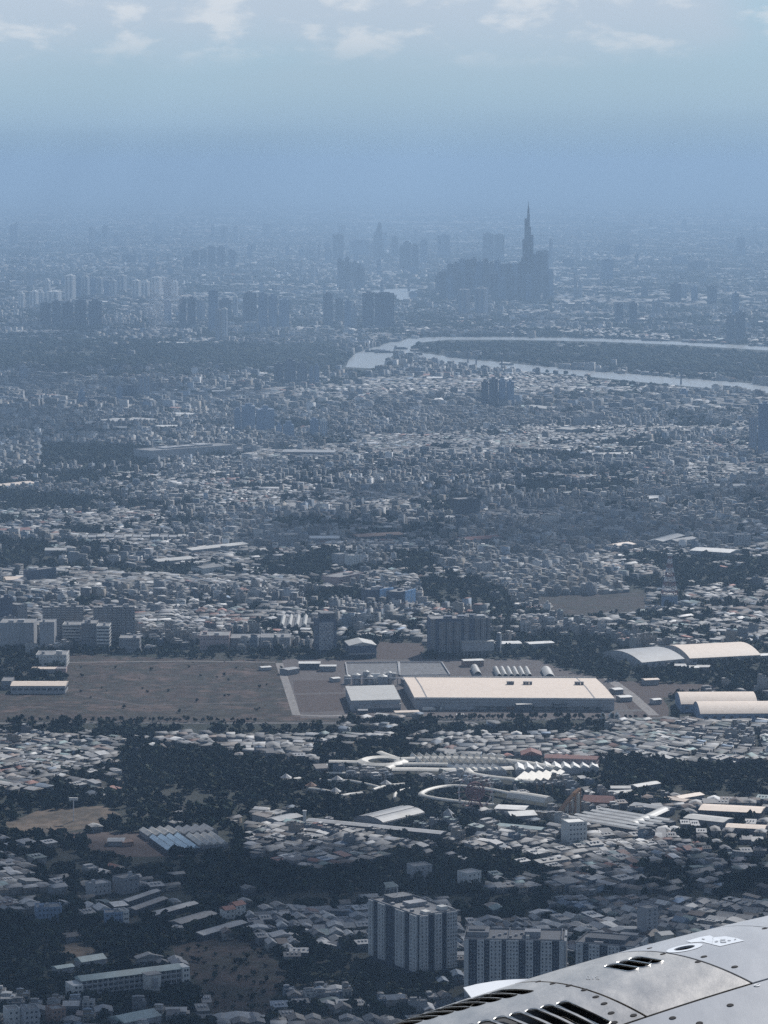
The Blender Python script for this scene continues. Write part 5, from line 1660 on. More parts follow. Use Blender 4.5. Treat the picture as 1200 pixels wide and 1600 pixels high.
for k, (x0, x1, ytop, d0, d1) in enumerate([(816.0, 819.2, 374, -24, 16), (819.4, 823.0, 341, -20, 22), (823.2, 827.0, 334, -26, 26), (827.2, 829.0, 354, -18, 20), (829.2, 832.6, 367, -22, 16), (814.0, 816.0, 402, -16, 16), (832.8, 834.6, 400, -16, 16)]):
    b = MB().box((x0 - 824) * mpp, (x1 - 824) * mpp, d0, d1, 0, hz_(ytop)).build('tube', MW['dark' if k % 2 else 'navy'], t)
    st = MB()
    xa, xb = (x0 - 824) * mpp, (x1 - 824) * mpp
    for z in np.arange(10, hz_(ytop) - 6, 9.0):
        st.add([(xa + .6, d0 - .3, z), (xb - .6, d0 - .3, z), (xb - .6, d0 - .3, z + 4), (xa + .6, d0 - .3, z + 4)], [(0, 1, 2, 3)])
    st.build('window_bands', MW['tower_glass_shade'], b, kind='stuff')
MB().cone(1.0 * mpp, 0, hz_(334) + .01, hz_(324), 5.5, 4.0, 8).build('spire_base', MW['dark'], t)
MB().cone(1.0 * mpp, 0, hz_(324) + .01, hz_(315), 2.8, 0.8, 8).build('spire', MW['dark'], t)

# barges on the river
for k, (x, y, L_, lab) in enumerate([(589, 550, 80, 'long dark barge at the river bend'), (600, 551.5, 60, 'second dark barge behind the first at the bend'), (626, 546, 45, 'dark cargo boat alone in mid river'), (653, 555, 30, 'small dark boat near the peninsula tip')]):
    o = P(x, y)
    t = thing('river_barge', lab, 'barge', (o[0], o[1], 0.5), R(8 * k), 'barges on the river')
    hl = MB()
    hl.add([(-L_ / 2, -7, 0), (L_ * .38, -7, 0), (L_ / 2, 0, 0), (L_ * .38, 7, 0), (-L_ / 2, 7, 0), (-L_ / 2, -8, 4.5), (L_ * .40, -8, 4.5), (L_ / 2 + 3, 0, 5), (L_ * .40, 8, 4.5), (-L_ / 2, 8, 4.5)],
           [(0, 1, 6, 5), (1, 2, 7, 6), (2, 3, 8, 7), (3, 4, 9, 8), (4, 0, 5, 9), (5, 6, 7, 8, 9)])
    hl.build('hull', MW['dark'], t)
    MB().box(-L_ * .46, -L_ * .32, -5, 5, 4.6, 13).build('wheelhouse', MW['pale'], t)
    MB().box(-L_ * .26, L_ * .34, -6, 6, 4.6, 7.5).build('cargo_hold', MW['navy'], t)
for k in range(4):
    x, y = [(731, 571), (744, 573), (784, 578), (1064, 601)][k]
    o = P(x, y)
    t = thing('quay_crane', '%s quay crane from the left along the lower river arm' % ORD[k], 'crane', o, 0, 'cranes along the lower river arm')
    MB().bar((0, 0, 0), (0, 0, 42), 4).build('mast', MW['navy'], t)
    MB().bar((-14, 0, 42), (26, 0, 48), 3).build('jib', MW['navy'], t)

# ------------------------------------------------------------------ the city's houses and trees
def _hash(ix, iy, s):
    h = (ix.astype(np.int64) * 374761393 + iy.astype(np.int64) * 668265263 + s * 974711) & 0x7fffffff
    h = ((h ^ (h >> 13)) * 1274126177) & 0x7fffffff
    return ((h ^ (h >> 16)) & 0xffff) / 65535.0


def vnoise(x, y, scale, s):
    x, y = np.asarray(x) / scale, np.asarray(y) / scale
    ix, iy = np.floor(x), np.floor(y)
    fx, fy = x - ix, y - iy
    fx, fy = fx * fx * (3 - 2 * fx), fy * fy * (3 - 2 * fy)
    ix, iy = ix.astype(np.int64), iy.astype(np.int64)
    a, b = _hash(ix, iy, s), _hash(ix + 1, iy, s)
    c, d = _hash(ix, iy + 1, s), _hash(ix + 1, iy + 1, s)
    return (a * (1 - fx) + b * fx) * (1 - fy) + (c * (1 - fx) + d * fx) * fy


RESA = np.array(RES)


def free(x, y, m=0.0):
    ok = np.ones(len(x), bool)
    if len(x) == 0:
        return ok
    xmin, xmax, ymin, ymax = x.min(), x.max(), y.min(), y.max()
    for ox, oy, c, s, x0, x1, y0, y1 in RESA:
        r = max(abs(x0), abs(x1), abs(y0), abs(y1)) * 1.5 + m
        if ox + r < xmin or ox - r > xmax or oy + r < ymin or oy - r > ymax:
            continue
        dx, dy = x - ox, y - oy
        lx, ly = dx * c + dy * s, -dx * s + dy * c
        ok &= ~((lx > x0 - m) & (lx < x1 + m) & (ly > y0 - m) & (ly < y1 + m))
    return ok


def class_at(arr, x, y):
    px, py = to_px(x, y)
    i = np.clip(py.astype(int), 0, arr.shape[0] - 1)
    j = np.clip(px.astype(int) + 100, 0, arr.shape[1] - 1)
    return arr[i, j]


ROOFS = np.array([(.46, .45, .43), (.36, .355, .345), (.25, .25, .25), (.15, .15, .16), (.60, .58, .54), (.20, .15, .125), (.20, .175, .155), (.20, .26, .33), (.20, .27, .26), (.27, .115, .085), (.30, .30, .30), (.40, .385, .36)])
ROOFS = ROOFS * np.array([.62, .62, .63])
ROOF_NAME = ['pale grey', 'mid grey', 'grey', 'dark grey', 'whitish', 'rust brown', 'brown', 'bluish', 'greenish grey', 'red', 'dull grey', 'light grey']
ROOF_W = np.array([.18, .17, .14, .09, .12, .03, .05, .04, .04, .015, .09, .08])
ROOF_W = ROOF_W / ROOF_W.sum()
WALLS = np.array([(.48, .46, .43), (.36, .37, .38), (.60, .59, .57), (.42, .37, .31), (.29, .34, .40), (.24, .24, .245)]) * .56

BANDS = [(2080, 2650, 1.0, 60), (2650, 3600, 1.0, 70), (3600, 5200, 1.15, 80), (5200, 8000, 1.22, 100), (8000, 14000, 1.95, 170), (14000, 30000, 3.6, 360), (30000, 50000, 6.5, 700)]
H_X, H_Y, H_W, H_D, H_H, H_A, H_T, H_C, H_B, H_WC = [[] for _ in range(10)]
T_X, T_Y, T_R, T_B = [], [], [], []
for bi, (D0, D1, sc, cell) in enumerate(BANDS):
    ymid = np.arange(D0 + cell / 2, D1, cell)
    for yc in ymid:
        half = 0.1225 * (yc + cell) + (70 if bi < 3 else 30)
        for xc in np.arange(-half, half + cell, cell):
            jx, jy = xc + RNG.uniform(-.1, .1) * cell, yc
            a = (float(vnoise(np.array([jx]), np.array([jy]), 420 * sc, 5)[0]) - .5) * 2.4 + .25 + RNG.normal() * .06
            wl = RNG.uniform(6.5, 13.5) * sc * (1.0 if bi > 1 else 1.08)
            dl = RNG.uniform(11, 18) * sc
            lane = RNG.uniform(2.5, 6) * sc
            k = int(cell * .75 / wl) + 1
            rows, v, i = [], -cell * .75, 0
            while v < cell * .75:
                rows.append(v)
                v += dl + (lane if i % 2 else 0.8 * sc)
                i += 1
            U = np.arange(-k, k + 1) * wl
            uu, vv = np.meshgrid(U, np.array(rows))
            uu = uu + RNG.uniform(0, wl, (len(rows), 1))
            uu, vv = uu.ravel(), vv.ravel()
            n = len(uu)
            ww = wl * RNG.uniform(.78, 1.0, n)
            dd = dl * RNG.uniform(.62, 1.0, n)
            big = RNG.random(n) < (.05 if bi < 3 else .04)
            ww = np.where(big, ww * RNG.uniform(1.6, 2.6, n), ww)
            ca, sa = math.cos(a), math.sin(a)
            # keep to this cell
            x, y = jx + uu * ca - vv * sa, jy + uu * sa + vv * ca
            keep = (np.abs(x - xc) < cell / 2) & (np.abs(y - yc) < cell / 2)
            if not keep.any():
                continue
            x, y, ww, dd = x[keep], y[keep], ww[keep], dd[keep]
            n = len(x)
            px, py = to_px(x, y)
            vis = (px > -75) & (px < 1275) & (py < 1690)
            h = class_at(HM, x, y)
            n1 = vnoise(x, y, (150 if bi < 3 else 110) * sc ** .5, 1)
            n2 = vnoise(x, y, 48 * sc ** .5, 2)
            score = h + (.85 if bi < 2 else .62) * (n1 - .5) + .45 * (n2 - .5) + RNG.normal(0, .10, n)
            fr = free(x, y, 3.0 * min(sc, 2.0))
            hs = vis & fr & (score > .5)
            if hs.any():
                m = hs.sum()
                tall = vnoise(x[hs], y[hs], 210 * sc ** .5, 3) + RNG.normal(0, .14, m)
                tube = tall > (.80 if bi < 2 else .60 if bi < 3 else .50)
                low = RNG.uniform(3.6, 6.5, m)
                hi = RNG.choice([7.5, 7.5, 10.5, 10.5, 13.5, 16.5] if bi > 1 else [6.8, 7.5, 7.5, 10.5], m) + RNG.uniform(-.6, .6, m)
                hh = np.where(tube, hi, low) * (1.0 if bi < 3 else 1.15 if bi < 4 else 1.5)
                typ = np.where(tube, 1, np.where(RNG.random(m) < .28, 2, 0))
                H_X.append(x[hs]); H_Y.append(y[hs]); H_H.append(hh); H_T.append(typ)
                H_W.append(ww[hs] * np.where(tube, .8, 1.0)); H_D.append(dd[hs] * np.where(tube, .95, 1.0))
                H_A.append(np.full(m, a) + RNG.normal(0, .05, m) + (RNG.random(m) < .12) * 1.57)
                tint = int(vnoise(np.array([jx]), np.array([jy]), 140 * sc, 9)[0] * 11.9)
                c = RNG.choice(len(ROOFS), m, p=ROOF_W)
                c = np.where(RNG.random(m) < .18, tint, c)
                H_C.append(c)
                H_WC.append(RNG.choice(len(WALLS), m, p=[.26, .2, .2, .12, .1, .12]))
                H_B.append(np.full(m, bi))
            tr = vis & fr & ~hs & (RNG.random(n) < class_at(TM, x, y) * np.clip(.55 + 1.1 * (vnoise(x, y, 90 * sc, 6) - .25), .25, 1.0))
            if tr.any():
                m = tr.sum()
                for rep in range(3 if bi < 2 else 2 if bi < 4 else 1):
                    T_X.append(x[tr] + RNG.uniform(-.5, .5, m) * wl); T_Y.append(y[tr] + RNG.uniform(-.5, .5, m) * dl)
                    T_R.append(RNG.uniform(2.6, 5.4, m) * (1.0 if bi < 2 else 1.1 if bi < 3 else 1.5 if bi < 4 else 2.6 if bi < 5 else 5.0 if bi < 6 else 8.0) * (1.2 if rep == 0 else .85))
                    T_B.append(np.full(m, bi))
            # yard trees between the houses
            yt_ = hs & (RNG.random(n) < (.30 if bi < 4 else .18)) & (class_at(TM, x, y) > .45)
            if yt_.any():
                m = yt_.sum()
                ang = a + 1.57 * RNG.integers(0, 4, m)
                T_X.append(x[yt_] + np.cos(ang) * wl * .62); T_Y.append(y[yt_] + np.sin(ang) * dl * .62)
                T_R.append(RNG.uniform(2.0, 4.0, m) * (1.0 if bi < 3 else 1.4 if bi < 4 else 2.2 if bi < 5 else 4.0))
                T_B.append(np.full(m, bi))
cat = np.concatenate
H_X, H_Y, H_W, H_D, H_H, H_A, H_T, H_C, H_B, H_WC = [cat(q) for q in (H_X, H_Y, H_W, H_D, H_H, H_A, H_T, H_C, H_B, H_WC)]
T_X, T_Y, T_R, T_B = [cat(q) for q in (T_X, T_Y, T_R, T_B)]
ok = free(T_X, T_Y, 1.0) & (class_at(TM, T_X, T_Y) > 0.02)
T_X, T_Y, T_R, T_B = T_X[ok], T_Y[ok], T_R[ok], T_B[ok]
# scattered bushes on the cleared field
bx = [P(RNG.uniform(110, 440), RNG.uniform(1030, 1118)) for _ in range(38)] + [P(RNG.uniform(280, 425), RNG.uniform(1480, 1580)) for _ in range(70)]
T_X = cat([T_X, [q[0] for q in bx]]); T_Y = cat([T_Y, [q[1] for q in bx]]); T_R = cat([T_R, RNG.uniform(0.6, 2.6, len(bx))]); T_B = cat([T_B, np.full(len(bx), 2)])
# slices of the field rows: the dark ragged edge of the wood
print('houses', len(H_X), 'trees', len(T_X), [int((T_B == i).sum()) for i in range(6)], [int((H_B == i).sum()) for i in range(6)])


def big_mesh(name, V, Q, T3, colq, colt, mat, label=None):
    """One joined mesh from numpy arrays: V verts, Q quads, T3 triangles, one colour per face."""
    me = bpy.data.meshes.new(name)
    nq, ntr = len(Q), len(T3)
    me.vertices.add(len(V))
    me.vertices.foreach_set('co', np.ascontiguousarray(V, np.float32).ravel())
    me.loops.add(4 * nq + 3 * ntr)
    me.loops.foreach_set('vertex_index', cat([Q.ravel(), T3.ravel()]).astype(np.int32))
    me.polygons.add(nq + ntr)
    st = cat([np.arange(nq) * 4, 4 * nq + np.arange(ntr) * 3]).astype(np.int32)
    me.polygons.foreach_set('loop_start', st)
    me.update(calc_edges=True)
    at = me.attributes.new('col', 'FLOAT_COLOR', 'FACE')
    c = cat([colq, colt]) if ntr else colq
    at.data.foreach_set('color', np.concatenate([c, np.ones((len(c), 1))], 1).astype(np.float32).ravel())
    me.materials.append(mat)
    o = bpy.data.objects.new(name, me)
    COL.objects.link(o)
    o['kind'] = 'stuff'
    return o


# which houses become objects of their own: the nearest 300 of each sort that the picture shows
hpx, hpy = to_px(H_X, H_Y, H_H)
nac_y = np.interp(hpx, [600, 725, 840, 975, 1050, 1120, 1200], [1600, 1543, 1528, 1485, 1462, 1448, 1436])
inview = (hpx > 2) & (hpx < 1198) & (hpy < np.minimum(1598, nac_y))
indiv = np.zeros(len(H_X), int) - 1
order = np.argsort(H_Y)
for typ in (0, 1, 2):
    k = [i for i in order if H_T[i] == typ and inview[i]][:300]
    indiv[k] = typ
rest = indiv < 0


def houses_mesh(name, sel):
    X, Y, W_, D_, Hh, A, Tt, C, WC = [q[sel] for q in (H_X, H_Y, H_W, H_D, H_H, H_A, H_T, H_C, H_WC)]
    n = len(X)
    hw, hd = W_ / 2, D_ / 2
    # corner offsets
    ca, sa = np.cos(A), np.sin(A)

    def pt(u, v, z):
        return np.stack([X + u * ca - v * sa, Y + u * sa + v * ca, z], 1)
    zero = np.zeros(n)
    vs = [pt(-hw, -hd, zero), pt(hw, -hd, zero), pt(hw, hd, zero), pt(-hw, hd, zero)]
    lean = np.where(Tt == 2, .18 * D_ * .5, 0)
    vs += [pt(-hw, -hd, Hh), pt(hw, -hd, Hh), pt(hw, hd, Hh + lean), pt(-hw, hd, Hh + lean)]
    V = np.stack(vs, 1).reshape(-1, 3)
    b = (np.arange(n) * 8)[:, None]
    walls = [b + np.array(q) for q in ((0, 1, 5, 4), (1, 2, 6, 5), (2, 3, 7, 6), (3, 0, 4, 7))]
    Q = [np.concatenate(walls)]
    wc = WALLS[WC] * RNG.choice([.55, 1.0, 1.7], (n, 1), p=[.45, .4, .15]) * RNG.uniform(.8, 1.15, (n, 1))
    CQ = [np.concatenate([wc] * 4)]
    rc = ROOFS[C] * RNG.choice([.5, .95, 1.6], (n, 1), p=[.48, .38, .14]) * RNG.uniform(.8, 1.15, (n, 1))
    far_k = np.clip(1.15 - (Y[:, None] - 6000) / 30000, .62, 1.0)      # darker with distance: haze-flattened contrast painted into far roofs
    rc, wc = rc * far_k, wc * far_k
    base = n * 8
    VV = [V]
    # gable roofs
    gsel = Tt == 0
    ng = gsel.sum()
    T3, CT = np.zeros((0, 3), int), np.zeros((0, 3))
    if ng:
        along = (W_ > D_)[gsel]
        ov = .6
        rise = np.minimum(W_, D_)[gsel] * RNG.uniform(.10, .22, ng)
        gx, gy, gca, gsa, gh = X[gsel], Y[gsel], ca[gsel], sa[gsel], Hh[gsel]
        a_ = np.where(along, hw[gsel], hd[gsel]) + ov     # half length along ridge
        c_ = np.where(along, hd[gsel], hw[gsel]) + ov     # half span
        rca, rsa = np.where(along, gca, -gsa), np.where(along, gsa, gca)

        def gp(u, v, z):
            return np.stack([gx + u * rca - v * rsa, gy + u * rsa + v * rca, z], 1)
        g_ = np.stack([gp(-a_, -c_, gh), gp(a_, -c_, gh), gp(a_, c_, gh), gp(-a_, c_, gh), gp(-a_, 0 * a_, gh + rise), gp(a_, 0 * a_, gh + rise)], 1).reshape(-1, 3)
        VV.append(g_)
        gb = base + (np.arange(ng) * 6)[:, None]
        Q += [gb + np.array((0, 1, 5, 4)), gb + np.array((2, 3, 4, 5))]
        CQ += [rc[gsel], rc[gsel]]
        T3 = np.concatenate([gb + np.array((1, 2, 5)), gb + np.array((3, 0, 4))])
        CT = np.concatenate([wc[gsel]] * 2)
        base += ng * 6
    # flat and lean-to tops
    fsel = ~gsel
    fb = (np.arange(n) * 8)[fsel][:, None]
    Q.append(fb + np.array((4, 5, 6, 7)))
    CQ.append(rc[fsel] * np.where(Tt[fsel] == 1, .8, 1.0)[:, None])
    # stair huts and water tanks on flat roofs; long dark window rows on their fronts
    hsel = np.where((Tt == 1) & (RNG.random(n) < .5))[0]
    m = len(hsel)
    if m:
        for (fu, fv, su, sv, dz, cc) in ((.15, .35, .30, .30, 2.6, wc), (-.55, .1, .16, .16, 1.7, np.full((n, 3), .26))):
            jx = RNG.uniform(-.25, .25, m)
            u0, v0 = hw[hsel] * (fu + jx - su), hd[hsel] * (fv - sv)
            u1, v1 = hw[hsel] * (fu + jx + su), hd[hsel] * (fv + sv)
            z0, z1 = Hh[hsel] + .01, Hh[hsel] + dz * RNG.uniform(.7, 1.2, m)

            def hp(u, v, z):
                return np.stack([X[hsel] + u * ca[hsel] - v * sa[hsel], Y[hsel] + u * sa[hsel] + v * ca[hsel], z], 1)
            q = np.stack([hp(u0, v0, z0), hp(u1, v0, z0), hp(u1, v1, z0), hp(u0, v1, z0), hp(u0, v0, z1), hp(u1, v0, z1), hp(u1, v1, z1), hp(u0, v1, z1)], 1).reshape(-1, 3)
            VV.append(q)
            qb = base + (np.arange(m) * 8)[:, None]
            Q += [qb + np.array(w_) for w_ in ((0, 1, 5, 4), (1, 2, 6, 5), (2, 3, 7, 6), (3, 0, 4, 7), (4, 5, 6, 7))]
            CQ += [cc[hsel]] * 5
            base += m * 8
    # windows / openings: dark rows on the front of each storey
    near = (Y < 6500)
    for lv in range(5):
        ws = np.where(near & (Hh > 3.4 * (lv + 1) - .6) & (RNG.random(n) < np.where(Y < 3500, .85, .4)))[0]
        m = len(ws)
        if not m:
            continue
        z0, z1 = np.full(m, 3.3 * lv + .7), np.full(m, 3.3 * lv + 2.5)
        for side in range(2 if lv < 2 else 1):
            if side == 0:
                q = [(-.72, -1.0), (.72, -1.0)]
                off = (0, -.08)
            else:
                q = [(1.0, -.7), (1.0, .6)]
                off = (.08, 0)

            def wp(f, z):
                u, v = hw[ws] * f[0] + off[0], hd[ws] * f[1] + off[1]
                return np.stack([X[ws] + u * ca[ws] - v * sa[ws], Y[ws] + u * sa[ws] + v * ca[ws], z], 1)
            qq = np.stack([wp(q[0], z0), wp(q[1], z0), wp(q[1], z1), wp(q[0], z1)], 1).reshape(-1, 3)
            VV.append(qq)
            Q.append(base + (np.arange(m) * 4)[:, None] + np.array((0, 1, 2, 3)))
            CQ.append(np.full((m, 3), .07) * RNG.uniform(.5, 2.2, (m, 1)))
            base += m * 4
    return big_mesh(name, np.concatenate(VV), np.concatenate(Q), T3, np.concatenate(CQ), CT, M_STUFF)


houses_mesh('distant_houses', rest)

# prototypes with parts for the individual houses (unit width and depth are the real ones; copies are scaled a little)
def proto_tin(i):
    W_, D_, Hh = 10.0, 14.0, 4.8
    t = thing('tin_roof_house', 'x', 'house', (0, 0))
    MB().box(-W_ / 2, W_ / 2, -D_ / 2, D_ / 2, 0, Hh).build('wall', M_OBJ_WALL, t)
    rise = [1.5, 1.9, 2.4][i]
    MB().gable(-W_ / 2, W_ / 2, -D_ / 2, D_ / 2, Hh + .01, rise, along='y', over=.6).build('roof', M_OBJ_ROOF, t)
    MB().box(-W_ / 2 - .2, W_ / 2 * [1, .3, .7][i], -D_ / 2 - 2.2, -D_ / 2 - .02, 2.7, 2.85, bottom=True).build('porch_roof', M_OBJ_ROOF, t)
    MB().box(-.9, .9, -D_ / 2 - .09, -D_ / 2 - .01, .05, 2.4).build('door', MW['brick'], t)
    for s in (-1, 1):
        MB().box(s * 3.1 - .8, s * 3.1 + .8, -D_ / 2 - .1, -D_ / 2 - .01, 1.0, 2.4, bottom=True).build('window', MW['glass'], t)
        MB().box(W_ / 2 + .01, W_ / 2 + .1, s * 3.4 - .8, s * 3.4 + .8, 1.2, 2.5, bottom=True).build('window', MW['glass'], t)
    if i == 1:
        MB().box(W_ / 2 + .02, W_ / 2 + 3.2, -3, D_ / 2, 0, 2.9).build('side_room', M_OBJ_WALL, t)
        MB().box(W_ / 2 + .02, W_ / 2 + 3.6, -3.3, D_ / 2 + .2, 2.91, 3.05, bottom=True).build('side_roof', M_OBJ_ROOF, t)
    return t, W_, D_, Hh


def proto_flat(i):
    W_, D_, Hh = 7.5, 14.0, 11.0
    t = thing('flat_roof_house', 'x', 'house', (0, 0))
    MB().box(-W_ / 2, W_ / 2, -D_ / 2, D_ / 2, 0, Hh).build('wall', M_OBJ_WALL, t)
    MB().box(-W_ / 2 + .2, W_ / 2 - .2, -D_ / 2 + .2, D_ / 2 - .2, Hh + .003, Hh + .1).build('roof', M_OBJ_ROOF, t)
    p = MB()
    for q in ((-W_ / 2, W_ / 2, -D_ / 2, -D_ / 2 + .19), (-W_ / 2, W_ / 2, D_ / 2 - .19, D_ / 2), (-W_ / 2, -W_ / 2 + .19, -D_ / 2 + .2, D_ / 2 - .2), (W_ / 2 - .19, W_ / 2, -D_ / 2 + .2, D_ / 2 - .2)):
        p.box(*q, Hh + .003, Hh + .9)
    p.build('parapet', M_OBJ_WALL, t)
    b = MB().box(-W_ / 2 + .3, W_ / 2 * [0, .4, .7][i], 1.0, D_ / 2 - 1.2, Hh + .11, Hh + 2.8).build('stair_hut', M_OBJ_WALL, t)
    MB().gable(-W_ / 2 + .3, W_ / 2 * [0, .4, .7][i], 1.0, D_ / 2 - 1.2, Hh + 2.81, .5, along='y', over=.25).build('hut_roof', M_OBJ_ROOF, b)
    tk = MB().cone(W_ / 2 - 1.6, -2.0, Hh + .8, Hh + 2.3, .75, .75, 10)
    tk.build('water_tank', M_TANK, t)
    for r in range(3):
        z = .6 + 3.5 * r
        for s in (-1, 1):
            MB().box(s * 1.8 - .95, s * 1.8 + .95, -D_ / 2 - .1, -D_ / 2 - .01, z + .4, z + 2.2, bottom=True).build('window', MW['glass'], t)
        if r:
            MB().box(-W_ / 2, W_ / 2, -D_ / 2 - 1.1, -D_ / 2 - .11, z - .45, z + .15, bottom=True).build('balcony', M_OBJ_WALL, t)
        MB().box(W_ / 2 + .01, W_ / 2 + .1, -2.6, -1.2, z + .6, z + 1.9, bottom=True).build('window', MW['glass'], t)
    return t, W_, D_, Hh


def proto_shed(i):
    W_, D_, Hh = 11.0, 14.0, 4.6
    t = thing('lean_to_shed', 'x', 'shed', (0, 0))
    rise = [1.0, 1.5, .8][i]
    vs = [(-W_ / 2, -D_ / 2, 0), (W_ / 2, -D_ / 2, 0), (W_ / 2, D_ / 2, 0), (-W_ / 2, D_ / 2, 0), (-W_ / 2, -D_ / 2, Hh), (W_ / 2, -D_ / 2, Hh), (W_ / 2, D_ / 2, Hh + rise), (-W_ / 2, D_ / 2, Hh + rise)]
    MB().add(vs, [(0, 1, 5, 4), (1, 2, 6, 5), (2, 3, 7, 6), (3, 0, 4, 7)]).build('wall', M_OBJ_WALL, t)
    o_ = .6
    k = rise / D_
    top = []
    for z in (.02, .2):
        top += [(-W_ / 2 - o_, -D_ / 2 - o_, Hh + z - k * o_), (W_ / 2 + o_, -D_ / 2 - o_, Hh + z - k * o_), (W_ / 2 + o_, D_ / 2 + o_, Hh + rise + z + k * o_), (-W_ / 2 - o_, D_ / 2 + o_, Hh + rise + z + k * o_)]
    MB().add(top, [(4, 5, 6, 7), (3, 2, 1, 0), (0, 1, 5, 4), (1, 2, 6, 5), (2, 3, 7, 6), (3, 0, 4, 7)]).build('roof', M_OBJ_ROOF, t)
    for j in range([2, 3, 2][i]):
        MB().box(-W_ / 2 + 1 + 3.4 * j, -W_ / 2 + 3.4 + 3.4 * j, -D_ / 2 - .1, -D_ / 2 - .01, .05, 3.2).build('door', MW['dark'], t)
    if i != 1:
        v = MB()
        for j in range(3):
            v.box(-3.5 + 3 * j, -2.3 + 3 * j, -1, 3, Hh + rise * .75 + .2, Hh + rise * .75 + .75)
        v.build('skylight', MW['pale'], t)
    return t, W_, D_, Hh


LAND = [('the long school', 205, 1545), ('the bare sand clearing', 120, 1485), ('the reddish scrub ground', 350, 1530), ('the corner-on apartment block', 645, 1480), ('the long apartment block', 800, 1500),
        ('the short apartment block', 945, 1520), ('the engine cowling', 1080, 1460), ('the white cube block', 903, 1310), ('the ridge roof workshops', 283, 1312), ('the orange roofed villas', 368, 1425),
        ('the pale blue house', 180, 1440), ('the long low gallery', 580, 1303), ('the white fin', 770, 1545), ('the slim pale tower house', 1019, 1460), ('the blue grey house cluster', 77, 1430),
        ('the strip roof market', 960, 1280), ('the cream roofed hall', 1140, 1270), ('the grey tall house', 205, 1385), ('the dull grey broad shed', 330, 1455), ('the white gabled house', 741, 1378),
        ('the pale square tall house', 661, 1368), ('the bottom edge', 450, 1600), ('the tan sand clearing', 100, 1280)]


def where(px, py):
    best = min(LAND, key=lambda q: ((q[1] - px) * .6) ** 2 + ((q[2] - py) * 1.3) ** 2)
    dx, dy = px - best[1], py - best[2]
    if abs(dx) * .55 > abs(dy) * 1.2:
        rel = 'left of' if dx < 0 else 'right of'
        far_ = 'well ' if abs(dx) > 70 else ''
        rel = far_ + rel
    else:
        rel = 'behind' if dy < 0 else 'in front of'
        far_ = 'some way ' if abs(dy) > 38 else ''
        rel = far_ + rel
    return rel + ' ' + best[0]


def finish_labels(items, most=16):
    """items: (object, description, place, px). Things that share both are told apart by their order from the left."""
    d = {}
    for it in items:
        d.setdefault((it[1], it[2]), []).append(it)
    for (desc, place), L_ in d.items():
        L_.sort(key=lambda q: q[3])
        for i, it in enumerate(L_):
            if len(L_) == 1:
                it[0]['label'] = '%s %s' % (desc, place)
            else:
                o_ = ('leftmost' if i == 0 else 'rightmost' if i == len(L_) - 1 else ORD[i] + ' from the left' if i < len(ORD) else 'another')
                it[0]['label'] = '%s %s, %s' % (desc, place, o_)
            w = it[0]['label'].split()
            if len(w.__class__(' '.join(w).replace('-', ' ').split())) > 16 or len(w) > 16:
                it[0]['label'] = ' '.join(w).replace('some way ', '').replace('well ', '').replace(' from the left', ' from left').replace(' town house', ' house')


SHAPE = {0: ('small', 'broad', 'long'), 1: ('slim', 'broad', 'tall'), 2: ('small', 'broad', 'long')}
lab_items = []
for typ, fn, nm, grp, word in ((0, proto_tin, 'tin_roof_house', 'tin roofed houses of the near quarter', 'gable roofed house'),
                               (1, proto_flat, 'flat_roof_house', 'flat roofed town houses of the near quarter', 'flat roofed town house'),
                               (2, proto_shed, 'lean_to_shed', 'lean-to sheds of the near quarter', 'lean-to shed')):
    protos = [fn(i) for i in range(3)]
    used = [False] * 3
    for i in np.where(indiv == typ)[0]:
        v = int(RNG.integers(0, 3))
        t, W0, D0_, H0 = protos[v]
        if used[v]:
            t = copy_tree(t)
        used[v] = True
        t.location = (H_X[i], H_Y[i], 0)
        t.rotation_euler = (0, 0, H_A[i])
        t.scale = (H_W[i] / W0, H_D[i] / D0_, H_H[i] / H0)
        rc = ROOFS[H_C[i]] * RNG.choice([.65, 1.0, 1.35], p=[.35, .45, .2])
        wc = WALLS[H_WC[i]] * RNG.uniform(.8, 1.1)
        for ch in list(t.children) + [g_ for c in t.children for g_ in c.children]:
            if ch.data and ch.data.materials:
                m0 = ch.data.materials[0]
                if m0 == M_OBJ_ROOF:
                    ch.color = (*rc, 1)
                elif m0 == M_OBJ_WALL:
                    ch.color = (*wc, 1)
        ar = H_W[i] / W0
        sh = SHAPE[typ][0] if ar < .8 else SHAPE[typ][1] if ar > 1.15 else (SHAPE[typ][2] if (H_H[i] > 13 if typ == 1 else H_D[i] > 13) else 'plain')
        t['group'] = grp
        lab_items.append((t, '%s %s %s' % (sh, ROOF_NAME[H_C[i]], word), where(float(hpx[i]), float(hpy[i])), float(hpx[i])))
finish_labels(lab_items)


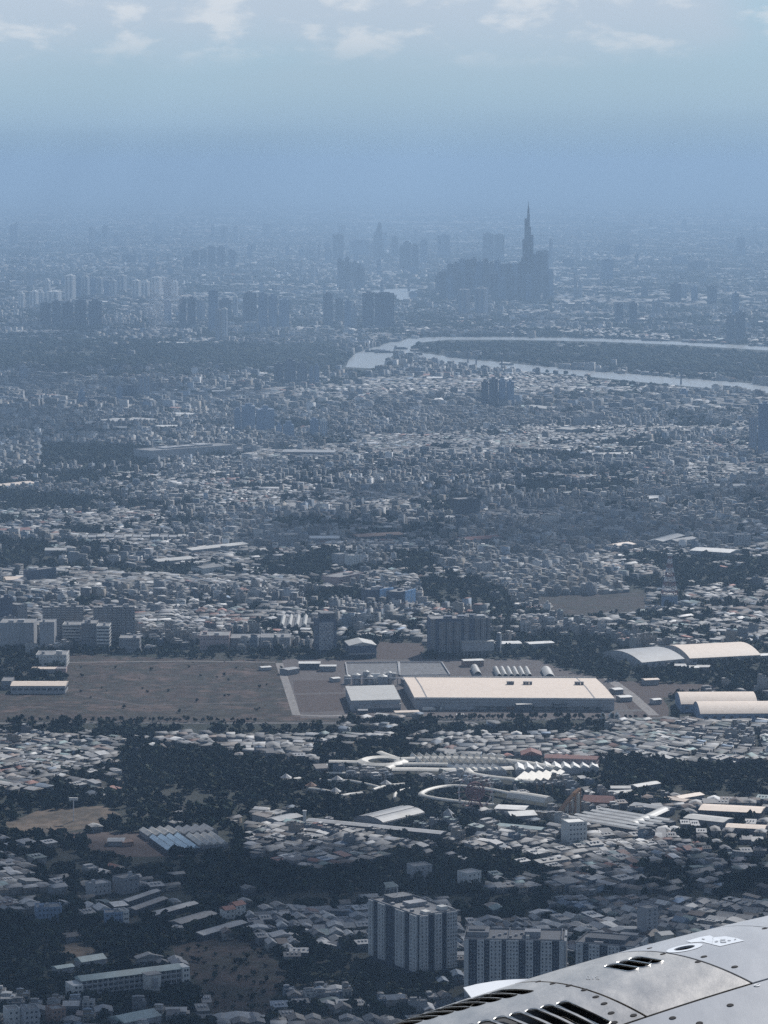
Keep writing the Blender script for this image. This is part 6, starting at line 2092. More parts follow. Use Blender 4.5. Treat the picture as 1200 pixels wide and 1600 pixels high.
# ------------------------------------------------------------------ trees
def crown_arrays(nq, seed, leaf):
    """Leaf-clump quads through an uneven crown of unit radius: verts (nq*4,3) and a shade per quad."""
    r_ = np.random.default_rng(seed)
    lobes = r_.normal(0, .45, (5, 3)) * np.array([1, 1, .55])
    lr = r_.uniform(.45, .75, 5)
    k = r_.integers(0, 5, nq)
    d = r_.normal(size=(nq, 3))
    d /= np.linalg.norm(d, axis=1)[:, None]
    d[:, 2] = np.abs(d[:, 2]) * r_.choice([1, 1, 1, -.5], nq)
    c = lobes[k] + d * (lr[k] * r_.uniform(.7, 1.05, nq))[:, None]
    c[:, 2] = c[:, 2] * .85 + .95
    nrm = d + r_.normal(0, .45, (nq, 3))
    nrm /= np.linalg.norm(nrm, axis=1)[:, None]
    t1 = np.cross(nrm, r_.normal(size=(nq, 3)))
    t1 /= np.linalg.norm(t1, axis=1)[:, None]
    t2 = np.cross(nrm, t1)
    s = leaf * r_.uniform(.6, 1.4, nq)[:, None]
    v = np.stack([c - t1 * s - t2 * s * .8, c + t1 * s - t2 * s * .6, c + t1 * s * .8 + t2 * s, c - t1 * s * .7 + t2 * s * .7], 1)
    return v, r_.uniform(.65, 1.25, nq)


ICO = bmesh.new()
bmesh.ops.create_icosphere(ICO, subdivisions=1, radius=1.0)
ICO.verts.ensure_lookup_table()
ICO_V = np.array([q.co[:] for q in ICO.verts])
ICO_F = np.array([[q.index for q in f.verts] for f in ICO.faces])
ICO.free()
LEAF = np.array([(.019, .027, .018), (.025, .033, .021), (.017, .026, .019), (.032, .037, .024), (.022, .029, .023)])

tpx, tpy = to_px(T_X, T_Y, T_R)
tny = np.interp(tpx, [600, 725, 840, 975, 1050, 1120, 1200], [1600, 1543, 1528, 1485, 1462, 1448, 1436])
tin = (tpx > 2) & (tpx < 1198) & (tpy < np.minimum(1598, tny)) & (T_R > 2.6)
tidx = [i for i in np.argsort(T_Y) if tin[i]][:300]
tree_obj = np.zeros(len(T_X), bool)
tree_obj[tidx] = True


def tree_proto(seed):
    t = thing('broadleaf_tree', 'x', 'tree', (0, 0), 0, 'broadleaf trees of the near woods')
    v, sh = crown_arrays(110, seed, .24)
    mb = MB()
    for q in v:
        mb.add(q, [(0, 1, 2, 3)])
    mb.build('crown', M_LEAF_OBJ, t)
    tr = MB().cone(0, 0, 0, .75, .085, .05, 7)
    for an in (0.4, 2.3, 4.5):
        tr.bar((0, 0, .6), (.35 * math.cos(an), .35 * math.sin(an), 1.05), .05)
    tr.build('trunk', M_BARK, t)
    return t


def small_tree_proto(seed):
    t = thing('roadside_tree', 'x', 'tree', (0, 0), 0, 'trees in the row along the estate road')
    v, sh = crown_arrays(70, seed, .26)
    mb = MB()
    for q in v:
        mb.add(q * np.array([.8, .8, 1.15]), [(0, 1, 2, 3)])
    mb.build('crown', M_LEAF_OBJ, t)
    MB().cone(0, 0, 0, .8, .09, .06, 6).build('trunk', M_BARK, t)
    return t


def place_trees(protos, spots, word, cat_name):
    used = [False] * len(protos)
    items = []
    for (x, y, r, px, py) in spots:
        v = int(RNG.integers(0, len(protos)))
        t = protos[v]
        if used[v]:
            t = copy_tree(t)
        used[v] = True
        t.location = (x, y, 0)
        t.rotation_euler = (0, 0, RNG.uniform(0, 6.28))
        t.scale = (r * RNG.uniform(.85, 1.2), r * RNG.uniform(.85, 1.2), r * RNG.uniform(.8, 1.25))
        c = LEAF[RNG.integers(0, len(LEAF))] * RNG.uniform(.75, 1.3)
        for ch in t.children:
            if ch.name.startswith('crown'):
                ch.color = (*c, 1)
        size = 'small' if r < 3.2 else 'large' if r > 4.6 else 'medium'
        tone = 'dark' if c.sum() < .062 else 'lighter green' if c.sum() > .085 else 'green'
        items.append((t, '%s %s %s' % (size, tone, word), where(px, py) if cat_name == 'near' else 'beside the cleared field road' if px < 430 else 'before the grey factory hall' if px < 680 else 'before the cream factory hall', px))
    finish_labels(items)


place_trees([tree_proto(s) for s in (1, 2, 3, 4)], [(T_X[i], T_Y[i], T_R[i], float(tpx[i]), float(tpy[i])) for i in tidx], 'broadleaf tree', 'near')
row = []
for k in range(44):
    px = 690 + 7.4 * k + RNG.uniform(-1.2, 1.2)
    if RNG.random() < .12:
        continue
    x, y = P(px, 1124.5 + RNG.uniform(-.6, .6) - (px - 700) * .006)
    row.append((x, y, RNG.uniform(2.2, 3.6), px, 1124))
for k in range(34):
    px = 18 + 11.5 * k + RNG.uniform(-2, 2)
    x, y = P(px, 1128 + RNG.uniform(-.8, .8))
    row.append((x, y, RNG.uniform(1.8, 3.2), px, 1128))
for k in range(15):
    px = 545 + 7.5 * k + RNG.uniform(-2, 2)
    x, y = P(px, 1131 + RNG.uniform(-3, 3))
    row.append((x, y, RNG.uniform(2.4, 3.6), px, 1131))
place_trees([small_tree_proto(s) for s in (11, 12, 13)], row, 'round roadside tree', 'row')


def trees_mesh(name, sel, nleaf, leaf, core):
    """Many trees joined: a rough core and leaf clumps each, every one turned, stretched and tinted differently."""
    idx = np.where(sel)[0]
    groups = RNG.integers(0, 6, len(idx))
    VV, QQ, TT, CQ, CT, base = [], [], [], [], [], 0
    for gno in range(6):
        ii = idx[groups == gno]
        n = len(ii)
        if not n:
            continue
        an = RNG.uniform(0, 6.28, n)
        r = T_R[ii]
        sz = r * RNG.uniform(.75, 1.2, n)
        if T_B[ii].max() >= 4:
            sz = np.minimum(sz, 9 + RNG.uniform(0, 4, n))
        elif T_B[ii].max() >= 3:
            sz = np.minimum(sz, 7 + RNG.uniform(0, 3, n))
        ca, sa = np.cos(an), np.sin(an)
        tint = LEAF[RNG.integers(0, len(LEAF), n)] * RNG.uniform(.55, 1.25, (n, 1)) * np.where(RNG.random((n, 1)) < .14, 1.35, 1.0)

        def place(local):
            k = local.reshape(-1, 3)
            X = T_X[ii][:, None] + (k[None, :, 0] * ca[:, None] - k[None, :, 1] * sa[:, None]) * r[:, None]
            Y = T_Y[ii][:, None] + (k[None, :, 0] * sa[:, None] + k[None, :, 1] * ca[:, None]) * r[:, None]
            Z = k[None, :, 2] * sz[:, None]
            return np.stack([X, Y, Z], 2).reshape(-1, 3), len(k)
        if nleaf:
            v, sh = crown_arrays(nleaf, 100 + gno, leaf)
            V, k = place(v)
            VV.append(V)
            QQ.append(base + np.arange(n * k).reshape(-1, 4))
            CQ.append((tint[:, None, :] * sh[None, :, None]).reshape(-1, 3))
            base += n * k
        if core:
            jit = np.random.default_rng(300 + gno).uniform(.68, 1.2, (len(ICO_V), 1))
            c = ICO_V * jit * np.array([.82, .82, .68]) + np.array([0, 0, .82])
            V, k = place(c)
            VV.append(V)
            TT.append((base + (np.arange(n) * k)[:, None, None] + ICO_F[None]).reshape(-1, 3))
            CT.append(np.repeat(tint, len(ICO_F), 0) * RNG.uniform(.75, 1.2, (n * len(ICO_F), 1)))
            base += n * k
    Q = np.concatenate(QQ) if QQ else np.zeros((0, 4), int)
    T3 = np.concatenate(TT) if TT else np.zeros((0, 3), int)
    return big_mesh(name, np.concatenate(VV), Q, T3, np.concatenate(CQ) if CQ else np.zeros((0, 3)), np.concatenate(CT) if CT else np.zeros((0, 3)), M_LEAF_STUFF)


trees_mesh('woodland_trees', ~tree_obj & (T_B <= 1), 36, .30, True)
trees_mesh('mid_distance_trees', ~tree_obj & ((T_B == 2) | (T_B == 3)), 12, .36, True)
trees_mesh('far_trees', ~tree_obj & (T_B >= 4), 0, .4, True)

# a thin smoke plume far left
sm = bmesh.new()
for (x, y, z, r) in [(0, 0, 12, 16), (14, 5, 38, 26), (34, 10, 75, 38), (30, 5, 120, 50), (62, 10, 165, 62)]:
    bmesh.ops.create_icosphere(sm, subdivisions=3, radius=r, matrix=Matrix.Translation((x, y, z)))
me = bpy.data.meshes.new('smoke')
sm.to_mesh(me)
sm.free()
ms = bpy.data.materials.new('pale_smoke')
ms.use_nodes = True
nt = ms.node_tree
nt.nodes.clear()
_o = nt.nodes.new('ShaderNodeOutputMaterial')
_v = nt.nodes.new('ShaderNodeVolumePrincipled')
_v.inputs['Color'].default_value = (0.9, 0.93, 1, 1)
_v.inputs['Density'].default_value = 0.0022
nt.links.new(_v.outputs[0], _o.inputs['Volume'])
me.materials.append(ms)
so = bpy.data.objects.new('smoke', me)
COL.objects.link(so)
so.location = (*P(232, 537), 2)
so['kind'] = 'stuff'

# ------------------------------------------------------------------ unseen cumulus added overhead to shade parts of the city and the near haze
CLOUD_Z = 1700.0
off = CLOUD_Z / math.tan(SUN_EL)
cxo, cyo = off * math.sin(SUN_AZ), off * math.cos(SUN_AZ)
VV, TT, base = [], [], 0
n_near = 0
step = 150.0
for yy in np.arange(-100, 12400, step):
    for xx in np.arange(-.13 * yy - 350, .13 * yy + 350, step):
        x, y = xx + RNG.uniform(-50, 50), yy + RNG.uniform(-50, 50)
        n = .65 * float(vnoise(np.array([x]), np.array([y]), 900 + .04 * y, 41)[0]) + .35 * float(vnoise(np.array([x]), np.array([y]), 330, 42)[0])
        cov = 1.2 if y < 2850 else .0 if y < 4080 else .33 if y < 9500 else .40
        if n > cov:
            continue
        r = RNG.uniform(95, 150)
        jit = RNG.uniform(.75, 1.2, (len(ICO_V), 1))
        v = ICO_V * jit * np.array([r, r, r * .5]) + np.array([x + cxo, y + cyo, CLOUD_Z + RNG.uniform(0, 60)])
        VV.append(v)
        TT.append(ICO_F + base)
        base += len(ICO_V)
        n_near += yy < 1750
m_cloud = M('cloud_white', (0.85, 0.85, 0.86), 1.0, 0.02, 0.002)
nt = m_cloud.node_tree                      # thin cloud: part of the sunlight comes through
_tr = nt.nodes.new('ShaderNodeBsdfTransparent')
_mx = nt.nodes.new('ShaderNodeMixShader')
_mx.inputs[0].default_value = 0.37
nt.links.new(_tr.outputs[0], _mx.inputs[1])
_tl = nt.nodes.new('ShaderNodeBsdfTranslucent')
_tl.inputs['Color'].default_value = (0.9, 0.9, 0.9, 1)
_m2 = nt.nodes.new('ShaderNodeMixShader')
_m2.inputs[0].default_value = 0.6
nt.links.new(nt.nodes['Principled BSDF'].outputs[0], _m2.inputs[1])
nt.links.new(_tl.outputs[0], _m2.inputs[2])
nt.links.new(_m2.outputs[0], _mx.inputs[2])
nt.links.new(_mx.outputs[0], nt.nodes['Material Output'].inputs['Surface'])
m_cloud_air_shade = m_cloud.copy()  # near layer: added and unseen, only to darken the close haze
m_cloud_air_shade.name = 'added_air_shade_cloud'
m_cloud_air_shade.node_tree.nodes[_mx.name].inputs[0].default_value = 0.72
for name_, k0, k1 in (('added_shade_clouds', None, n_near), ('added_shade_clouds', n_near, None)):
    V_, T_ = VV[k0:k1], [q - (0 if k0 is None else n_near * len(ICO_V)) for q in TT[k0:k1]]
    big_mesh(name_, np.concatenate(V_), np.zeros((0, 4), int), np.concatenate(T_), np.zeros((0, 3)), np.full((sum(len(q) for q in T_), 3), .85), m_cloud if k0 else m_cloud_air_shade)

# ------------------------------------------------------------------ the engine cowling beside the window
NP = [0.535, -1.885, 4.971, 1.163, 0.274, 1.199, -0.034, -0.091]     # axis point, axis yaw and pitch in the aircraft's own frame, radius and its barrel shape
N_C0 = np.array(NP[:3])
N_A = np.array([math.cos(NP[4]) * math.sin(NP[3]), math.sin(NP[4]), math.cos(NP[4]) * math.cos(NP[3])])
N_U = np.cross(N_A, [0, 1, 0])
N_U = N_U / np.linalg.norm(N_U)
N_V = np.cross(N_U, N_A)
S1, S2, S3, PHS = 0.071, 0.251, 0.424, -0.160


def n_rad(s):
    s = np.asarray(s, float)
    return NP[5] + NP[6] * s + NP[7] * s * s


def n_world(p):
    return Vector((p[0], p[1] * SP + p[2] * CP, ALT + p[1] * CP - p[2] * SP))


def n_pt(s, ph, off=0.0):
    r = float(n_rad(s)) + off
    return N_C0 + s * N_A + r * (math.sin(ph) * N_U + math.cos(ph) * N_V)


_T = np.linspace(3.4, 8, 4601)


def n_hit(px, py):
    d = np.array([(px - 600) / FPX, (800 - py) / FPX, 1.0])
    d /= np.linalg.norm(d)
    X = d[None] * _T[:, None] - N_C0
    s = X @ N_A
    gg = np.sqrt((X @ N_U) ** 2 + (X @ N_V) ** 2) - n_rad(s)
    ph = np.arctan2(X @ N_U, X @ N_V)
    i = int(np.argmax(gg < 0)) if (gg < 0).any() else int(gg.argmin())
    return float(s[i]), float(ph[i])


def metal_mat(name, col, rough, metallic, spots=0.06):
    m = bpy.data.materials.new(name)
    m.use_nodes = True
    nt = m.node_tree
    b = nt.nodes['Principled BSDF']
    b.inputs['Metallic'].default_value = metallic
    tc = nt.nodes.new('ShaderNodeTexCoord')
    n1 = nt.nodes.new('ShaderNodeTexNoise')
    n1.inputs['Scale'].default_value = 9.0
    n1.inputs['Detail'].default_value = 8.0
    n1.inputs['Roughness'].default_value = 0.7
    mp = nt.nodes.new('ShaderNodeMapping')
    mp.inputs['Rotation'].default_value = (0, 0, R(25))
    mp.inputs['Scale'].default_value = (2.6, 0.8, 0.8)
    nt.links.new(tc.outputs['Object'], mp.inputs[0])
    nt.links.new(mp.outputs[0], n1.inputs['Vector'])
    n2 = nt.nodes.new('ShaderNodeTexNoise')
    n2.inputs['Scale'].default_value = 420.0
    n2.inputs['Detail'].default_value = 2.0
    nt.links.new(tc.outputs['Object'], n2.inputs['Vector'])
    mr = nt.nodes.new('ShaderNodeMapRange')
    mr.inputs[1].default_value = 0.3
    mr.inputs[2].default_value = 0.7
    mr.inputs[3].default_value = rough - 0.03
    mr.inputs[4].default_value = rough + 0.04
    nt.links.new(n1.outputs[0], mr.inputs[0])
    nt.links.new(mr.outputs[0], b.inputs['Roughness'])
    m2 = nt.nodes.new('ShaderNodeMapRange')
    m2.inputs[1].default_value = 0.25
    m2.inputs[2].default_value = 0.75
    m2.inputs[3].default_value = 1 - spots * 2
    m2.inputs[4].default_value = 1 + spots
    ad = nt.nodes.new('ShaderNodeMath')
    ad.operation = 'MULTIPLY_ADD'
    nt.links.new(n2.outputs[0], ad.inputs[0])
    ad.inputs[1].default_value = 0.45
    nt.links.new(n1.outputs[0], ad.inputs[2])
    sb = nt.nodes.new('ShaderNodeMath')
    sb.operation = 'SUBTRACT'
    nt.links.new(ad.outputs[0], sb.inputs[0])
    sb.inputs[1].default_value = 0.22
    nt.links.new(sb.outputs[0], m2.inputs[0])
    sc = nt.nodes.new('ShaderNodeVectorMath')
    sc.operation = 'SCALE'
    sc.inputs[0].default_value = col
    nt.links.new(m2.outputs[0], sc.inputs['Scale'])
    nt.links.new(sc.outputs[0], b.inputs['Base Color'])
    bp = nt.nodes.new('ShaderNodeBump')
    bp.inputs['Strength'].default_value = 0.05
    bp.inputs['Distance'].default_value = 0.002
    nt.links.new(n2.outputs[0], bp.inputs['Height'])
    nt.links.new(bp.outputs[0], b.inputs['Normal'])
    return m


NM_METAL = metal_mat('brushed_cowl_metal', (0.50, 0.47, 0.43), 0.40, 1.0, 0.13)
NM_PAINT = metal_mat('grey_cowl_paint', (0.35, 0.36, 0.375), 0.42, 0.0, 0.06)
NM_WHITE = metal_mat('white_fin_paint', (0.80, 0.80, 0.79), 0.4, 0.0, 0.02)
NM_MARK = metal_mat('white_stencil_paint', (0.62, 0.65, 0.68), 0.5, 0.0, 0.03)
NM_DARK = metal_mat('black_inner_duct', (0.012, 0.013, 0.015), 0.6, 0.0, 0.03)
NM_SCREW = metal_mat('dark_screw_heads', (0.03, 0.03, 0.033), 0.75, 0.0, 0.1)
NM_SCREW.node_tree.nodes['Principled BSDF'].inputs['Specular IOR Level'].default_value = 0.08
NM_LIP = metal_mat('bright_louvre_edges', (0.75, 0.73, 0.68), 0.28, 1.0, 0.03)

n_org = n_world(N_C0)
nac = thing('engine_nacelle', 'silver grey jet engine cowling with dark louvres and screws, close at the lower corner', 'jet engine', n_org)


def n_loc(s, ph, off=0.0):
    return n_world(n_pt(s, ph, off)) - n_org


def n_panel(name, s0, s1, p0, p1, mat, ns, np_, cutters=(), off=0.0, thick=0.0025):
    """A curved cowl panel with real thickness; cutters are (s, phi) outlines punched right through it."""
    mb = MB()
    k = np_ + 1
    for t_ in (0.0, -thick):
        for i in range(ns + 1):
            for j in range(k):
                mb.v.append(tuple(n_loc(s0 + (s1 - s0) * i / ns, p0 + (p1 - p0) * j / np_, off + t_)))
    N = (ns + 1) * k
    for i in range(ns):
        for j in range(np_):
            a_, b_, c_, d_ = i * k + j, i * k + j + 1, (i + 1) * k + j + 1, (i + 1) * k + j
            mb.f.append((a_, b_, c_, d_)); mb.f.append((N + d_, N + c_, N + b_, N + a_))
    for i in range(ns):
        for j in (0, np_):
            a_, d_ = i * k + j, (i + 1) * k + j
            mb.f.append((d_, N + d_, N + a_, a_) if j else (a_, N + a_, N + d_, d_))
    for j in range(np_):
        for i in (0, ns):
            a_, b_ = i * k + j, i * k + j + 1
            mb.f.append((b_, N + b_, N + a_, a_) if not i else (a_, N + a_, N + b_, b_))
    mb.mi = [0] * len(mb.f)
    o = mb.build(name, mat, nac)
    bm = bmesh.new()
    bm.from_mesh(o.data)
    bmesh.ops.recalc_face_normals(bm, faces=bm.faces)
    bm.to_mesh(o.data)
    bm.free()
    if cutters:
        cb = MB()
        for out in cutters:
            m = len(out)
            cb.add([n_loc(s, p, off + .02) for s, p in out] + [n_loc(s, p, off - .025) for s, p in out],
                   [tuple(range(m)), tuple(range(2 * m - 1, m - 1, -1))] + [(i, m + i, m + (i + 1) % m, (i + 1) % m) for i in range(m)])
        c = cb.build('cutter', mat, nac)
        bm = bmesh.new()
        bm.from_mesh(c.data)
        bmesh.ops.recalc_face_normals(bm, faces=bm.faces)
        bm.to_mesh(c.data)
        bm.free()
        md = o.modifiers.new('holes', 'BOOLEAN')
        md.operation = 'DIFFERENCE'
        md.solver = 'EXACT'
        md.object = c
        bpy.context.view_layer.update()
        dg = bpy.context.evaluated_depsgraph_get()
        me = bpy.data.meshes.new_from_object(o.evaluated_get(dg))
        o.modifiers.clear()
        o.data = me
        bpy.data.objects.remove(c)
    o.data.polygons.foreach_set('use_smooth', [True] * len(o.data.polygons))
    o.data.set_sharp_from_angle(angle=R(35))
    return o


def slot(s, p0, p1, w):
    """Stadium outline, long in the round direction, w metres wide along the axis."""
    r = float(n_rad(s))
    hw = w / 2
    out = []
    for i in range(9):
        an = -math.pi / 2 + math.pi * i / 8
        out.append((s + hw * math.sin(an), p1 + (hw * math.cos(an) - hw) / r))
    for i in range(9):
        an = math.pi / 2 + math.pi * i / 8
        out.append((s + hw * math.sin(an), p0 + (hw * math.cos(an) + hw) / r))
    return out


def circle(s, p, rad, n=24):
    r = float(n_rad(s))
    return [(s + rad * math.cos(2 * math.pi * i / n), p + rad * math.sin(2 * math.pi * i / n) / r) for i in range(n)]


slots_a = [slot(0.020 - .0226 * k, .073 + .0226 * k * .40, .190 + .0226 * k * .50, .0208) for k in range(9)]
slots_b = [slot(0.014 - .0226 * k, -.146, -.024 + .0226 * k * .30, .0180) for k in range(8)]
slots_c = [slot(0.1665 + .0215 * k, .014, .091, .0196) for k in range(3)]
hs_, hp_ = 0.281, 0.057
hole = circle(hs_, hp_, .0155)
G_ = 0.0026
gph = 0.0024
aft = n_panel('aft_cowl_panel', -1.0, S1 - G_, PHS + gph, 0.75, NM_METAL, 90, 76, slots_a + slots_b)
mid = n_panel('centre_cowl_panel', S1 + G_ * .6, S2 - G_, PHS + gph, 0.75, NM_METAL, 24, 76, slots_c)
fwd = n_panel('forward_cowl_panel', S2 + G_ * .6, S3 - G_ * .5, PHS + gph, 0.75, NM_PAINT, 24, 76, [hole])
lip = n_panel('inlet_lip_panel', S3 + G_ * .5, 0.9, PHS + gph, 0.75, NM_PAINT, 30, 76)
low = n_panel('lower_cowl_panel', -1.0, 0.9, -2.4, PHS - gph, NM_PAINT, 70, 120)
far_side = n_panel('outer_cowl_panel', -1.0, 0.9, 0.755, 3.88, NM_PAINT, 40, 110)


def revolve(name, prof, mat, n=72):
    mb = MB()
    for s, r in prof:
        for i in range(n):
            an = 2 * math.pi * i / n
            mb.v.append(tuple(n_world(N_C0 + s * N_A + r * (math.sin(an) * N_U + math.cos(an) * N_V)) - n_org))
    for k in range(len(prof) - 1):
        for i in range(n):
            j = (i + 1) % n
            mb.f.append((k * n + i, k * n + j, (k + 1) * n + j, (k + 1) * n + i))
    mb.mi = [0] * len(mb.f)
    return mb.build(name, mat, nac, smooth=True)


revolve('inner_duct', [(s, float(n_rad(s)) - .032) for s in np.linspace(-1.0, 0.9, 30)], NM_DARK)
revolve('inlet_ring', [(0.903, float(n_rad(.9)) - .002), (1.0, 1.04), (1.1, .98), (1.15, .92), (1.13, .86), (1.0, .82), (.6, .80)], NM_METAL)
revolve('exhaust_sleeve', [(-1.003, float(n_rad(-1.0)) - .002), (-1.3, 1.02), (-1.7, .90), (-2.1, .74), (-2.12, .71), (-1.7, .82), (-1.2, .9)], NM_METAL)
revolve('fan_hub', [(.85, .001), (.75, .12), (.6, .2), (.55, .79)], NM_DARK)


def ribbon_on(name, outline, w, off, mat, parent, closed=True):
    """A thin raised edge that follows an outline on the cowl."""
    mb = MB()
    m = len(outline)
    cs = sum(q[0] for q in outline) / m
    cp_ = sum(q[1] for q in outline) / m
    for s, p in outline:
        r = float(n_rad(s))
        d = np.array([s - cs, (p - cp_) * r])
        # outward direction in the surface, sideways mostly
        L_ = np.linalg.norm(d)
        d = d / (L_ + 1e-9)
        mb.v.append(tuple(n_loc(s, p, .0004)))
        mb.v.append(tuple(n_loc(s + d[0] * w * .5, p + d[1] * w * .5 / r, off)))
        mb.v.append(tuple(n_loc(s + d[0] * w, p + d[1] * w / r, .0002)))
    for i in range(m if closed else m - 1):
        j = (i + 1) % m
        mb.f += [(3 * i, 3 * j, 3 * j + 1, 3 * i + 1), (3 * i + 1, 3 * j + 1, 3 * j + 2, 3 * i + 2)]
    mb.mi = [0] * len(mb.f)
    return mb.build(name, mat, parent, smooth=True)


for q in slots_a:
    ribbon_on('louvre_edge', q, .0010, .0004, NM_SCREW, aft)
for q in slots_b:
    ribbon_on('louvre_edge', q, .0016, .0018, NM_LIP, aft)
for q in slots_c:
    ribbon_on('louvre_edge', q, .0014, .0014, NM_LIP, mid)


def patch(name, outline, off, mat, parent):
    cs = sum(q[0] for q in outline) / len(outline)
    cp_ = sum(q[1] for q in outline) / len(outline)
    m = len(outline)
    vs = [n_loc(s, p, off) for s, p in outline] + [n_loc(cs, cp_, off)]
    mb = MB().add(vs, [(i, (i + 1) % m, m) for i in range(m)])
    o = mb.build(name, mat, parent)
    return o


# white ring round the hole
ro, ri = circle(hs_, hp_, .0285, 36), circle(hs_, hp_, .0165, 36)
vs = [n_loc(s, p, .0007) for s, p in ro] + [n_loc(s, p, .0007) for s, p in ri]
MB().add(vs, [(i, (i + 1) % 36, 36 + (i + 1) % 36, 36 + i) for i in range(36)]).build('hole_ring', NM_MARK, fwd)

# screws
SCR = [(889, 1540.5), (913, 1547), (931, 1558), (944, 1568.5), (955, 1583), (960, 1598), (841, 1534), (864, 1537), (990, 1587), (1036, 1491), (1091, 1503), (1100, 1495), (1148, 1511),
       (1051, 1591), (1141, 1571), (1093, 1599), (1015, 1482), (1195, 1451)]
for px, py in SCR:
    s, p = n_hit(px, py)
    par = low if p < PHS else aft if s < S1 else mid if s < S2 else fwd if s < S3 else lip
    rad = .0048 if py > 1535 or p < 0 else .0042
    vs = [n_loc(a_, b_, .0009) for a_, b_ in circle(s, p, rad, 12)] + [n_loc(a_, b_, .0002) for a_, b_ in circle(s, p, rad * 1.12, 12)]
    MB().add(vs, [tuple(range(12))] + [(i, 12 + i, 12 + (i + 1) % 12, (i + 1) % 12) for i in range(12)]).build('screw', NM_SCREW, par)
s, p = n_hit(1183, 1540)
patch('fastener', circle(s, p, .0048, 12), .0009, NM_WHITE, low)
patch('fastener_slot', [(s - .0042, p - .0004), (s + .0042, p - .0004), (s + .0042, p + .0006), (s - .0042, p + .0006)], .0014, NM_SCREW, low)


def px_poly(name, pts, off, mat, parent):
    """A flat painted mark whose outline lies on the cowl (fan of small faces so that it follows the curve)."""
    q = []
    for i in range(len(pts)):
        a_, b_ = pts[i], pts[(i + 1) % len(pts)]
        for k in range(3):
            t_ = k / 3
            q.append(n_hit(a_[0] + (b_[0] - a_[0]) * t_, a_[1] + (b_[1] - a_[1]) * t_))
    return patch(name, q, off, mat, parent)


def cz(x, y):
    return (1040 + x / 7.5, 1445 + y / 7.5)


px_poly('stencil_arrow', [cz(238, 196), cz(400, 148), cz(520, 128), cz(566, 150), cz(548, 232), cz(430, 204), cz(300, 212)], .0006, NM_MARK, fwd)
px_poly('stencil_box', [cz(552, 152), cz(700, 138), cz(830, 160), cz(925, 190), cz(850, 206), cz(640, 256), cz(540, 232)], .0006, NM_MARK, fwd)
for a_, b_, c_, d_ in [((430, 165), (465, 172), (455, 182), (425, 176)), ((575, 205), (605, 190), (622, 205), (590, 212)), ((645, 180), (700, 176), (705, 188), (650, 192)), ((645, 205), (715, 202), (715, 214), (660, 218)),
                       ((640, 182), (655, 182), (660, 216), (645, 214)), ((730, 186), (768, 186), (768, 194), (730, 196)), ((805, 178), (828, 168), (832, 176), (812, 186))]:
    px_poly('stencil_mark', [cz(*a_), cz(*b_), cz(*c_), cz(*d_)], .0012, NM_PAINT, fwd)
# faint number on the centre panel
DIG = {'0': [[(0, 0), (1, 0), (1, 2), (0, 2), (0, 0)]], '1': [[(.5, 0), (.5, 2)]], '5': [[(1, 0), (0, 0), (0, 1), (1, 1), (1, 2), (0, 2)]]}
NM_FAINT = metal_mat('worn_light_lettering', (0.30, 0.31, 0.32), 0.5, 0.0, 0.05)
for i, chn in enumerate('015'):
    mb = MB()
    for line in DIG[chn]:
        for (xa, ya), (xb, yb_) in zip(line[:-1], line[1:]):
            A = (916.5 + 7.2 * i + xa * 4.6 + ya * 0.3, 1525.5 + ya * 2.3 + xa * .6)
            B = (916.5 + 7.2 * i + xb * 4.6 + yb_ * 0.3, 1525.5 + yb_ * 2.3 + xb * .6)
            pa, pb = Vector(n_loc(*n_hit(*A), .0008)), Vector(n_loc(*n_hit(*B), .0008))
            d = (pb - pa).normalized()
            nn = (pa + n_org - n_world(N_C0)).normalized()
            sd = d.cross(nn) * .0007
            mb.add([pa - sd, pb - sd, pb + sd, pa + sd], [(0, 1, 2, 3)])
    mb.build('number', NM_FAINT, mid)

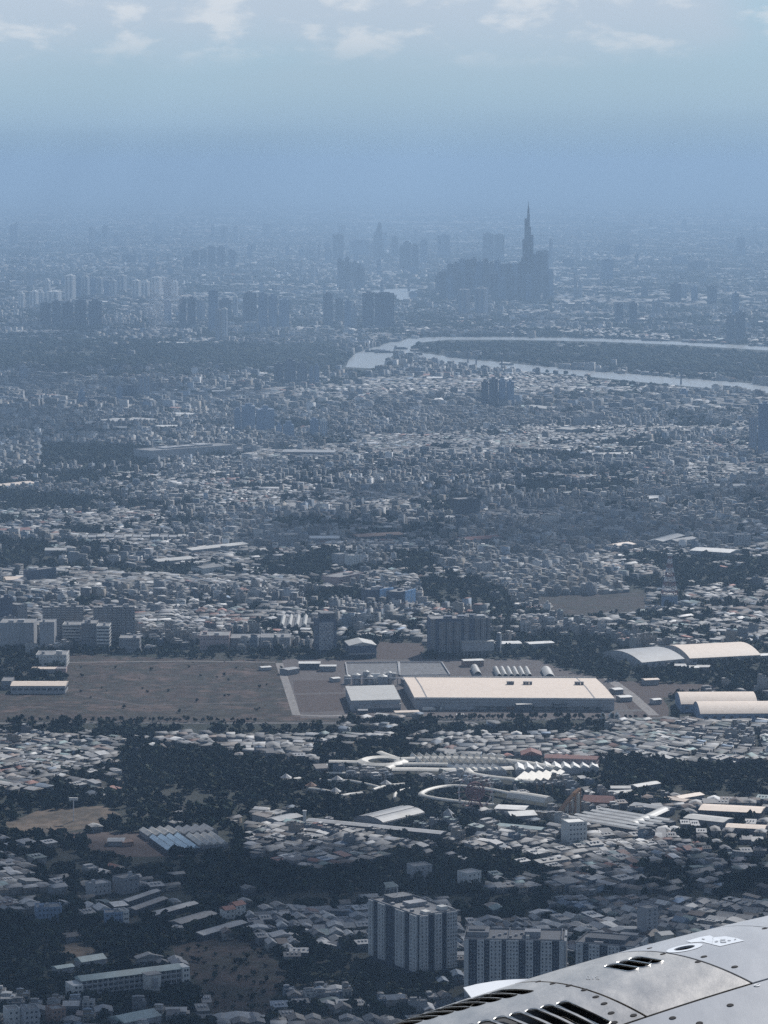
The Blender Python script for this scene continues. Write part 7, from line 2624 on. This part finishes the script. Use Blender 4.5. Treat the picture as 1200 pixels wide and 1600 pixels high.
# white strake fin on the shoulder of the cowl
_f0, _f1 = n_hit(738, 1559), n_hit(826, 1530.5)
base = [(_f0[0] + (_f1[0] - _f0[0]) * k / 10, _f0[1] + (_f1[1] - _f0[1]) * k / 10) for k in range(11)]
top_px = [(724 + 10.2 * k, float(np.interp(724 + 10.2 * k, [724, 745, 775, 800, 826], [1543, 1537.5, 1532.5, 1530.3, 1529.2]))) for k in range(11)]


def n_px(q):
    return np.array([600 + FPX * q[0] / q[2], 800 - FPX * q[1] / q[2]])


mb = MB()
low_e, top_e = [], []
for k, (s, p) in enumerate(base):
    h = .12 * (1 - k / 10) + .002                     # the plate leans outwards, so that its broad face looks up
    rad = math.sin(p) * N_U + math.cos(p) * N_V
    tan = math.cos(p) * N_U - math.sin(p) * N_V
    b0 = np.array(n_pt(s, p, -.003))
    ab = np.zeros(2)
    for it in range(6):
        f0 = n_px(b0 + tan * h + rad * ab[0] + N_A * ab[1]) - np.array(top_px[k])
        J = np.stack([(n_px(b0 + tan * h + rad * (ab[0] + 1e-4) + N_A * ab[1]) - np.array(top_px[k]) - f0) / 1e-4,
                      (n_px(b0 + tan * h + rad * ab[0] + N_A * (ab[1] + 1e-4)) - np.array(top_px[k]) - f0) / 1e-4], 1)
        ab = ab - np.linalg.solve(J, f0)
    low_e.append(b0)
    top_e.append(b0 + tan * h + rad * ab[0] + N_A * ab[1])
for dn in (0, -.004):
    for row_ in (low_e, top_e):
        for k, q in enumerate(row_):
            rad = math.sin(base[k][1]) * N_U + math.cos(base[k][1]) * N_V
            mb.v.append(tuple(n_world(q + rad * dn) - n_org))
for k in range(10):
    a_ = k
    mb.f += [(a_, a_ + 1, 11 + a_ + 1, 11 + a_), (22 + a_ + 1, 22 + a_, 33 + a_, 33 + a_ + 1), (11 + a_, 11 + a_ + 1, 33 + a_ + 1, 33 + a_)]
mb.f += [(0, 11, 33, 22)]
mb.mi = [0] * len(mb.f)
fin = mb.build('fin', NM_WHITE, nac, smooth=True)
fin.data.set_sharp_from_angle(angle=R(50))
